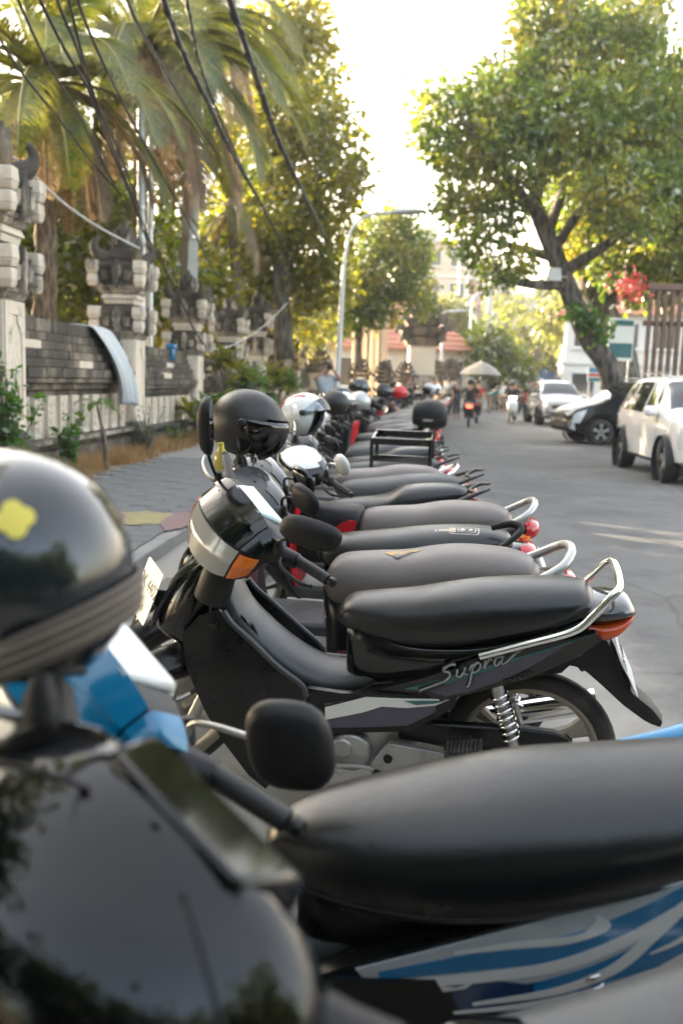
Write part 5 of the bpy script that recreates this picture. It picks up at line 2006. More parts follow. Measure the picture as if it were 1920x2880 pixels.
# ------------------------------------------------------------------ cars
S('car_white', (.74, .73, .71), .16, coat=.6, dirt=.03)
S('car_black', (.003, .004, .005), .22, spec=.35, dirt=.03)
S('car_silver', (.42, .43, .44), .20, metal=.5, coat=.6, dirt=.03)
S('car_red', (.30, .03, .03), .2, coat=.5)
S('car_blue', (.06, .13, .20), .2, coat=.5)
S('car_glass', (.012, .014, .015), .03, coat=.5)
S('car_lens', (.55, .57, .58), .06, coat=.6)
S('car_trim', (.015, .015, .016), .5)

CAR_TOP = [(-2.27, .70), (-2.26, .98), (-2.20, 1.25), (-2.08, 1.50), (-1.90, 1.645), (-1.4, 1.715), (-.7, 1.74), (0, 1.725), (.40, 1.655), (.75, 1.46), (1.15, 1.185), (1.35, 1.115), (1.75, 1.045), (2.05, .945), (2.20, .80), (2.27, .62)]
def car_ring(x):
    xs = [c[0] for c in CAR_TOP]
    top = float(np.interp(x, xs, [c[1] for c in CAR_TOP]))
    w = float(np.interp(x, [-2.27, -2.15, -1.7, -.8, .8, 1.6, 2.0, 2.2, 2.27], [.70, .80, .865, .885, .885, .865, .82, .72, .60]))
    belt = min(float(np.interp(x, [-2.2, -1.5, .9], [1.13, 1.08, 1.02])), top - .06)
    k = min(1, max(0, (top - 1.10) / .45))
    wr = lerp(w * .93, w * .74, k)
    bot = float(np.interp(x, [-2.27, -2.0, -1.6, 1.6, 2.0, 2.27], [.42, .30, .24, .24, .28, .36]))
    sh = top - .09 * (.35 + .65 * k)
    return [(0, bot), (.82 * w, bot), (.97 * w, bot + .08), (w, lerp(bot, belt, .45)), (.995 * w, lerp(bot, belt, .72)), (.965 * w, belt), (lerp(.95 * w, wr, .5) + .012 * k, lerp(belt, sh, .5)), (wr, sh), (.87 * wr, top - .018), (.5 * wr, top + .010), (0, top + .018)]

def car_pt(x, s, off=0.0, side=1):
    r = car_ring(x)
    i = min(int(s), len(r) - 2)
    t = s - i
    p = (lerp(r[i][0], r[i + 1][0], t), lerp(r[i][1], r[i + 1][1], t))
    d = (r[i + 1][0] - r[i][0], r[i + 1][1] - r[i][1])
    L = math.hypot(*d) or 1
    n = (d[1] / L, -d[0] / L)
    return (x, side * (p[0] + n[0] * off), p[1] + n[1] * off)

def car_patch(mb, xa, xb, s0, s1, side, off=.005, nx=10, ns=6):
    """xa, xb: front/back limits as (at s0, at s1)"""
    g = []
    for i in range(ns + 1):
        t = i / ns
        s = lerp(s0, s1, t)
        a, b = lerp(xa[0], xa[1], t), lerp(xb[0], xb[1], t)
        g.append([car_pt(lerp(a, b, j / nx), s, off, side) for j in range(nx + 1)])
    v = [p for r in g for p in r]
    f = [(i * (nx + 1) + j, i * (nx + 1) + j + 1, (i + 1) * (nx + 1) + j + 1, (i + 1) * (nx + 1) + j) for i in range(ns) for j in range(nx)]
    return mb.add(v, f)

def boolean_cut(o, cutters):
    for c in cutters:
        m = o.modifiers.new('cut', 'BOOLEAN')
        m.object = c
        m.operation = 'DIFFERENCE'
        m.solver = 'EXACT'
    dg = bpy.context.evaluated_depsgraph_get()
    me = bpy.data.meshes.new_from_object(o.evaluated_get(dg))
    o.modifiers.clear()
    o.data = me
    for c in cutters:
        bpy.data.objects.remove(c)

def car_wheel(root, x, y, r=.34):
    s = 1 if y > 0 else -1
    ty = MB().lathe([(r - .115, -.10), (r - .02, -.105), (r, -.085), (r, .085), (r - .02, .105), (r - .115, .10)], (x, y, r), n=36)
    t = ty.build('wheel', M['rubber'], root, smooth=50)
    MB().lathe([(r - .11, .10 * s), (r - .125, .09 * s), (r - .13, -.06 * s), (.001, -.06 * s)], (x, y, r), n=32).build('rim', M['car_trim'], t)
    k = MB()
    for i in range(5):
        a = 2 * PI * i / 5 + .3
        d, tt = Vector((math.cos(a), 0, math.sin(a))), Vector((-math.sin(a), 0, math.cos(a)))
        rings = []
        for q, hw in ((.03, .045), (.10, .030), (r - .118, .058)):
            c = Vector((x, y, r)) + d * q
            rings.append([c + tt * hw + Vector((0, .095 * s, 0)), c - tt * hw + Vector((0, .095 * s, 0)), c - tt * hw + Vector((0, .06 * s, 0)), c + tt * hw + Vector((0, .06 * s, 0))])
        k.loft(rings)
    k.build('spokes', M['alloy'], t, smooth=30, bev=.006)
    return t

def car(label, loc, heading, paint, detail=True):
    """heading: direction the bonnet points to, in degrees from +x"""
    root = empty('parked_car', loc, (0, 0, R(heading)))
    tag(root, label, 'car', 'cars parked on the right of the road')
    xs = sorted(set([c[0] for c in CAR_TOP] + list(np.linspace(-2.25, 2.25, 46))))
    rings = []
    for x in xs:
        h = car_ring(x)
        rings.append([(x, p[0], p[1]) for p in h] + [(x, -p[0], p[1]) for p in h[-2:0:-1]])
    b = MB().loft(rings)
    body = b.build('body', M[paint], root, smooth=35)
    cut = []
    for x in (-1.38, 1.39):
        for s in (1, -1):
            cut.append(MB().lathe([(.001, -.30), (.40, -.30), (.40, .30), (.001, .30)], (x, s * .86, .345), n=28).build('cut', M['car_trim'], None))
    bpy.context.view_layer.update()
    inv = root.matrix_world.copy()
    for c in cut:
        c.matrix_world = inv
    bpy.context.view_layer.update()
    boolean_cut(body, cut)
    body.data.materials.clear()
    body.data.materials.append(M[paint])
    for x in (-1.38, 1.39):
        for s in (1, -1):
            car_wheel(root, x, s * .775)
            MB().lathe([(.395, -.10), (.415, -.10), (.415, .035), (.395, .035)], (x, s * .855, .345), n=28).build('wheel_arch', M['car_trim'], root)
    for s in (1, -1):
        for nm, xa, xb in (('front_window', (.78, .40), (-.08, -.04)), ('rear_window', (-.20, -.16), (-1.10, -1.02)), ('quarter_window', (-1.20, -1.12), (-1.86, -1.62))):
            k = MB()
            car_patch(k, xa, xb, 5.10, 6.92, s)
            k.build(nm, M['car_glass'], root, smooth=180)
        for xx in (.86, -.14, -1.16):
            k = MB()
            car_patch(k, (xx + .007, xx + .007), (xx - .007, xx - .007), 2.4, 5.0, s, .002, 1, 8)
            k.build('door_gap', M['car_trim'], root, smooth=180)
        for xx in (-.02, -1.02):
            p = car_pt(xx, 4.6, .02, s)
            MB().box(p[0] - .09, p[0] + .09, p[1] - .012, p[1] + .012, p[2] - .014, p[2] + .014).build('door_handle', M['chrome' if paint != 'car_white' else paint], root, bev=.01)
        p = car_pt(.78, 5.2, .10, s)
        k = MB()
        body_loft(k, [(p[0] - .09, p[2] + .10, p[2] - .05, .05), (p[0] - .02, p[2] + .12, p[2] - .06, .12), (p[0] + .08, p[2] + .10, p[2] - .05, .11), (p[0] + .12, p[2] + .05, p[2] - .02, .05)], 14, 3, 3)
        k.shift(0, p[1] + .03 * s, 0).build('door_mirror', M[paint], root, smooth=60)
        k = MB()
        car_patch(k, (2.215, 2.12), (1.98, 1.80), 3.0, 4.75, s, .006)
        k.build('headlight', M['car_lens'], root, smooth=180)
        k = MB()
        car_patch(k, (2.20, 2.22), (2.06, 2.10), 1.9, 2.9, s, .008)
        k.build('fog_light', M['car_lens'], root, smooth=180)
        k = MB()
        car_patch(k, (2.262, 2.24), (2.19, 2.14), 2.2, 4.2, s, .012)
        k.build('grille_trim', M['chrome'], root, smooth=180)
        k = MB()
        car_patch(k, (-2.10, -2.06), (-2.24, -2.18), 3.2, 6.0, s, .006)
        k.build('tail_lamp', M['red_lens'], root, smooth=180)
        k = MB()
        car_patch(k, (-1.9, -1.9), (1.95, 1.95), 1.55, 2.05, s, .008, 20, 3)
        k.build('sill_trim', M['car_trim'], root, smooth=180)
        MB().tube([(-1.6, s * .56, 1.735), (-1.4, s * .56, 1.775), (.05, s * .56, 1.785), (.25, s * .56, 1.735)], .016, 6).build('roof_rail', M['chrome'], root)
    k = MB()
    for s in (1, -1):
        car_patch(k, (1.135, 1.10), (.44, .44), 7.35, 10.0, s, .005, 12, 8)
    k.build('windscreen', M['car_glass'], root, smooth=180)
    k = MB()
    for s in (1, -1):
        car_patch(k, (-1.94, -1.93), (-2.19, -2.17), 7.3, 10.0, s, .005, 6, 8)
    k.build('rear_screen', M['car_glass'], root, smooth=180)
    MB().box(2.255, 2.285, -.52, .52, .66, .80).box(2.24, 2.28, -.58, .58, .42, .56).build('grille', M['car_trim'], root, bev=.01)
    MB().box(2.284, 2.292, -.24, .24, .535, .645).build('number_plate', M['car_trim'], root, bev=.004)
    for s in (1, -1):
        MB().tube([(1.12, s * .55, 1.20), (1.02, s * .1, 1.275)], .010, 5).build('wiper', M['car_trim'], root)
    return root

wr_, wf_ = Vector((5.32, 17.71, 0)), Vector((5.18, 14.96, 0))
hd = math.degrees(math.atan2((wf_ - wr_).y, (wf_ - wr_).x))
d_ = (wf_ - wr_).normalized()
lf_ = Vector((-d_.y, d_.x, 0))
mid_ = (wr_ + wf_) / 2 + lf_ * .86
car('white people carrier parked nearest at the right edge', (mid_.x, mid_.y, 0), hd, 'car_white')
car('black people carrier with chrome front behind the white one', (8.0, 25.34, 0), 187, 'car_black')
car('silver car facing the camera beside the leaning trunk', (8.45, 37.6, 0), 268, 'car_silver')
car('blue grey car far down the road behind the silver car', (9.2, 62, 0), 95, 'car_blue')
car('red car at the end of the road', (13.0, 66, 0), 120, 'car_red')
car('second silver car far right behind the leaning trunk', (13.5, 45, 0), 200, 'car_silver')

# ------------------------------------------------------------------ poles, lamps and cables
S('galvanised', (.50, .51, .52), .40, metal=.6, dirt=.2)
S('pole_concrete', (.44, .43, .41), .85, dirt=.25, dirt_c=(.2, .19, .18), scale=3)
S('cable_black', (.012, .012, .013), .6)
S('cable_white', (.50, .49, .46), .6)
S('lamp_head', (.45, .46, .47), .4, metal=.4)

def street_lamp(label, base, top, reach, lift):
    root = empty('street_lamp', base)
    tag(root, label, 'street lamp', 'lamps along the street')
    t = Vector(top) - Vector(base)
    MB().lathe([(.001, 0), (.22, 0), (.22, .03), (.13, .05), (.12, .35), (.001, .36)], (0, 0, 0), 'z', 14).build('foot', M['galvanised'], root)
    MB().tube([(0, 0, .02), tuple(t * .5), tuple(t)], [.10, .085, .06], 12).build('post', M['galvanised'], root, smooth=60)
    e = t + Vector((reach, 0, lift))
    MB().tube(catmull([tuple(t - t.normalized() * .02), tuple(t + Vector((reach * .12, 0, lift * .62))), tuple(t + Vector((reach * .45, 0, lift * .93))), tuple(e)], 6), [.055, .045, .04], 10).build('arm', M['galvanised'], root)
    k = MB()
    body_loft(k, [(e.x - .15, e.z + .05, e.z - .05, .06), (e.x + .1, e.z + .10, e.z - .06, .14), (e.x + .6, e.z + .12, e.z - .02, .15), (e.x + .85, e.z + .10, e.z + .03, .07)], 12, 2.6, 3)
    k.shift(0, e.y, 0).build('lamp_housing', M['lamp_head'], root, smooth=60)
    return root
bs, tp_ = on_y(943, 1085, 27.5), on_y(968, 735, 27.5)
street_lamp('tall street lamp with curved arm rising left of the road', (bs.x, 27.5, 0), tp_, 1.45, 1.42)
bs, tp_ = on_y(1316, 1060, 62), on_y(1327, 845, 62)
street_lamp('smaller far street lamp with level arm beside the white tower', (bs.x, 62, 0), tp_, 1.9, .6)
bs, tp_ = on_y(1240, 1060, 55), on_y(1245, 880, 55)
street_lamp('short post lamp before the salmon roof', (bs.x, 55, 0), tp_, .5, .1)

def pole(name, label, base, top, r0, r1, mat, square=False, group='poles along the street'):
    root = empty(name, base)
    tag(root, label, 'pole', group)
    t = Vector(top) - Vector(base)
    MB().tube([(0, 0, -.1), tuple(t * .5), tuple(t)], [r0, (r0 + r1) / 2, r1], 4 if square else 14).build('shaft', M[mat], root, smooth=None if square else 60)
    MB().tube([tuple(t), tuple(t * 1.006)], [r1 * 1.15, r1 * .9], 4 if square else 14).build('cap', M[mat], root)
    for q in (.55, .72, .9):
        p = t * q
        MB().tube([tuple(p - t.normalized() * .04), tuple(p + t.normalized() * .04)], r1 * 1.25 + .01, 14).build('band', M['steel'], root)
    return root
b, t = on_y(398, 1100, 17.3), on_y(398, 305, 17.3)
pole('steel_pole', 'bright steel pole rising behind the cloth pillar, left one of the two', (b.x, 17.3, 0), t, .085, .075, 'galvanised')
b, t = on_y(423, 1100, 17.8), on_y(423, 380, 17.8)
pole('steel_pole', 'thinner steel pole right beside the bright steel pole', (b.x, 17.8, 0), t, .055, .05, 'galvanised')
b, t = on_y(522, 1100, 22), on_y(540, 440, 22)
pole('concrete_pole', 'square concrete pole behind the third pillar', (b.x, 22, 0), t, .24, .17, 'pole_concrete', True)
b, t = on_y(655, 1085, 27), on_y(655, 760, 27)
b, t = on_y(1362, 1060, 58), on_y(1381, 782, 58)
pole('concrete_pole', 'tall pale concrete pole at the end of the street', (b.x, 58, 0), t, .34, .16, 'pole_concrete')
b, t = on_y(1385, 1060, 58.5), on_y(1392, 880, 58.5)
pole('concrete_pole', 'shorter concrete pole paired with the tall pale one', (b.x, 58.5, 0), t, .22, .18, 'pole_concrete')
b, t = on_y(1292, 1040, 72), on_y(1292, 640, 72)
pole('mast', 'thin mast above the white tower', (b.x, 72, 0), t, .10, .05, 'galvanised')
b, t = on_y(1316, 1040, 74), on_y(1313, 740, 74)
pole('mast', 'second thin mast right of the first above the town', (b.x, 74, 0), t, .07, .03, 'galvanised')
k = MB()
for z in np.arange(1, 9, 1.0):
    for s in (1, -1):
        k.tube([(.3 * s, 0, z), (-.3 * s, 0, z + 1)], .03, 4)
for s in (1, -1):
    k.tube([(.3 * s, 0, 0), (.3 * s, 0, 9)], .04, 4)
c = on_y(1327, 1060, 70)
lt = k.build('lattice_mast', M['car_red'], None)
lt.location = (c.x, 70, 0)
tag(lt, 'red lattice mast between the white tower and the concrete pole', 'mast')

def cable(label, pts, Y0, Y1, r, mat='cable_black', wob=0.0):
    """a cable seen along image points, at distance Y0 for the first point and Y1 for the last"""
    P = np.array(catmull(pts, 8))
    d = np.r_[0, np.cumsum(np.linalg.norm(np.diff(P, axis=0), axis=1))]
    d /= d[-1]
    W3 = []
    for (u, v), s in zip(P, d):
        Y = 1 / lerp(1 / Y0, 1 / Y1, s)
        W3.append(on_y(u, v, Y))
    r = r * 1.7
    wob = wob * 1.5
    k = MB()
    k.tube(W3, r, 6)
    o = k.build('overhead_cable', M[mat], None, smooth=180)
    if wob:
        k2 = MB()
        pp = []
        for i, p in enumerate(resample([tuple(p) for p in W3], 160)):
            pp.append((p[0] + wob * math.cos(i * .9), p[1], p[2] + wob * math.sin(i * .9)))
        k2.tube(pp, r * .6, 5).build('wrapped_wire', M[mat], o, smooth=180)
    return tag(o, label, 'cable', 'overhead cables')
c4 = lambda *q: [(x * .6122, y * .6122) for x, y in q]
cable('thick twisted cable bundle crossing the sky gap, rightmost of the cables', c4((1030, -60), (1055, 0), (1110, 160), (1200, 420), (1270, 620), (1390, 880), (1480, 1060), (1545, 1200)), 9, 37.5, .022, wob=.022)
cable('twisted cable bundle second from the right over the palms', c4((735, -60), (760, 20), (840, 240), (960, 480), (1060, 690), (1180, 900), (1290, 1110)), 9, 30, .018, wob=.018)
cable('cable hanging just right of the second twisted bundle', c4((850, -60), (875, 90), (920, 300), (1020, 560), (1100, 740), (1220, 980)), 10, 30, .011, wob=.012)
cable('long straight black cable from the top edge down to the cloth pillar', c4((160, -60), (190, 10), (300, 230), (400, 400), (500, 660), (600, 900), (690, 1150)), 9, 17.6, .010)
cable('black cable passing close over the bright steel pole', c4((300, -60), (330, 60), (400, 330), (480, 570), (600, 880), (680, 1080)), 9, 17.6, .009)
cable('black cable that drops behind the second palm crown', c4((350, -60), (370, 40), (470, 280), (600, 540), (720, 760), (860, 1010), (990, 1260)), 9, 24, .010)
cable('thin dark cable at the far left crossing both palm crowns', c4((-60, 60), (30, 230), (120, 360), (260, 530), (420, 740), (560, 900)), 9, 17.3, .009)
cable('black cable second from the left over the left palm', c4((60, -60), (110, 60), (220, 290), (330, 470), (450, 700), (580, 960)), 9, 17.4, .009)
cable('black cable in the middle of the upper left bundle', c4((250, -60), (270, 20), (350, 210), (420, 420), (540, 680), (650, 980)), 9, 17.5, .010)
cable('slack black cable that swings right towards the lamp post', c4((560, -60), (640, 120), (760, 330), (900, 560), (1060, 790), (1230, 1000)), 9, 33, .010)
cable('lowest thin black cable curling down to the third pillar', c4((660, 1060), (740, 1200), (830, 1380), (890, 1510), (945, 1595)), 17, 20, .012)
cable('white cable strung from the left pillar to the cloth pillar', c4((60, 720), (120, 770), (220, 870), (330, 960), (450, 1040), (560, 1100), (640, 1140)), 11.0, 15.3, .011, 'cable_white')
cable('thin grey cable sagging between the fourth and fifth pillars', c4((950, 1600), (1020, 1600), (1120, 1560), (1220, 1490), (1320, 1390)), 22, 29, .010, 'cable_white')
cable('long thin wire across the town towards the pale pole', [(1165, 800), (1230, 835), (1300, 862), (1390, 885)], 45, 58, .018)

# ------------------------------------------------------------------ buildings at the end of the street
S('wall_cream', (.52, .46, .36), .85, dirt=.2, scale=.6)
S('wall_white', (.60, .59, .56), .85, dirt=.15, scale=.6)
S('wall_grey', (.34, .34, .34), .85, dirt=.2, scale=.6)
S('wall_ochre', (.48, .38, .22), .85, dirt=.2, scale=.6)
S('roof_tile', (.42, .17, .11), .8, dirt=.25, scale=1.2)
S('roof_metal', (.42, .45, .48), .5, metal=.3, dirt=.15, scale=.5)
S('window_dark', (.03, .035, .04), .1)

def building(label, c, w, d, floors, fh, wall, roof, roof_kind='flat', yaw=0, nwin=4):
    root = empty('building', c, (0, 0, R(yaw)))
    tag(root, label, 'building', 'buildings at the end of the street')
    H = floors * fh
    MB().box(-w / 2, w / 2, -d / 2, d / 2, -.2, H).build('wall', M[wall], root, smooth=None)
    for f in range(floors):
        z = f * fh
        if f:
            MB().box(-w / 2 - .12, w / 2 + .12, -d / 2 - .12, d / 2 + .12, z - .10, z + .10).build('floor_band', M['wall_white'], root, smooth=None)
        for i in range(nwin):
            x = -w / 2 + (i + .5) * w / nwin
            ww = w / nwin * .28
            fr = MB().box(x - ww - .07, x + ww + .07, -d / 2 - .05, -d / 2 + .02, z + fh * .30, z + fh * .82).build('window', M['wall_white'], root, smooth=None)
            MB().box(x - ww, x + ww, -d / 2 - .06, -d / 2 - .052, z + fh * .33, z + fh * .79).build('pane', M['window_dark'], fr, smooth=None)
            MB().box(x - ww - .15, x + ww + .15, -d / 2 - .16, -d / 2 - .051, z + fh * .26, z + fh * .298).build('sill', M['wall_white'], fr, smooth=None)
        for s in (1, -1):
            for i in range(2):
                y = -d / 2 + (i + .5) * d / 2
                fr = MB().box(s * (w / 2 - .02), s * (w / 2 + .05), y - .5, y + .5, z + fh * .30, z + fh * .82).build('window', M['wall_white'], root, smooth=None)
                MB().box(s * (w / 2 + .052), s * (w / 2 + .06), y - .43, y + .43, z + fh * .33, z + fh * .79).build('pane', M['window_dark'], fr, smooth=None)
    if roof_kind == 'hip':
        o = .6
        k = MB().add([(-w / 2 - o, -d / 2 - o, H), (w / 2 + o, -d / 2 - o, H), (w / 2 + o, d / 2 + o, H), (-w / 2 - o, d / 2 + o, H), (-w / 2 + d * .45, 0, H + d * .38), (w / 2 - d * .45, 0, H + d * .38),
                      (-w / 2 - o, -d / 2 - o, H - .12), (w / 2 + o, -d / 2 - o, H - .12), (w / 2 + o, d / 2 + o, H - .12), (-w / 2 - o, d / 2 + o, H - .12)],
                     [(0, 1, 5, 4), (1, 2, 5), (2, 3, 4, 5), (3, 0, 4), (0, 6, 7, 1), (1, 7, 8, 2), (2, 8, 9, 3), (3, 9, 6, 0), (6, 9, 8, 7)])
        ro = k.build('roof', M[roof], root, smooth=None)
        MB().tube([(-w / 2 + d * .45, 0, H + d * .38), (w / 2 - d * .45, 0, H + d * .38)], .14, 8).build('ridge', M[roof], ro)
        for q in range(int(d / .9)):
            t = (q + .5) / int(d / .9)
            z = H + d * .38 * t
            y = lerp(-d / 2 - o, 0, t) - .03
            xx = lerp(w / 2 + o, w / 2 - d * .45, t)
            MB().tube([(-xx, y, z + .02), (xx, y, z + .02)], .05, 5).build('tile_course', M[roof], ro)
    else:
        MB().box(-w / 2 - .25, w / 2 + .25, -d / 2 - .25, d / 2 + .25, H + .002, H + .35).build('parapet', M[roof], root, smooth=None)
        MB().box(-w * .2, w * .1, -d * .2, d * .2, H + .352, H + 1.8).build('roof_house', M[wall], root, smooth=None)
    return root
def bat(u, Y):
    p = on_y(u, 1080, Y)
    return (p.x, Y, 0)
building('low house with salmon tiled hip roof behind the temple gate', bat(1050, 62), 11, 9, 1, 3.6, 'wall_cream', 'roof_tile', 'hip', 4, 5)
building('second salmon roofed house left of the far lamps', bat(1175, 66), 5.5, 6, 1, 3.2, 'wall_cream', 'roof_tile', 'hip', -3, 3)
building('white narrow tower block behind the red mast', bat(1285, 92), 3.2, 4, 4, 3.0, 'wall_white', 'wall_white', 'flat', 3, 1)
building('cream stepped block behind the small leafy tree', bat(1185, 86), 6.5, 6, 5, 2.7, 'wall_cream', 'wall_grey', 'flat', 6, 3)
building('grey block with flat roof left of the pale pole', bat(1340, 105), 6, 6, 4, 3.0, 'wall_grey', 'roof_metal', 'flat', 0, 3)
building('sunlit ochre house closing the street', bat(1530, 100), 12, 7, 2, 3.0, 'wall_ochre', 'roof_tile', 'hip', -4, 5)
building('low sunlit cream shop at the end of the street', bat(1610, 84), 9, 6, 1, 3.2, 'wall_cream', 'wall_cream', 'flat', -8, 4)
building('white house with metal roof above the sunlit shop', bat(1590, 125), 11, 8, 4, 3.1, 'wall_white', 'roof_metal', 'hip', -6, 4)
building('cream house behind the slim far palm', bat(1440, 118), 9, 8, 3, 3.0, 'wall_cream', 'wall_white', 'flat', 0, 4)
building('grey white house right of the leaning trunk', bat(1730, 60), 7, 8, 2, 3.0, 'wall_white', 'roof_tile', 'hip', -10, 3)
building('wide cream house closing off the far left', bat(900, 80), 12, 8, 2, 3.0, 'wall_cream', 'roof_tile', 'hip', 5, 4)
# pale colonnade of the gate on the left
S('column_cream', (.58, .46, .33), .8, dirt=.25, scale=1.5)
for i, u in enumerate((995, 1012, 1030, 1048, 1064, 1080)):
    c = on_y(u, 1090, 47)
    k = MB().lathe([(.001, 0), (.24, 0), (.24, .15), (.15, .22), (.14, 4.6), (.22, 4.75), (.24, 4.9), (.001, 4.91)], (0, 0, 0), 'z', 14)
    o = k.build('gate_column', M['column_cream'], None, smooth=40)
    o.location = (c.x, 47 + (i % 2) * 1.5, 0)
    tag(o, 'slender cream column, %s from the left before the salmon roof' % ['first', 'second', 'third', 'fourth', 'fifth', 'sixth'][i], 'column', 'slender columns of the temple gate')

def guardian(label, u, Y, h):
    """small stepped stone shrine with a carved top"""
    c = on_y(u, 1090, Y)
    root = empty('stone_shrine', (c.x, Y, 0))
    tag(root, label, 'shrine', 'stone shrines along the far wall')
    frustum(MB(), 0, h * .30, h * .20, h * .18).build('base', M['stone_mid'], root, bev=.03, smooth=None)
    frustum(MB(), h * .302, h * .55, h * .11, h * .11).build('shaft', M['stone'], root, bev=.02, smooth=None)
    for i, (z, w) in enumerate(((.55, .17), (.63, .21), (.71, .17), (.79, .13), (.86, .09))):
        frustum(MB(), h * z + .002 * i, h * (z + .07), h * w * .75, h * w).build('tier', M['stone_dark'], root, bev=.02, smooth=None)
        for sx in (1, -1):
            for sy in (1, -1):
                frustum(MB(), h * (z + .04), h * (z + .11), h * .035, h * .02, c=(sx * h * w * .93, sy * h * w * .93)).build('corner_block', M['stone_dark'], root, smooth=None)
    MB().lathe([(.001, h * .93), (h * .05, h * .935), (h * .06, h * .96), (h * .02, h), (.001, h * 1.03)], (0, 0, 0), 'z', 10).build('finial', M['stone_dark'], root)
    return root
for i, (u, Y, h, lab) in enumerate(((1010, 45, 2.6, 'stone shrine just right of the lamp post'), (1078, 46, 2.5, 'stone shrine at the foot of the slender columns'), (1135, 49, 2.6, 'stone shrine before the salmon roof, left one'), (1180, 50, 6.2, 'tall dark tiered shrine before the salmon roof'),
                                      (1222, 52, 2.8, 'stone shrine right of the tall tiered shrine'), (1265, 54, 3.0, 'stone shrine behind the far parked bikes'), (890, 44, 3.2, 'stone shrine behind the photographer'))):
    guardian(lab, u, Y, h)

# ------------------------------------------------------------------ slatted screen, signs, umbrella
S('timber_slat', (.10, .055, .036), .7, dirt=.3, dirt_c=(.30, .18, .12), scale=4)
scr = empty('slatted_screen')
tag(scr, 'tall brown slatted timber screen at the right edge', 'screen')
SY = 22.5
def sp_(u, v, Y=SY):
    return on_y(u, v, Y)
a, b = sp_(1812, 1060), sp_(2060, 1060)
zt = sp_(1830, 815).z
L_ = b.x - a.x
for i in range(13):
    x = a.x + i * L_ / 12
    MB().box(x - .045, x + .045, SY - .05, SY + .05, 0, zt).build('slat', M['timber_slat'], scr, smooth=None, bev=.008)
MB().box(a.x - .1, b.x, SY - .09, SY + .09, zt + .002, zt + .16).build('top_beam', M['timber_slat'], scr, smooth=None, bev=.01)
MB().box(a.x - .1, b.x, SY + .06, SY + .16, 1.5, 1.62).build('cross_rail', M['timber_slat'], scr, smooth=None)
MB().box(a.x - .1, b.x, SY + .06, SY + .16, 3.0, 3.12).build('cross_rail', M['timber_slat'], scr, smooth=None)
def sign(label, u, v, Y, w, h, bands, post=True):
    c = on_y(u, v, Y)
    root = empty('street_sign', (c.x, Y, 0))
    tag(root, label, 'sign', 'signs on the right')
    MB().box(-w / 2, w / 2, -.03, .03, c.z - h / 2, c.z + h / 2).build('board', M['paint_white'], root, smooth=None)
    for i, (z0, z1, mt) in enumerate(bands):
        MB().box(-w / 2 + .03, w / 2 - .03, -.036, -.031, c.z - h / 2 + h * z0, c.z - h / 2 + h * z1).build('printed_band', M[mt], root, smooth=None)
    for s in (1, -1):
        MB().tube([(s * w * .38, .05, 0), (s * w * .38, .05, c.z - h / 2 + .05)], .03, 6).build('post', M['galvanised'], root)
    return root
sign('white and green banner board beside the second trunk', 1745, 955, 30, .80, 1.35, [(.08, .42, 'cloth_teal'), (.82, .95, 'cloth_teal')])
sign('small blue and red sign with green strip at the foot of the leaning trunk', 1676, 1053, 40, .72, .62, [(.02, .28, 'cloth_teal'), (.62, .96, 'paint_blue'), (.36, .56, 'paint_red')])
k = MB()
rings = []
c = on_y(1350, 1062, 44)
ub = empty('parasol', (c.x, 44, 0))
tag(ub, 'pale cream parasol above the far parked bikes', 'parasol')
n = 8
S('parasol_cream', (.34, .30, .24), .8)
S('parasol_grey', (.24, .22, .19), .8)
for i in range(n):
    v = []
    for j in range(7):
        t = j / 6
        for q in range(5):
            a = 2 * PI * (i + q / 4) / n
            sag = 1 - .035 * math.sin(PI * q / 4) * t
            rr = 1.0 * t * sag
            v.append((rr * math.cos(a), rr * math.sin(a), 2.55 - .60 * t ** 1.7))
    f = [(j * 5 + q, j * 5 + q + 1, (j + 1) * 5 + q + 1, (j + 1) * 5 + q) for j in range(6) for q in range(4)]
    MB().add(v, f).build('panel', M['parasol_cream' if i % 2 else 'parasol_grey'], ub, smooth=180)
    a = 2 * PI * i / n
    MB().tube([(0, 0, 2.50), (0.97 * math.cos(a), 0.97 * math.sin(a), 1.93)], .012, 5).build('rib', M['galvanised'], ub)
MB().tube([(0, 0, 0), (0, 0, 2.62)], .025, 8).build('pole', M['galvanised'], ub)
# blue canopy roof far away
k = MB().add([(-1.2, -1.2, 0), (1.2, -1.2, 0), (1.2, 1.2, 0), (-1.2, 1.2, 0), (0, 0, .8)], [(0, 1, 4), (1, 2, 4), (2, 3, 4), (3, 0, 4), (0, 3, 2, 1)])
for sx in (1, -1):
    for sy in (1, -1):
        k.tube([(sx * 1.1, sy * 1.1, 0), (sx * 1.1, sy * 1.1, -1.9)], .03, 5)
o = k.build('canopy_tent', M['paint_navy'], None)
c = on_y(1527, 1082, 60)
o.location = (c.x, 60, 1.9)
tag(o, 'small blue pointed canopy down the road', 'canopy')
# floodlight on the leaning trunk
fx = empty('floodlight', on_y(1562, 770, 25.9))
tag(fx, 'pale floodlight box fixed to the leaning trunk', 'lamp')
MB().box(-.22, .16, -.12, .12, -.20, .16, (.8, .8)).build('housing', M['wall_white'], fx, bev=.03)
MB().tube([(.1, 0, -.05), (.35, .25, -.05)], .03, 6).build('bracket', M['steel'], fx)

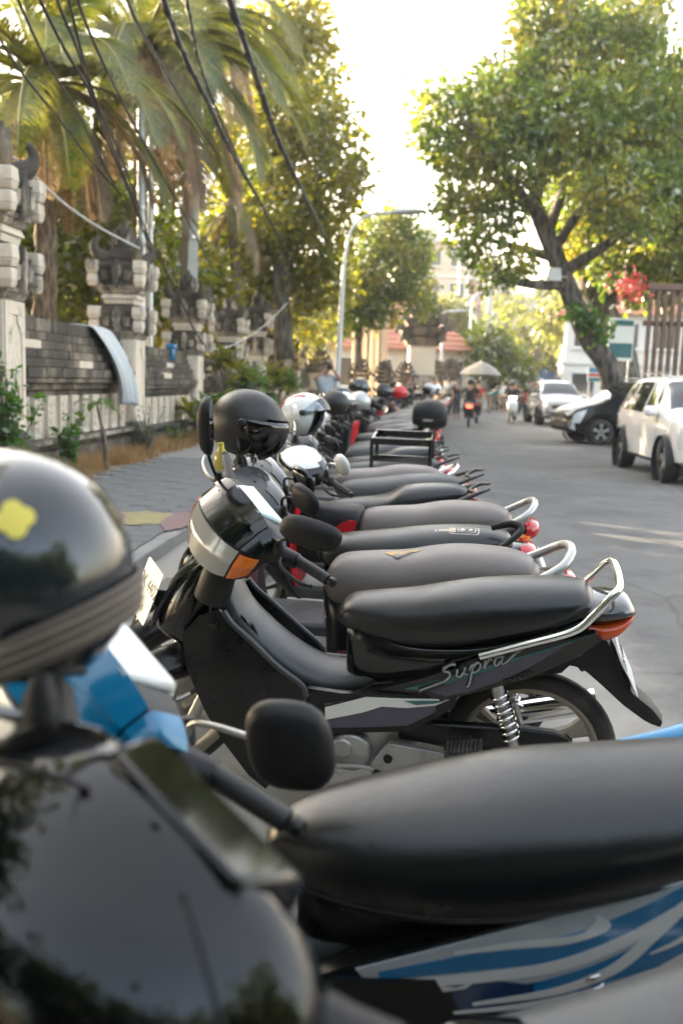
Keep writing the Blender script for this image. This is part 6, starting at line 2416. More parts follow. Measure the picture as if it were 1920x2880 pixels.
# ------------------------------------------------------------------ people
def skin_obj(name, V, E, rad, mat, parent, sub=1):
    me = bpy.data.meshes.new(name)
    me.from_pydata([tuple(v) for v in V], E, [])
    me.materials.append(M[mat])
    o = bpy.data.objects.new(name, me)
    col.objects.link(o)
    o.parent = parent
    m = o.modifiers.new('skin', 'SKIN')
    for i, r in enumerate(rad):
        sv = me.skin_vertices[0].data[i]
        sv.radius = (r, r) if not hasattr(r, '__len__') else r
        sv.use_root = i == 0
    m.use_smooth_shade = True
    s = o.modifiers.new('sub', 'SUBSURF')
    s.levels = s.render_levels = sub
    return o

def person(label, loc, yaw, pose, shirt='cloth_black', trousers='cloth_navy', skin='skin', hat=None, group=None, scale=1.0):
    """x forward, y left; joint table per pose"""
    root = empty('person', loc, (0, 0, R(yaw)))
    root.scale = (scale,) * 3
    tag(root, label, 'person', group)
    J = {
        'stand': dict(pel=(0, 0, .93), chest=(0, 0, 1.28), neck=(.0, 0, 1.45), head=(.02, 0, 1.60), sh=(0, .18, 1.40), el=(-.02, .25, 1.13), wr=(.06, .26, .90), hip=(0, .09, .90), kn=(.03, .10, .50), an=(-.01, .11, .09)),
        'photo': dict(pel=(0, 0, .93), chest=(0, 0, 1.28), neck=(.02, 0, 1.45), head=(.05, 0, 1.60), sh=(.02, .19, 1.40), el=(.16, .30, 1.36), wr=(.26, .08, 1.58), hip=(0, .09, .90), kn=(.02, .10, .50), an=(-.01, .12, .09)),
        'ride': dict(pel=(-.02, 0, .86), chest=(.06, 0, 1.18), neck=(.12, 0, 1.36), head=(.17, 0, 1.50), sh=(.09, .20, 1.31), el=(.28, .30, 1.12), wr=(.50, .28, 1.03), hip=(0, .10, .84), kn=(.40, .17, .72), an=(.36, .15, .38)),
        'lean': dict(pel=(0, 0, .88), chest=(.26, 0, 1.14), neck=(.40, 0, 1.25), head=(.52, 0, 1.32), sh=(.34, .18, 1.20), el=(.46, .24, .95), wr=(.60, .16, .80), hip=(0, .10, .86), kn=(.06, .11, .47), an=(-.04, .12, .08)),
        'sit': dict(pel=(0, 0, .82), chest=(.10, 0, 1.14), neck=(.18, 0, 1.31), head=(.26, 0, 1.44), sh=(.14, .19, 1.26), el=(.24, .26, 1.0), wr=(.45, .14, .92), hip=(.02, .10, .80), kn=(.42, .14, .70), an=(.40, .14, .30)),
    }[pose]
    def mir(p):
        return (p[0], -p[1], p[2])
    def toe(a):
        return (a[0] + .17, a[1], a[2] - .05)
    def hand(e, w):
        d = (Vector(w) - Vector(e)).normalized()
        return tuple(Vector(w) + d * .09)
    j = J
    V = [j['pel'], j['chest'], j['neck'], j['head'], (j['head'][0] + .02, 0, j['head'][2] + .10)]
    E = [(0, 1), (1, 2), (2, 3), (3, 4)]
    rad = [.13, .13, .055, .085, .07]
    for f in (lambda p: p, mir):
        b = len(V)
        V += [f(j['sh']), f(j['el']), f(j['wr']), f(hand(j['el'], j['wr']))]
        E += [(1, b), (b, b + 1), (b + 1, b + 2), (b + 2, b + 3)]
        rad += [.058, .042, .030, .028]
    for f in (lambda p: p, mir):
        b = len(V)
        V += [f(j['hip']), f(j['kn']), f(j['an']), f(toe(j['an']))]
        E += [(0, b), (b, b + 1), (b + 1, b + 2), (b + 2, b + 3)]
        rad += [.088, .058, .040, .040]
    bo = skin_obj('body', V, E, rad, skin, root)
    lo = lambda a, b, t: tuple(Vector(a).lerp(Vector(b), t))
    V2 = [lo(j['pel'], j['chest'], -.05), j['chest'], lo(j['chest'], j['neck'], .75)]
    E2 = [(0, 1), (1, 2)]
    r2 = [.155, .155, .075]
    for f in (lambda p: p, mir):
        b = len(V2)
        V2 += [f(j['sh']), f(lo(j['sh'], j['el'], .75))]
        E2 += [(1, b), (b, b + 1)]
        r2 += [.078, .066]
    skin_obj('shirt', V2, E2, r2, shirt, root)
    V3 = [lo(j['pel'], j['chest'], .08)]
    E3, r3 = [], [.150]
    for f in (lambda p: p, mir):
        b = len(V3)
        V3 += [f(j['hip']), f(j['kn']), f(lo(j['kn'], j['an'], .8))]
        E3 += [(0, b), (b, b + 1), (b + 1, b + 2)]
        r3 += [.112, .080, .060]
    skin_obj('trousers', V3, E3, r3, trousers, root)
    h = Vector(j['head'])
    if hat == 'helmet':
        k = MB()
        squad(k, (h.x - .01, 0, h.z + .06), (.15, .15), .135, (.13, .13), (-180, 180), (lambda s: 10 if abs(-180 + 360 * s) < 60 else -55, 89), 0, 32, 10, 1.0, .02)
        k.build('helmet_shell', M['helmet_gloss'], root, smooth=60)
        k = MB()
        squad(k, (h.x - .01, 0, h.z + .06), (.15, .15), .135, (.13, .13), (-62, 62), (-30, 14), .008, 14, 6, 1.0, .003)
        k.build('helmet_visor', M['visor_smoke'], root, smooth=180)
    else:
        k = MB()
        squad(k, (h.x - .012, 0, h.z + .065), (.098, .105), .092, (.095, .10), (-180, 180), (lambda s: 25 if abs(-180 + 360 * s) < 65 else -45, 89), 0, 28, 10, 1.0, .02)
        k.build('hair', M['hair'], root, smooth=60)
    # face: nose, ears
    MB().tube([tuple(h + Vector((.085, 0, .045))), tuple(h + Vector((.115, 0, .0)))], [.010, .016], 6).build('nose', M[skin], root)
    for s in (1, -1):
        MB().tube([tuple(h + Vector((.0, .088 * s, .03))), tuple(h + Vector((-.015, .10 * s, .055)))], [.018, .02], 6, flat=.5).build('ear', M[skin], root)
    return root, j

g_p = 'people among the far parked bikes'
c = on_y(915, 1060, 20.5)
ph, _ = person('man in a pale grey shirt holding a camera up to his face', (c.x, 20.5, KZ), -70, 'photo', 'cloth_grey', 'cloth_navy', 'skin')
k = MB().box(-.03, .04, -.07, .07, -.05, .05).tube([(.03, 0, 0), (.10, 0, 0)], .035, 12)
cm_ = k.build('camera_body', M['black_plastic'], None, bev=.006)
cm_.location = ph.matrix_basis @ Vector((.30, 0, 1.60)) if False else Matrix.Translation((c.x, 20.5, KZ)) @ Matrix.Rotation(R(-70), 4, 'Z') @ Vector((.27, 0, 1.62))
cm_.rotation_euler.z = R(-70)
tag(cm_, 'small black camera held by the man in the grey shirt', 'camera')
c = on_y(1085, 1085, 23)
person('man in a dark jacket bending over the parked bikes', (c.x - .3, 23, 0), -10, 'lean', 'cloth_navy', 'cloth_black', 'skin')
for i, (u, Y, pz, sh, trs, yaw, lab) in enumerate(((1150, 33, 'stand', 'cloth_black', 'cloth_navy', -90, 'person in black standing behind the top box'), (1235, 36, 'stand', 'cloth_black', 'cloth_tan', 200, 'person in black standing right of the top box'), (1285, 40, 'stand', 'cloth_black', 'cloth_navy', -60, 'person in black beside the parasol'),
                                                 (1218, 42, 'stand', 'cloth_red', 'cloth_navy', 0, 'person in a red top behind the bikes right of the top box'), (1412, 52, 'stand', 'cloth_white', 'cloth_tan', -80, 'person in white far down the left side'), (1376, 49, 'lean', 'cloth_teal', 'cloth_tan', 10, 'person in tan trousers bending down at the roadside'),
                                                 (1460, 60, 'stand', 'cloth_tan', 'cloth_black', -90, 'person in tan far away between the two oncoming riders'), (1262, 44, 'stand', 'cloth_grey', 'cloth_black', 30, 'person in grey left of the parasol pole'))):
    c = on_y(u, 1100, Y)
    person(lab, (c.x, Y, 0), yaw, pz, sh, trs, 'skin_dark' if i % 2 else 'skin', None, g_p)


# ------------------------------------------------------------------ sunlit haze in the air down the street
hz = MB().box(-330, 760, -40, 1200, -1.2, 130).build('haze', None or M['car_trim'], None, smooth=None)
hm = bpy.data.materials.new('haze_air')
hm.use_nodes = True
hn = hm.node_tree.nodes
hn.clear()
ho = hn.new('ShaderNodeOutputMaterial')
hv = hn.new('ShaderNodeVolumePrincipled')
hv.inputs['Color'].default_value = (1.0, .95, .88, 1)
hv.inputs['Density'].default_value = .0010
hv.inputs['Anisotropy'].default_value = .2
hm.node_tree.links.new(hv.outputs[0], ho.inputs['Volume'])
hz.data.materials.clear()
hz.data.materials.append(hm)
tag(hz, 'pale warm haze filling the street', 'haze', kind='stuff')
M['tail_lens'] = mat_simple('tail_lens', (.62, .085, .015), .14, coat=.5)
# ------------------------------------------------------------------ the black underbone in focus
supra = bike_root('underbone_motorbike', .651, 2.96, 10.3, 9.6, 'black underbone motorbike with chrome grab rail and teal purple stripe, nearest one in sharp focus')
T_ = underbone(supra)
yf_ = lambda x, z: .1305 + .016 * max(0, 1 - ((x - .15) / .42) ** 2) + .05 * (z - .62)
yl_ = lambda x, z: .1325 + .012 * max(0, 1 - ((x - .5) / .25) ** 2)
panel(supra, 'teal_stripe', [(.40, .520), (.17, .622), (-.155, .762), (-.10, .735), (.05, .665), (.20, .585), (.33, .525)], yf_, 'paint_teal', 1, .003)
panel(supra, 'purple_stripe', [(.33, .5235), (.20, .5835), (.05, .6635), (-.10, .7335), (-.055, .70), (.06, .61), (.20, .535), (.27, .512)], yf_, 'paint_purple', 1, .003)
panel(supra, 'white_decal', [(.655, .430), (.521, .484), (.40, .490), (.286, .497), (.258, .496), (.30, .474), (.39, .458), (.47, .456), (.53, .428), (.655, .385)], yl_, 'decal_white', 1, .003)
panel(supra, 'purple_decal', [(.655, .383), (.53, .426), (.47, .454), (.39, .456), (.30, .472), (.30, .45), (.387, .395), (.655, .356)], yl_, 'paint_purple', 1, .003)
panel(supra, 'purple_flash', [(.655, .446), (.60, .458), (.58, .466), (.62, .455), (.655, .437)], lambda x, z: yl_(x, z) + .002, 'paint_purple', 1, .002)
panel(supra, 'green_flash', [(.40, .484), (.36, .472), (.30, .482), (.265, .494), (.33, .489)], lambda x, z: yl_(x, z) + .002, 'paint_teal', 1, .002)

# script lettering drawn as pen strokes in a slanted (a, b) frame
STROKES = {
    'S': [[(.95, .92), (.70, 1.02), (.40, .92), (.36, .74), (.60, .58), (.66, .36), (.45, .14), (.10, .08), (-.75, .02), (-.95, -.02)]],
    'u': [[(1.05, .60), (1.0, .25), (1.15, .12), (1.35, .30), (1.45, .60)], [(1.45, .60), (1.40, .22), (1.55, .14)]],
    'p': [[(1.62, .34), (1.85, .62), (1.75, .05), (1.62, -.55), (1.50, -.62)], [(1.80, .40), (2.05, .66), (2.22, .45), (2.10, .18), (1.80, .14)]],
    'r': [[(2.35, .20), (2.50, .62), (2.46, .15)], [(2.50, .42), (2.68, .66), (2.82, .56)]],
    'a': [[(3.30, .58), (3.02, .62), (2.92, .30), (3.06, .14), (3.30, .40)], [(3.34, .62), (3.28, .18), (3.50, .16), (4.10, .62), (4.75, .80)]],
}
def script_word(parent, origin, xdir, updir, sx, sy, layers):
    x, u = Vector(xdir).normalized(), Vector(updir).normalized()
    nrm = Vector((0, 1, 0))
    for ch in 'Supra':
        for rad, off, mt in layers:
            k = MB()
            for st in STROKES[ch]:
                pts = catmull([(p[0] + .30 * p[1], p[1]) for p in st], 5)
                k.tube([Vector(origin) + x * p[0] * sx + u * p[1] * sy + nrm * off for p in pts], rad, 6)
            k.build('letter', M[mt], parent, smooth=180)
_d = Vector((-.325, 0, .142)).normalized()
script_word(supra, (.295, .1478, .552), _d, (.40, 0, .92), .064, .052, ((.0080, -.004, 'decal_black'), (.0046, .0002, 'decal_silver')))
text_mesh('lettering', 'HONDA', .026, M['decal_black'], supra, frame((.055, .1500, .603), (_d.x, 0, _d.z), (.40, 0, .92)), ext=.001)
text_mesh('lettering', 'ASTREA', .020, M['decal_black'], supra, frame((.315, .1485, .537), (_d.x, 0, _d.z), (.40, 0, .92)), ext=.0006, space=1.5)
plate(supra, (1.288, .035, .745), (-.57, .82, 0), (-.45, 0, .8), .20, .185, [('DK 4402', .062, .02, 'plate_ink'), ('11 25', .03, -.055, 'plate_ink')])
MB().box(1.20, 1.255, -.06, .06, .70, .76).build('plate_bracket', M['black_satin'], supra, bev=.005)
plate(supra, (-.275, 0, .620), (0, -1, 0), (.44, 0, .9), .20, .17, [('DK 4402', .05, .02, 'plate_ink')])

# ------------------------------------------------------------------ the blue underbone in front of it
def world_xf(root):
    return root.matrix_world.inverted()

SEAT_B = [(.66, .672, .650, .028), (.635, .712, .630, .055), (.57, .742, .605, .095), (.46, .768, .595, .130), (.34, .796, .595, .150), (.22, .820, .615, .158), (.08, .834, .655, .155), (-.04, .845, .70, .145),
          (-.15, .855, .745, .13), (-.26, .862, .785, .11), (-.33, .852, .815, .085), (-.36, .836, .82, .05)]
blue = bike_root('underbone_motorbike', .545, 1.658, -1.2, 11.4, 'blurred underbone motorbike with blue swoosh side panels and long black seat in the foreground')
T_ = underbone(blue, 46.9, body='black_satin', seat=SEAT_B, cowl='paint_blue', dash='paint_white', lens='paint_white', mirrors=False, grab=False,
               cover=[(.66, .44), (.52, .515), (.36, .585), (.17, .665), (-.03, .745), (-.22, .83), (-.36, .90), (-.42, .895), (-.36, .80), (-.22, .68), (-.07, .585), (.02, .535), (.15, .475), (.30, .415), (.46, .385), (.62, .39)])
yb = lambda x, z, o=.003: .128 + o + .016 * max(0, 1 - ((x - .15) / .42) ** 2) + .05 * (z - .62)
panel(blue, 'graphic_base', [(.50, .515), (.36, .575), (.17, .655), (-.03, .735), (-.22, .82), (-.36, .885), (-.32, .79), (-.20, .69), (-.05, .60), (.10, .515), (.26, .445), (.42, .405)], yb, 'graphic_silver', 1, .003)
panel(blue, 'navy_panel', [(.64, .435), (.52, .50), (.40, .49), (.28, .51), (.20, .50), (.30, .462), (.46, .422), (.61, .415)], lambda x, z: yb(x, z, .0034), 'paint_navy', 1, .0006)
def ribbon(pts, w):
    P = catmull(pts, 5)
    L_, R_ = [], []
    for i, p in enumerate(P):
        a_, b_ = P[max(0, i - 1)], P[min(len(P) - 1, i + 1)]
        d = np.array([b_[0] - a_[0], b_[1] - a_[1]])
        d /= np.linalg.norm(d) + 1e-9
        t = i / (len(P) - 1)
        ww = w * (math.sin(PI * (.06 + .90 * t)) ** .7)
        L_.append((p[0] - d[1] * ww, p[1] + d[0] * ww))
        R_.append((p[0] + d[1] * ww, p[1] - d[0] * ww))
    return L_ + R_[::-1]
for pts, w, mt, o in (([(.46, .505), (.30, .548), (.16, .585), (.05, .645), (-.04, .715), (-.12, .775)], .026, 'graphic_blue', .0038),
                      ([(.20, .490), (.08, .530), (-.02, .600), (-.09, .70), (-.18, .79), (-.30, .845)], .040, 'graphic_blue', .0038),
                      ([(.42, .432), (.28, .462), (.14, .505), (.02, .57)], .022, 'paint_navy', .0036),
                      ([(.62, .440), (.46, .482), (.30, .512), (.17, .545), (.07, .600), (-.02, .675), (-.11, .75), (-.22, .815)], .0125, 'graphic_white', .0046),
                      ([(.34, .565), (.24, .588), (.16, .602), (.10, .632), (.12, .655)], .008, 'graphic_white', .0046),
                      ([(.30, .452), (.16, .490), (.07, .545), (.015, .625), (-.04, .70), (-.13, .765), (-.26, .835)], .012, 'graphic_white', .0049),
                      ([(.12, .487), (.01, .530), (-.07, .60), (-.12, .69), (-.20, .775), (-.32, .85)], .011, 'graphic_white', .0049),
                      ([(.36, .425), (.22, .452), (.10, .492), (.0, .545)], .006, 'graphic_white', .0049),
                      ([(-.02, .695), (-.05, .655), (-.03, .61), (.02, .575)], .006, 'graphic_white', .0052)):
    panel(blue, 'swoosh', ribbon(pts, w), lambda x, z, o=o: yb(x, z, o), mt, 1, .0006)
_d = Vector((-.36, 0, .15)).normalized()
panel(blue, 'tribal_mark', [(.42, .475), (.36, .492), (.33, .488), (.30, .505), (.315, .487), (.35, .478), (.385, .470)], lambda x, z: yb(x, z, .0046), 'decal_white', 1, .0006)
fin = MB()
body_loft(fin, [(.02, .800, .790, .008), (-.05, .818, .790, .018), (-.14, .848, .802, .03), (-.28, .895, .83, .03), (-.42, .92, .86, .02)], 12, 2.4, 4)
fin.shift(0, -.135, 0).build('tail_fin', M['graphic_blue'], blue, smooth=60)
bt = MB()
body_loft(bt, [(-.26, .90, .82, .10), (-.33, .925, .84, .115), (-.42, .945, .87, .095), (-.50, .955, .91, .055), (-.54, .955, .935, .02)], 18, 2.4, 4)
bt.build('tail_fairing', M['paint_blue'], blue, smooth=60)
W_ = world_xf(blue)
def wp(u, v, Y):
    return on_y(u, v, Y)
mirror(blue, wp(525, 2085, 1.56), wp(560, 2035, 1.52), wp(815, 2098, 1.45), (.12, 1, .12), (.072, .078, .030), W_, mat='black_plastic', shape='soft', stem='steel', sk=-.12)
# ------------------------------------------------------------------ the closest black bike with a helmet on its mirror
near = bike_root('underbone_motorbike', 0, 0, -11, 8, 'black glossy underbone motorbike cut off at the bottom left, closest to the camera')
T_ = underbone(near, 44, seat=[(q[0], q[1] - .11, q[2] - .11, q[3]) for q in SEAT_A], seat_mat='seat_grey', satin='black_lacquer', mirrors=False, lens='smoke_lens', spine_mat='black_gloss', dash='black_lacquer', cowl='black_lacquer', round_cowl=True)
_p = near.matrix_world @ (T_ @ Vector((.965, 0, 1.045)))
near.matrix_world = Matrix.Translation((-.16 - _p.x, .74 - _p.y, 0)) @ near.matrix_world

# right mirror of the closest bike: the big helmet hangs on it
W_ = near.matrix_world.inverted()
_g = near.matrix_world @ (T_ @ Vector((.94, -.195, 1.085)))
mirror(near, tuple(_g), tuple(_g.lerp(Vector((-.362, 1.0, 1.17)), .5) + Vector((0, 0, .03))), (-.362, 1.0, 1.20), (.1, 1, .1), (.06, .045, .02), W_, shape='soft')
# ------------------------------------------------------------------ the row of scooters behind
def seat_uv(bvh, x, y):
    h = bvh.ray_cast(Vector((x, y, 1.2)), Vector((0, 0, -1)))
    return h[0] + h[1] * .002 if h[0] is not None else Vector((x, y, .8))

def seam(parent, bvh, pts, name='seam', r=.0016, mat='black_plastic', n=5):
    P = [seat_uv(bvh, p[0], p[1]) for p in catmull(pts, n)]
    return MB().tube(P, r, 5).build(name, M[mat], parent, smooth=180)

def flat_decal(parent, bvh, name, pts, mat, off=.002):
    return drape_poly(parent, name, [(p[0], p[1], 1.0) for p in pts], bvh, (0, 0, -1), mat, off, .012)

# torn brown seat
torn = bike_root('scooter', .591, 3.557, 8.9, 8, 'scooter with torn brown seat and thick silver grab rail, right behind the black underbone', 'scooter')
_, stm = scooter(torn, 43, body='black_satin', body2='paint_maroon', seat_mat='seat_brown', rail='silver', cowl='grey_plastic', floor='grey_plastic', mirror_mat='black_plastic')
bv = bvh_of(stm)
flat_decal(torn, bv, 'tear', [(.405, .005), (.385, .030), (.365, .040), (.355, .022), (.335, .032), (.31, .014), (.285, .018), (.262, .004), (.30, -.008), (.335, -.004), (.37, -.014)], 'foam', .0022)
flat_decal(torn, bv, 'torn_flap', [(.372, .042), (.357, .024), (.337, .034), (.312, .016), (.29, .020), (.31, .030), (.335, .046), (.352, .062)], 'seat_brown', .006)
for q in ([(.36, .060), (.33, .085), (.315, .105)], [(.345, .052), (.30, .075), (.265, .10)], [(.40, .02), (.42, .04), (.41, .07)]):
    seam(torn, bv, q, 'crease', .0012, 'seat_grey')
seam(torn, bv, [(.20, .136), (.165, .115), (.10, .098), (.0, .088), (-.10, .078), (-.155, .055)], mat='seat_grey')
seam(torn, bv, [(.575, -.09), (.590, -.03), (.590, .03), (.575, .09)], mat='seat_grey')
text_mesh('floor_lettering', 'SCOOPY', .06, M['print_grey'], torn, frame((.73, .06, .377), (0, -1, 0), (1, 0, 0)), ext=.0006)
MB().box(.66, .80, -.07, .13, .3755, .3762).build('floor_mat', M['black_plastic'], torn)
# printed black seat
jd = bike_root('scooter', .565, 4.176, 8.9, 8, 'scooter whose black seat carries a printed bottle, second scooter behind the black underbone', 'scooter')
_, stm = scooter(jd, 41, seat=SEAT_FLAT, body='black_gloss', body2='black_plastic', seat_mat='seat_black', rail='grey', cowl='black_gloss', mirror_style='oval', mirror_mat='black_gloss')
bv = bvh_of(stm)
flat_decal(jd, bv, 'bottle_print', [(.125, .036), (.125, .062), (.070, .064), (.050, .080), (-.060, .082), (-.068, .074), (-.068, .022), (-.060, .014), (.050, .020), (.070, .034)], 'print_grey', .0015)
flat_decal(jd, bv, 'bottle_fill', [(.119, .040), (.119, .058), (.068, .060), (.047, .075), (-.057, .077), (-.062, .070), (-.062, .026), (-.057, .019), (.047, .025), (.068, .038)], 'decal_black', .0022)
flat_decal(jd, bv, 'bottle_neck_label', [(.112, .042), (.112, .056), (.068, .057), (.050, .070), (.035, .070), (.035, .029), (.050, .030), (.068, .041)], 'print_tan', .003)
flat_decal(jd, bv, 'bottle_label', [(.027, .030), (.027, .066), (-.052, .070), (-.056, .030)], 'print_tan', .003)
flat_decal(jd, bv, 'bottle_label_ink', [(.021, .033), (.021, .063), (-.046, .066), (-.050, .033)], 'decal_black', .0037)
for cx_, rr in ((.005, .013), (-.030, .010)):
    flat_decal(jd, bv, 'bottle_emblem', [(cx_ + rr * math.cos(a), .048 + rr * math.sin(a)) for a in np.linspace(0, 2 * PI, 13)[:-1]], 'print_grey', .0044)
for word, x0, cyc, rad, size in (("JACK DANIEL'S", .150, .048, .055, .020), ('INTERPERIN', -.088, .048, 9.0, .017)):
    for i, ch in enumerate(word):
        s = (i - (len(word) - 1) / 2) / (len(word) - 1)
        yy = cyc - s * .085
        xx = x0 + (-.018 * (2 * s) ** 2 + .010 if rad < 1 else 0)
        p = seat_uv(bv, xx, yy)
        q = seat_uv(bv, xx, yy - .004)
        text_mesh('seat_letter', ch, size, M['print_grey'], jd, frame(p, q - p, (1, 0, .1)), ext=.0004)
# brown seat with red tunnel cover
red = bike_root('scooter', .729, 4.91, 9, 8, 'scooter with smooth brown seat, red wedge on its black tunnel and a white handlebar cowl', 'scooter')
_, stm = scooter(red, 40, body='black_satin', body2='paint_red', seat_mat='seat_brown', rail='silver', cowl='black_gloss', mirror_style='round', mirror_mat='paint_white', seat=SEAT_S)
bv = bvh_of(stm)
seam(red, bv, [(.20, .136), (.165, .115), (.10, .098), (.0, .088), (-.10, .078), (-.155, .055)], mat='seat_grey')
k = MB()
body_loft(k, [(.60, .775, .52, .06), (.63, .795, .50, .11), (.80, .80, .48, .12), (.95, .81, .48, .10)], 20, 4, 3)
k.build('tunnel_cover', M['black_plastic'], red, smooth=50)
panel(red, 'red_wedge', [(.62, .745), (.63, .70), (.68, .645), (.78, .61), (.78, .66), (.70, .735), (.66, .75)], lambda x, z: .124, 'paint_red', 1, .01)
TR = steer_matrix(40, 1.26, 26.5, .08)
k = MB()
squad(k, (.925, 0, 1.035), (.128, .095), .148, (.066, .08), (-180, 180), (18, 89), .003, 40, 10, .80, .02)
k.xf(TR).build('white_top_cover', M['paint_white'], red, smooth=60)
k = MB()
squad(k, (.925, 0, 1.035), (.135, .10), .165, (.062, .085), (30, 42), (-60, 10), .004, 5, 8, .80, .006)
k.xf(TR).build('white_stripe', M['decal_white'], red, smooth=60)
k = MB()
squad(k, (.925, 0, 1.035), (.135, .10), .165, (.062, .085), (74, 84), (-60, 10), .004, 5, 8, .80, .006)
k.xf(TR).build('white_stripe', M['decal_white'], red, smooth=60)
text_mesh('cowl_lettering', 'HONDA', .030, M['decal_white'], red, TR @ frame((1.035, .118, 1.005), (-.62, .78, 0), (0, 0, 1)), ext=.0008)
# dark seat with long black rails and red tail
dark = bike_root('scooter', .531, 5.6, 9, 8, 'scooter with dark grey-blue seat, black wing grab rails and pointed red tail light', 'scooter')
scooter(dark, 42, seat=SEAT_STEP, body='black_gloss', body2='paint_red', seat_mat='seat_black', rail='black', cowl='black_satin')
# grey seat
grey = bike_root('scooter', .63, 6.515, 9, 8, 'scooter with plain dark grey seat, just before the scooter with curved chrome rail', 'scooter')
scooter(grey, 45, seat=SEAT_FLAT, body='silver_paint', body2='black_plastic', seat_mat='seat_grey', rail='black', cowl='black_gloss')
# brown seat, chrome rail
chrm = bike_root('scooter', .578, 6.976, 9, 8, 'scooter with brown seat and thin chrome rail, right in front of the black metal rack', 'scooter')
scooter(chrm, 40, body='paint_white', body2='black_plastic', seat_mat='seat_brown', rail='chrome', cowl='silver_paint')
# scooter with a square metal rack
rack = bike_root('scooter', .62, 7.85, 8, 7, 'scooter carrying a tall open black metal rack over its seat', 'scooter')
scooter(rack, 38, seat=SEAT_FLAT, body='paint_white', body2='black_plastic', seat_mat='seat_black', rail='black', cowl='black_satin')
rk = MB().box(-.14, .36, -.20, .20, .742, .757).build('carrier_rack', M['black_satin'], rack)
def bar(a, b, r=.016):
    MB().tube([a, b], r, 4).build('rack_bar', M['black_gloss'], rk, smooth=None)
for s in (1, -1):
    for x in (-.13, .35):
        bar((x, .20 * s, .70), (x, .20 * s, 1.025))
    for z in ((.86, 1.0) if s > 0 else (1.0,)):
        MB().box(-.14, .36, .195 * s - .006, .195 * s + .006, z - .028, z + .028).build('rack_bar', M['black_gloss'], rk)
for x in (-.13, .35):
    for z in (1.0,):
        MB().box(x - .006, x + .006, -.19, .19, z - .02, z + .02).build('rack_bar', M['black_gloss'], rk)

# the next seven still show their parts
rows = [
    (8.75, .63, 'black_satin', 'paint_red', 'seat_black', 'black', 'scooter with black seat and split red tail just behind the rack scooter'),
    (9.55, .66, 'paint_white', 'paint_red', 'seat_grey', 'black', 'white and red tailed scooter second behind the rack scooter'),
    (10.3, .70, 'silver_paint', 'black_plastic', 'seat_grey', 'chrome', 'silver scooter third behind the rack scooter'),
    (11.1, .74, 'black_gloss', 'black_plastic', 'seat_black', 'black', 'black scooter fourth behind the rack scooter'),
    (11.9, .78, 'paint_navy', 'black_plastic', 'seat_black', 'silver', 'navy scooter last before the one with a top box'),
]
for i, (Y, X, b1, b2, sm_, rl, lab) in enumerate(rows):
    o = bike_root('scooter', X, Y, 8 + (i * 37 % 5) - 2, 7.5, lab, 'scooter')
    scooter(o, 42 - (i * 53 % 9), seat=[SEAT_STEP, SEAT_S, SEAT_FLAT, SEAT_STEP, SEAT_S][i], body=b1, body2=b2, seat_mat=sm_, rail=rl, cowl=b1)
tb = bike_root('scooter', 1.02, 12.9, 9, 6, 'scooter with a big rounded black top box over its tail', 'scooter')
scooter(tb, 42, body='black_satin', body2='black_plastic', seat_mat='seat_black', rail='black', cowl='black_satin', box=True)
MB().box(-.23, -.09, .236, .246, .972, .998).build('box_badge', M['silver_paint'], tb, bev=.003)

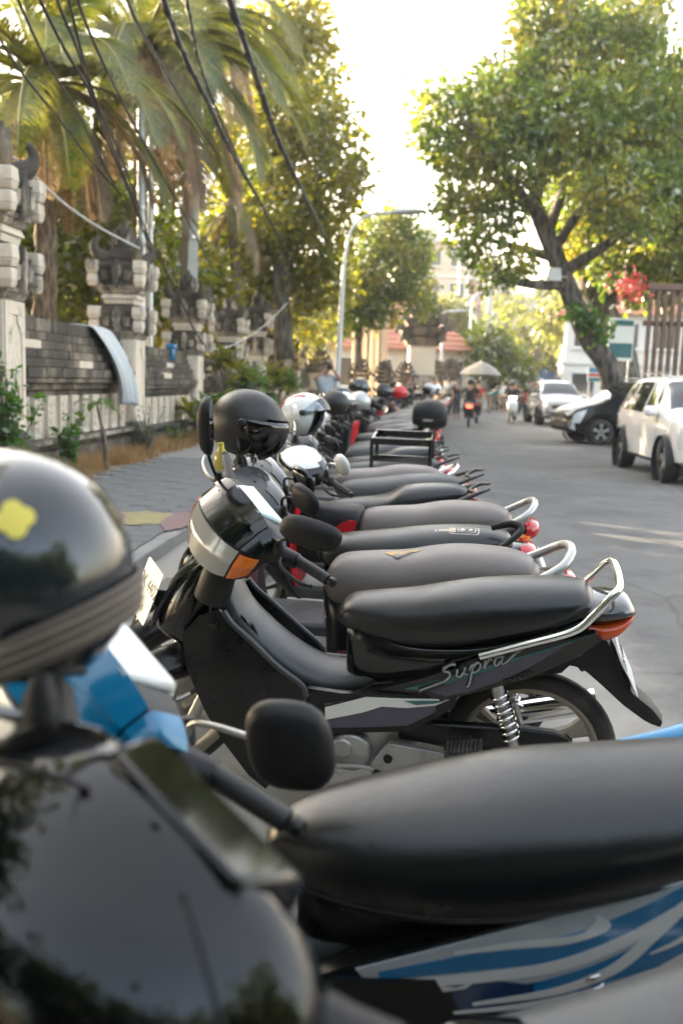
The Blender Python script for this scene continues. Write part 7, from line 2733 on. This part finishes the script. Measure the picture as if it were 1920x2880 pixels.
def lite_scooter(body, seat_mat, tail='red_lens', cowl='black_satin', rail='silver_paint', lock=42):
    root = empty('scooter')
    T = steer_matrix(lock, 1.26, 26.5, .08)
    wheel(root, 'rear_wheel', 0, .265, .085, M['rim_grey'], 'five')
    wheel(root, 'front_wheel', 1.26, .265, .078, M['rim_grey'], 'five', xf=T)
    bd = MB()
    body_loft(bd, [(.615, .665, .36, .105), (.56, .655, .31, .145), (.40, .655, .33, .163), (.22, .675, .42, .165), (.05, .71, .50, .155), (-.10, .745, .57, .138), (-.22, .775, .645, .108), (-.30, .765, .71, .050)], 14, 2.8, 2)
    bd.box(.56, 1.0, -.155, .155, .30, .375)
    bd.build('body_cover', M[body], root, smooth=60)
    k = MB()
    rings = []
    for z, x0, x1, w in [(.97, .905, .985, .10), (.90, .925, 1.06, .165), (.78, .955, 1.14, .205), (.62, .985, 1.185, .215), (.48, .985, 1.165, .20), (.37, .955, 1.08, .175), (.30, .93, 1.0, .15)]:
        rings.append([((x0 + x1) / 2 + (x1 - x0) / 2 * math.cos(2 * PI * j / 14), w * math.sin(2 * PI * j / 14), z) for j in range(14)])
    k.loft(rings).build('front_shield', M[body], root, smooth=60)
    k = MB()
    body_loft(k, SEAT_S, 14, 2.5, 2, .5)
    k.build('seat', M[seat_mat], root, smooth=180)
    k = MB()
    squad(k, (.925, 0, 1.035), (.135, .10), .165, (.062, .085), (-180, 180), (-89, 89), 0, 20, 10, .8, .02)
    co = k.xf(T).build('handlebar_cowl', M[cowl], root, smooth=60)
    k = MB()
    squad(k, (.925, 0, 1.035), (.135, .10), .165, (.062, .085), (-48, 48), (-50, 8), .004, 10, 5, .8, .01)
    k.xf(T).build('headlight', M['clear_lens'], co)
    for s in (1, -1):
        MB().tube([(.925, .12 * s, 1.03), (.89, .20 * s, 1.045), (.842, .345 * s, 1.038)], [.026, .022, .018], 8).xf(T).build('grip', M['rubber_grip'], root)
        mirror(root, (.90, .195 * s, 1.06), (.905, .20 * s, 1.14), (.86, .285 * s, 1.20), (-.9, -.2 * s, .1), (.068, .052, .024), T, mat='black_satin', shape='soft')
    k = MB()
    squad(k, (-.235, 0, .735), (.05, .085), .105, (.045, .06), (100, 260), (-70, 60), .004, 10, 6, .85, .01)
    k.build('tail_light', M[tail], root)
    g = catmull([(.02, .145, .700), (-.18, .148, .792), (-.27, .10, .85), (-.29, 0, .866), (-.27, -.10, .85), (-.18, -.148, .792), (.02, -.145, .700)], 3)
    MB().tube(g, .014, 8).build('grab_rail', M[rail], root)
    MB().box(-.37, -.35, -.11, .11, .48, .60).box(-.36, -.22, -.07, .07, .40, .66).build('rear_fender', M['black_plastic'], root)
    return root

protos = [lite_scooter('black_satin', 'seat_black'), lite_scooter('silver_paint', 'seat_grey', rail='chrome'), lite_scooter('paint_white', 'seat_black', cowl='paint_white'), lite_scooter('paint_red', 'seat_brown'), lite_scooter('paint_navy', 'seat_black')]
used = [False] * len(protos)
rr_ = random.Random(5)
Y = 13.75
n_far = 0
while Y < 47:
    X = 1.02 + .045 * (Y - 12.9) if Y < 17 else 1.20 + .125 * (Y - 17)
    k_ = rr_.choice([0, 0, 0, 1, 2, 3, 4])
    o = copy_tree(protos[k_]) if used[k_] else protos[k_]
    used[k_] = True
    b = bike_root('tmp', X + rr_.uniform(-.12, .12), Y, 8 - (Y - 13) * .25 + rr_.uniform(-4, 4), rr_.uniform(5, 9), 'x')
    o.matrix_world = b.matrix_world.copy()
    bpy.data.objects.remove(b)
    cname = ['black', 'silver', 'white', 'red', 'navy'][k_]
    if n_far < 8:
        lab = '%s scooter, %s in the row beyond the one with the top box' % (cname, ['first', 'second', 'third', 'fourth', 'fifth', 'sixth', 'seventh', 'eighth'][n_far])
    else:
        lab = '%s parked scooter, one of the small blurred ones in the far row' % cname
    tag(o, lab, 'scooter', 'motorbikes parked side by side along the road')
    n_far += 1
    Y += rr_.uniform(.66, .86) * (1 + (Y - 13) * .008)

# ------------------------------------------------------------------ helmets
def helmet(label, loc, face, tilt, shell='helmet_black', visor='visor_brown', size=1.0, stripes=None, vis=(-30, 26), roll=0, full=False):
    root = empty('helmet', loc)
    f = Vector(face)
    yaw = math.atan2(f.y, f.x)
    root.matrix_world = Matrix.Translation(loc) @ Matrix.Rotation(yaw, 4, 'Z') @ Matrix.Rotation(R(tilt), 4, 'Y') @ Matrix.Rotation(R(roll), 4, 'X') @ Matrix.Scale(size, 4)
    tag(root, label, 'helmet', 'helmets left on the parked bikes')
    A, B, Hh = (.150, .145), .122, (.130, .125)
    def low(s):
        az = abs(-180 + 360 * s)
        t = min(1, max(0, (az - 42) / 26))
        t = t * t * (3 - 2 * t)
        b = min(1, max(0, (az - 110) / 50))
        return lerp(24, -62, t) + 22 * b
    k = MB()
    squad(k, (0, 0, 0), A, B, Hh, (-180, 180), (low, 89.5), 0, 72, 22, 1.0, .004)
    so = k.build('shell', M[shell], root, smooth=60)
    k = MB()
    squad(k, (0, 0, 0), A, B, Hh, (-180, 180), (lambda s: low(s) + 1.5, 89), -.006, 60, 14, 1.0, .016)
    k.build('liner', M['cloth_black'], root, smooth=60)
    rim = []
    for i in range(97):
        s = i / 96
        az, el = R(-180 + 360 * s), R(low(s))
        rim.append((A[0] * math.cos(az) * math.cos(el) if math.cos(az) > 0 else A[1] * math.cos(az) * math.cos(el), B * math.sin(az) * math.cos(el), Hh[0 if el > 0 else 1] * math.sin(el)))
    MB().tube(rim, .0045, 6).build('rim_trim', M['rubber_grip'], so, smooth=180)
    if visor:
        k = MB()
        squad(k, (0, 0, 0), A, B, Hh, (-74, 74), (lambda s: lerp(vis[0], 2, abs(2 * s - 1) ** 2.2), lambda s: lerp(vis[1], 14, abs(2 * s - 1) ** 2)), .012, 36, 10, 1.0, .002)
        vo = k.build('visor', M[visor], root, smooth=180)
        for s in (1, -1):
            k = MB().lathe([(.001, .010), (.012, .010), (.016, .006), (.017, 0)], (0, 0, 0), 'y', 16)
            k.xf(Matrix.Translation((.030, .124 * s, .018)) @ Matrix.Rotation(0 if s > 0 else PI, 4, 'X')).build('visor_pivot', M['black_satin'], vo)
    if full:
        k = MB()
        squad(k, (0, 0, 0), A, B, Hh, (-62, 62), (-66, -34), .004, 30, 6, 1.0, .02)
        k.build('chin_bar', M[shell], root)
    MB().tube(catmull([(.01, .108, -.09), (.03, .085, -.17), (.05, .04, -.20), (.05, .0, -.205)], 5), .007, 6, flat=.4).build('chin_strap', M['webbing'], root)
    return root, so

hb, sh = helmet('large gloss black helmet with yellow flower and brown strap, blurred at the left edge', (-.362, 1.0, 1.228), (-.55, .80, 0), 0, 'helmet_gloss', None, 1.06)
k = MB()
pts = []
for i in range(49):
    a = 2 * PI * i / 48
    px, py = .152 * math.cos(a), .127 * math.sin(a)
    zz = -.075 + .46 * (-.566 * px - .824 * py)
    kk = max(.62, math.sqrt(max(.05, 1 - (zz / .135) ** 2)))
    pts.append((px * kk, py * kk, zz))
rings = []
for p in pts:
    n_ = Vector((p[0] / .152 ** 2, p[1] / .127 ** 2, 0)).normalized()
    rings.append([Vector(p) + Vector((0, 0, .021)), Vector(p) + n_ * .004 + Vector((0, 0, .019)), Vector(p) + n_ * .004 - Vector((0, 0, .019)), Vector(p) - Vector((0, 0, .021))])
k.loft(rings, cap=False)
k.build('goggle_strap', M['webbing'], hb, smooth=60)
for dz in (-.010, 0, .010):
    MB().tube([Vector(p) + Vector((p[0] * .036, p[1] * .036, dz)) for p in pts], .0018, 5).build('strap_rib', M['rib_webbing'], hb, smooth=180)
# five petal flower print on the side that faces the camera
def helmet_patch(parent, name, outline, mat, world_dir, off=.002):
    """outline in (right, up) metres on the side of the helmet facing world_dir"""
    inv = parent.matrix_world.inverted()
    d = (inv.to_3x3() @ Vector(world_dir)).normalized()
    up = (inv.to_3x3() @ Vector((0, 0, 1))).normalized()
    rt = d.cross(up).normalized()
    up = rt.cross(d)
    k = MB()
    squad(k, (0, 0, 0), (.150, .145), .122, (.130, .125), (-180, 180), (-85, 89.5), 0, 72, 30, 1.0, .004)
    return drape_poly(parent, name, [rt * p[0] + up * p[1] - d * .3 for p in outline], bvh_of(k), d, mat, off, .01)
fl = []
for i in range(60):
    a = 2 * PI * i / 60
    rr = .0135 * (1 + .38 * abs(math.cos(2.0 * a)) ** .8)
    fl.append((.006 + rr * math.cos(a + .2), .048 + rr * math.sin(a + .2)))
helmet_patch(hb, 'flower_print', fl, 'yellow_print', (-.317, .945, -.21))

helmet('matt black open face helmet with brown visor hung over the handlebar behind the black underbone', (-.392, 3.75, 1.262), (.93, -.30, 0), 14, 'helmet_black', 'visor_brown', 1.08, vis=(-58, 20))
hw, sw = helmet('white helmet with red stripes and clear visor next to the matt black helmet', (-.235, 5.30, 1.245), (.95, -.25, 0), -4, 'paint_white', 'visor_clear', 1.0, vis=(10, 46))
def helmet_band(parent, y0, y1, th0, th1, mat, off=.0022):
    """stripe that runs from front to back over the top of the shell"""
    k = MB()
    rows = []
    for i in range(31):
        th = R(lerp(th0, th1, i / 30))
        row = []
        for j in range(5):
            y = lerp(y0, y1, j / 4)
            f = math.sqrt(max(.02, 1 - (y / .122) ** 2))
            c_, s_ = math.cos(th), math.sin(th)
            row.append((((.150 if c_ > 0 else .145) + off) * c_ * f, y, ((.130 if s_ > 0 else .125) + off) * s_ * f))
        rows.append(row)
    k.loft(rows, cap=False, closed=False)
    return k.build('red_stripe', M[mat], parent, smooth=180)
helmet_band(sw, -.034, .034, 95, 200, 'paint_red')
for s in (1, -1):
    helmet_band(sw, s * .056, s * .070, 75, 205, 'paint_red')
helmet('black and white helmet resting high on a bike beyond the rack scooter', (.20, 13.6, 1.36), (-.9, -.4, 0), 0, 'helmet_gloss', 'visor_smoke', 1.05)
helmet('silver half dome helmet on a scooter just left of the top box', (.17, 11.3, 1.20), (-.7, .5, 0), 0, 'silver_paint', None, 1.0)
helmet('pale helmet among the far bikes above the top box', (1.75, 19.5, 1.33), (-.8, -.6, 0), 0, 'silver_paint', 'visor_smoke', 1.05)
for lab, lc, fc, sh_, vs in (('matt dark helmet on the first bikes behind the rack scooter', (-.10, 9.2, 1.22), (-.8, .3, 0), 'helmet_black', 'visor_smoke'), ('white helmet hung low behind the rack scooter', (-.02, 10.1, 1.20), (.8, -.4, 0), 'paint_white', 'visor_smoke'),
                             ('black helmet left of the silver half dome', (-.05, 10.9, 1.25), (-.7, -.5, 0), 'helmet_gloss', None), ('red helmet far back in the row', (.95, 16.4, 1.27), (-.7, .5, 0), 'paint_red', 'visor_smoke'),
                             ('dark helmet beyond the top box scooter', (.62, 15.2, 1.30), (.6, -.7, 0), 'helmet_black', 'visor_smoke'), ('white helmet high among the farthest bikes', (2.3, 23.5, 1.30), (-.6, -.7, 0), 'paint_white', 'visor_smoke')):
    helmet(lab, lc, fc, 4, sh_, vs, 1.0)
# plastic bottle wedged behind the bars
bt_ = MB().lathe([(.001, 0), (.030, .002), (.033, .01), (.033, .11), (.028, .135), (.013, .155), (.013, .18), (.001, .181)], (0, 0, 0), 'z', 18)
M['bottle_yellow'] = mat_simple('bottle_yellow', (.45, .34, .04), .15, coat=.3)
b_ = bt_.build('drink_bottle', M['bottle_yellow'], None)
b_.location = (-.455, 3.58, 1.02)
b_.rotation_euler = (R(8), R(-6), 0)
tag(b_, 'yellow drink bottle tucked below the matt black helmet', 'bottle')
# ------------------------------------------------------------------ scooters being ridden along the road
M['lamp_on'] = mat_simple('lamp_on', (.9, .9, .85), .1)
_p = M['lamp_on'].node_tree.nodes['Principled BSDF']
_p.inputs['Emission Color'].default_value = (1, .97, .9, 1)
_p.inputs['Emission Strength'].default_value = 3.0
M['tail_on'] = mat_simple('tail_on', (.8, .05, .03), .1)
_p = M['tail_on'].node_tree.nodes['Principled BSDF']
_p.inputs['Emission Color'].default_value = (1, .06, .03, 1)
_p.inputs['Emission Strength'].default_value = 1.5

def rider(label_b, label_p, X, Y, yaw, body, seat, shirt, trousers, hat, lit_front=False, lit_tail=False):
    b = lite_scooter(body, seat, lock=0, cowl=body)
    b.matrix_world = Matrix.Translation((X, Y, 0)) @ Matrix.Rotation(R(yaw), 4, 'Z')
    tag(b, label_b, 'scooter', 'scooters being ridden on the road')
    sw = {}
    if lit_front:
        sw['clear_lens'] = M['lamp_on']
    if lit_tail:
        sw['red_lens'] = M['tail_on']
    recolour(b, sw)
    person(label_p, (X + math.cos(R(yaw)) * .32, Y + math.sin(R(yaw)) * .32, .02), yaw, 'ride', shirt, trousers, 'skin', hat, 'riders on the road')
rider('black scooter riding away with its red tail lamp lit', 'rider in black seen from behind on the scooter riding away', 4.25, 31.9, 82, 'black_satin', 'seat_black', 'cloth_black', 'cloth_black', 'helmet', lit_tail=True)
rider('dark scooter just ahead of the one riding away', 'rider in a red brown top just ahead of the rider in black', 5.05, 35.6, 84, 'black_satin', 'seat_black', 'cloth_red', 'cloth_tan', None)
rider('white scooter coming towards the camera with its headlamp lit', 'rider in black coming towards the camera on the white scooter', 6.6, 37.3, 265, 'paint_white', 'seat_black', 'cloth_black', 'cloth_navy', 'helmet', lit_front=True)
rider('dark scooter following the white oncoming one', 'rider in tan following the white oncoming scooter', 7.55, 41.5, 262, 'black_satin', 'seat_black', 'cloth_tan', 'cloth_black', None)
rider('far scooter riding away beside the silver car', 'far rider in dark clothes beside the silver car', 9.2, 52.0, 80, 'paint_navy', 'seat_black', 'cloth_navy', 'cloth_black', 'helmet', lit_tail=True)
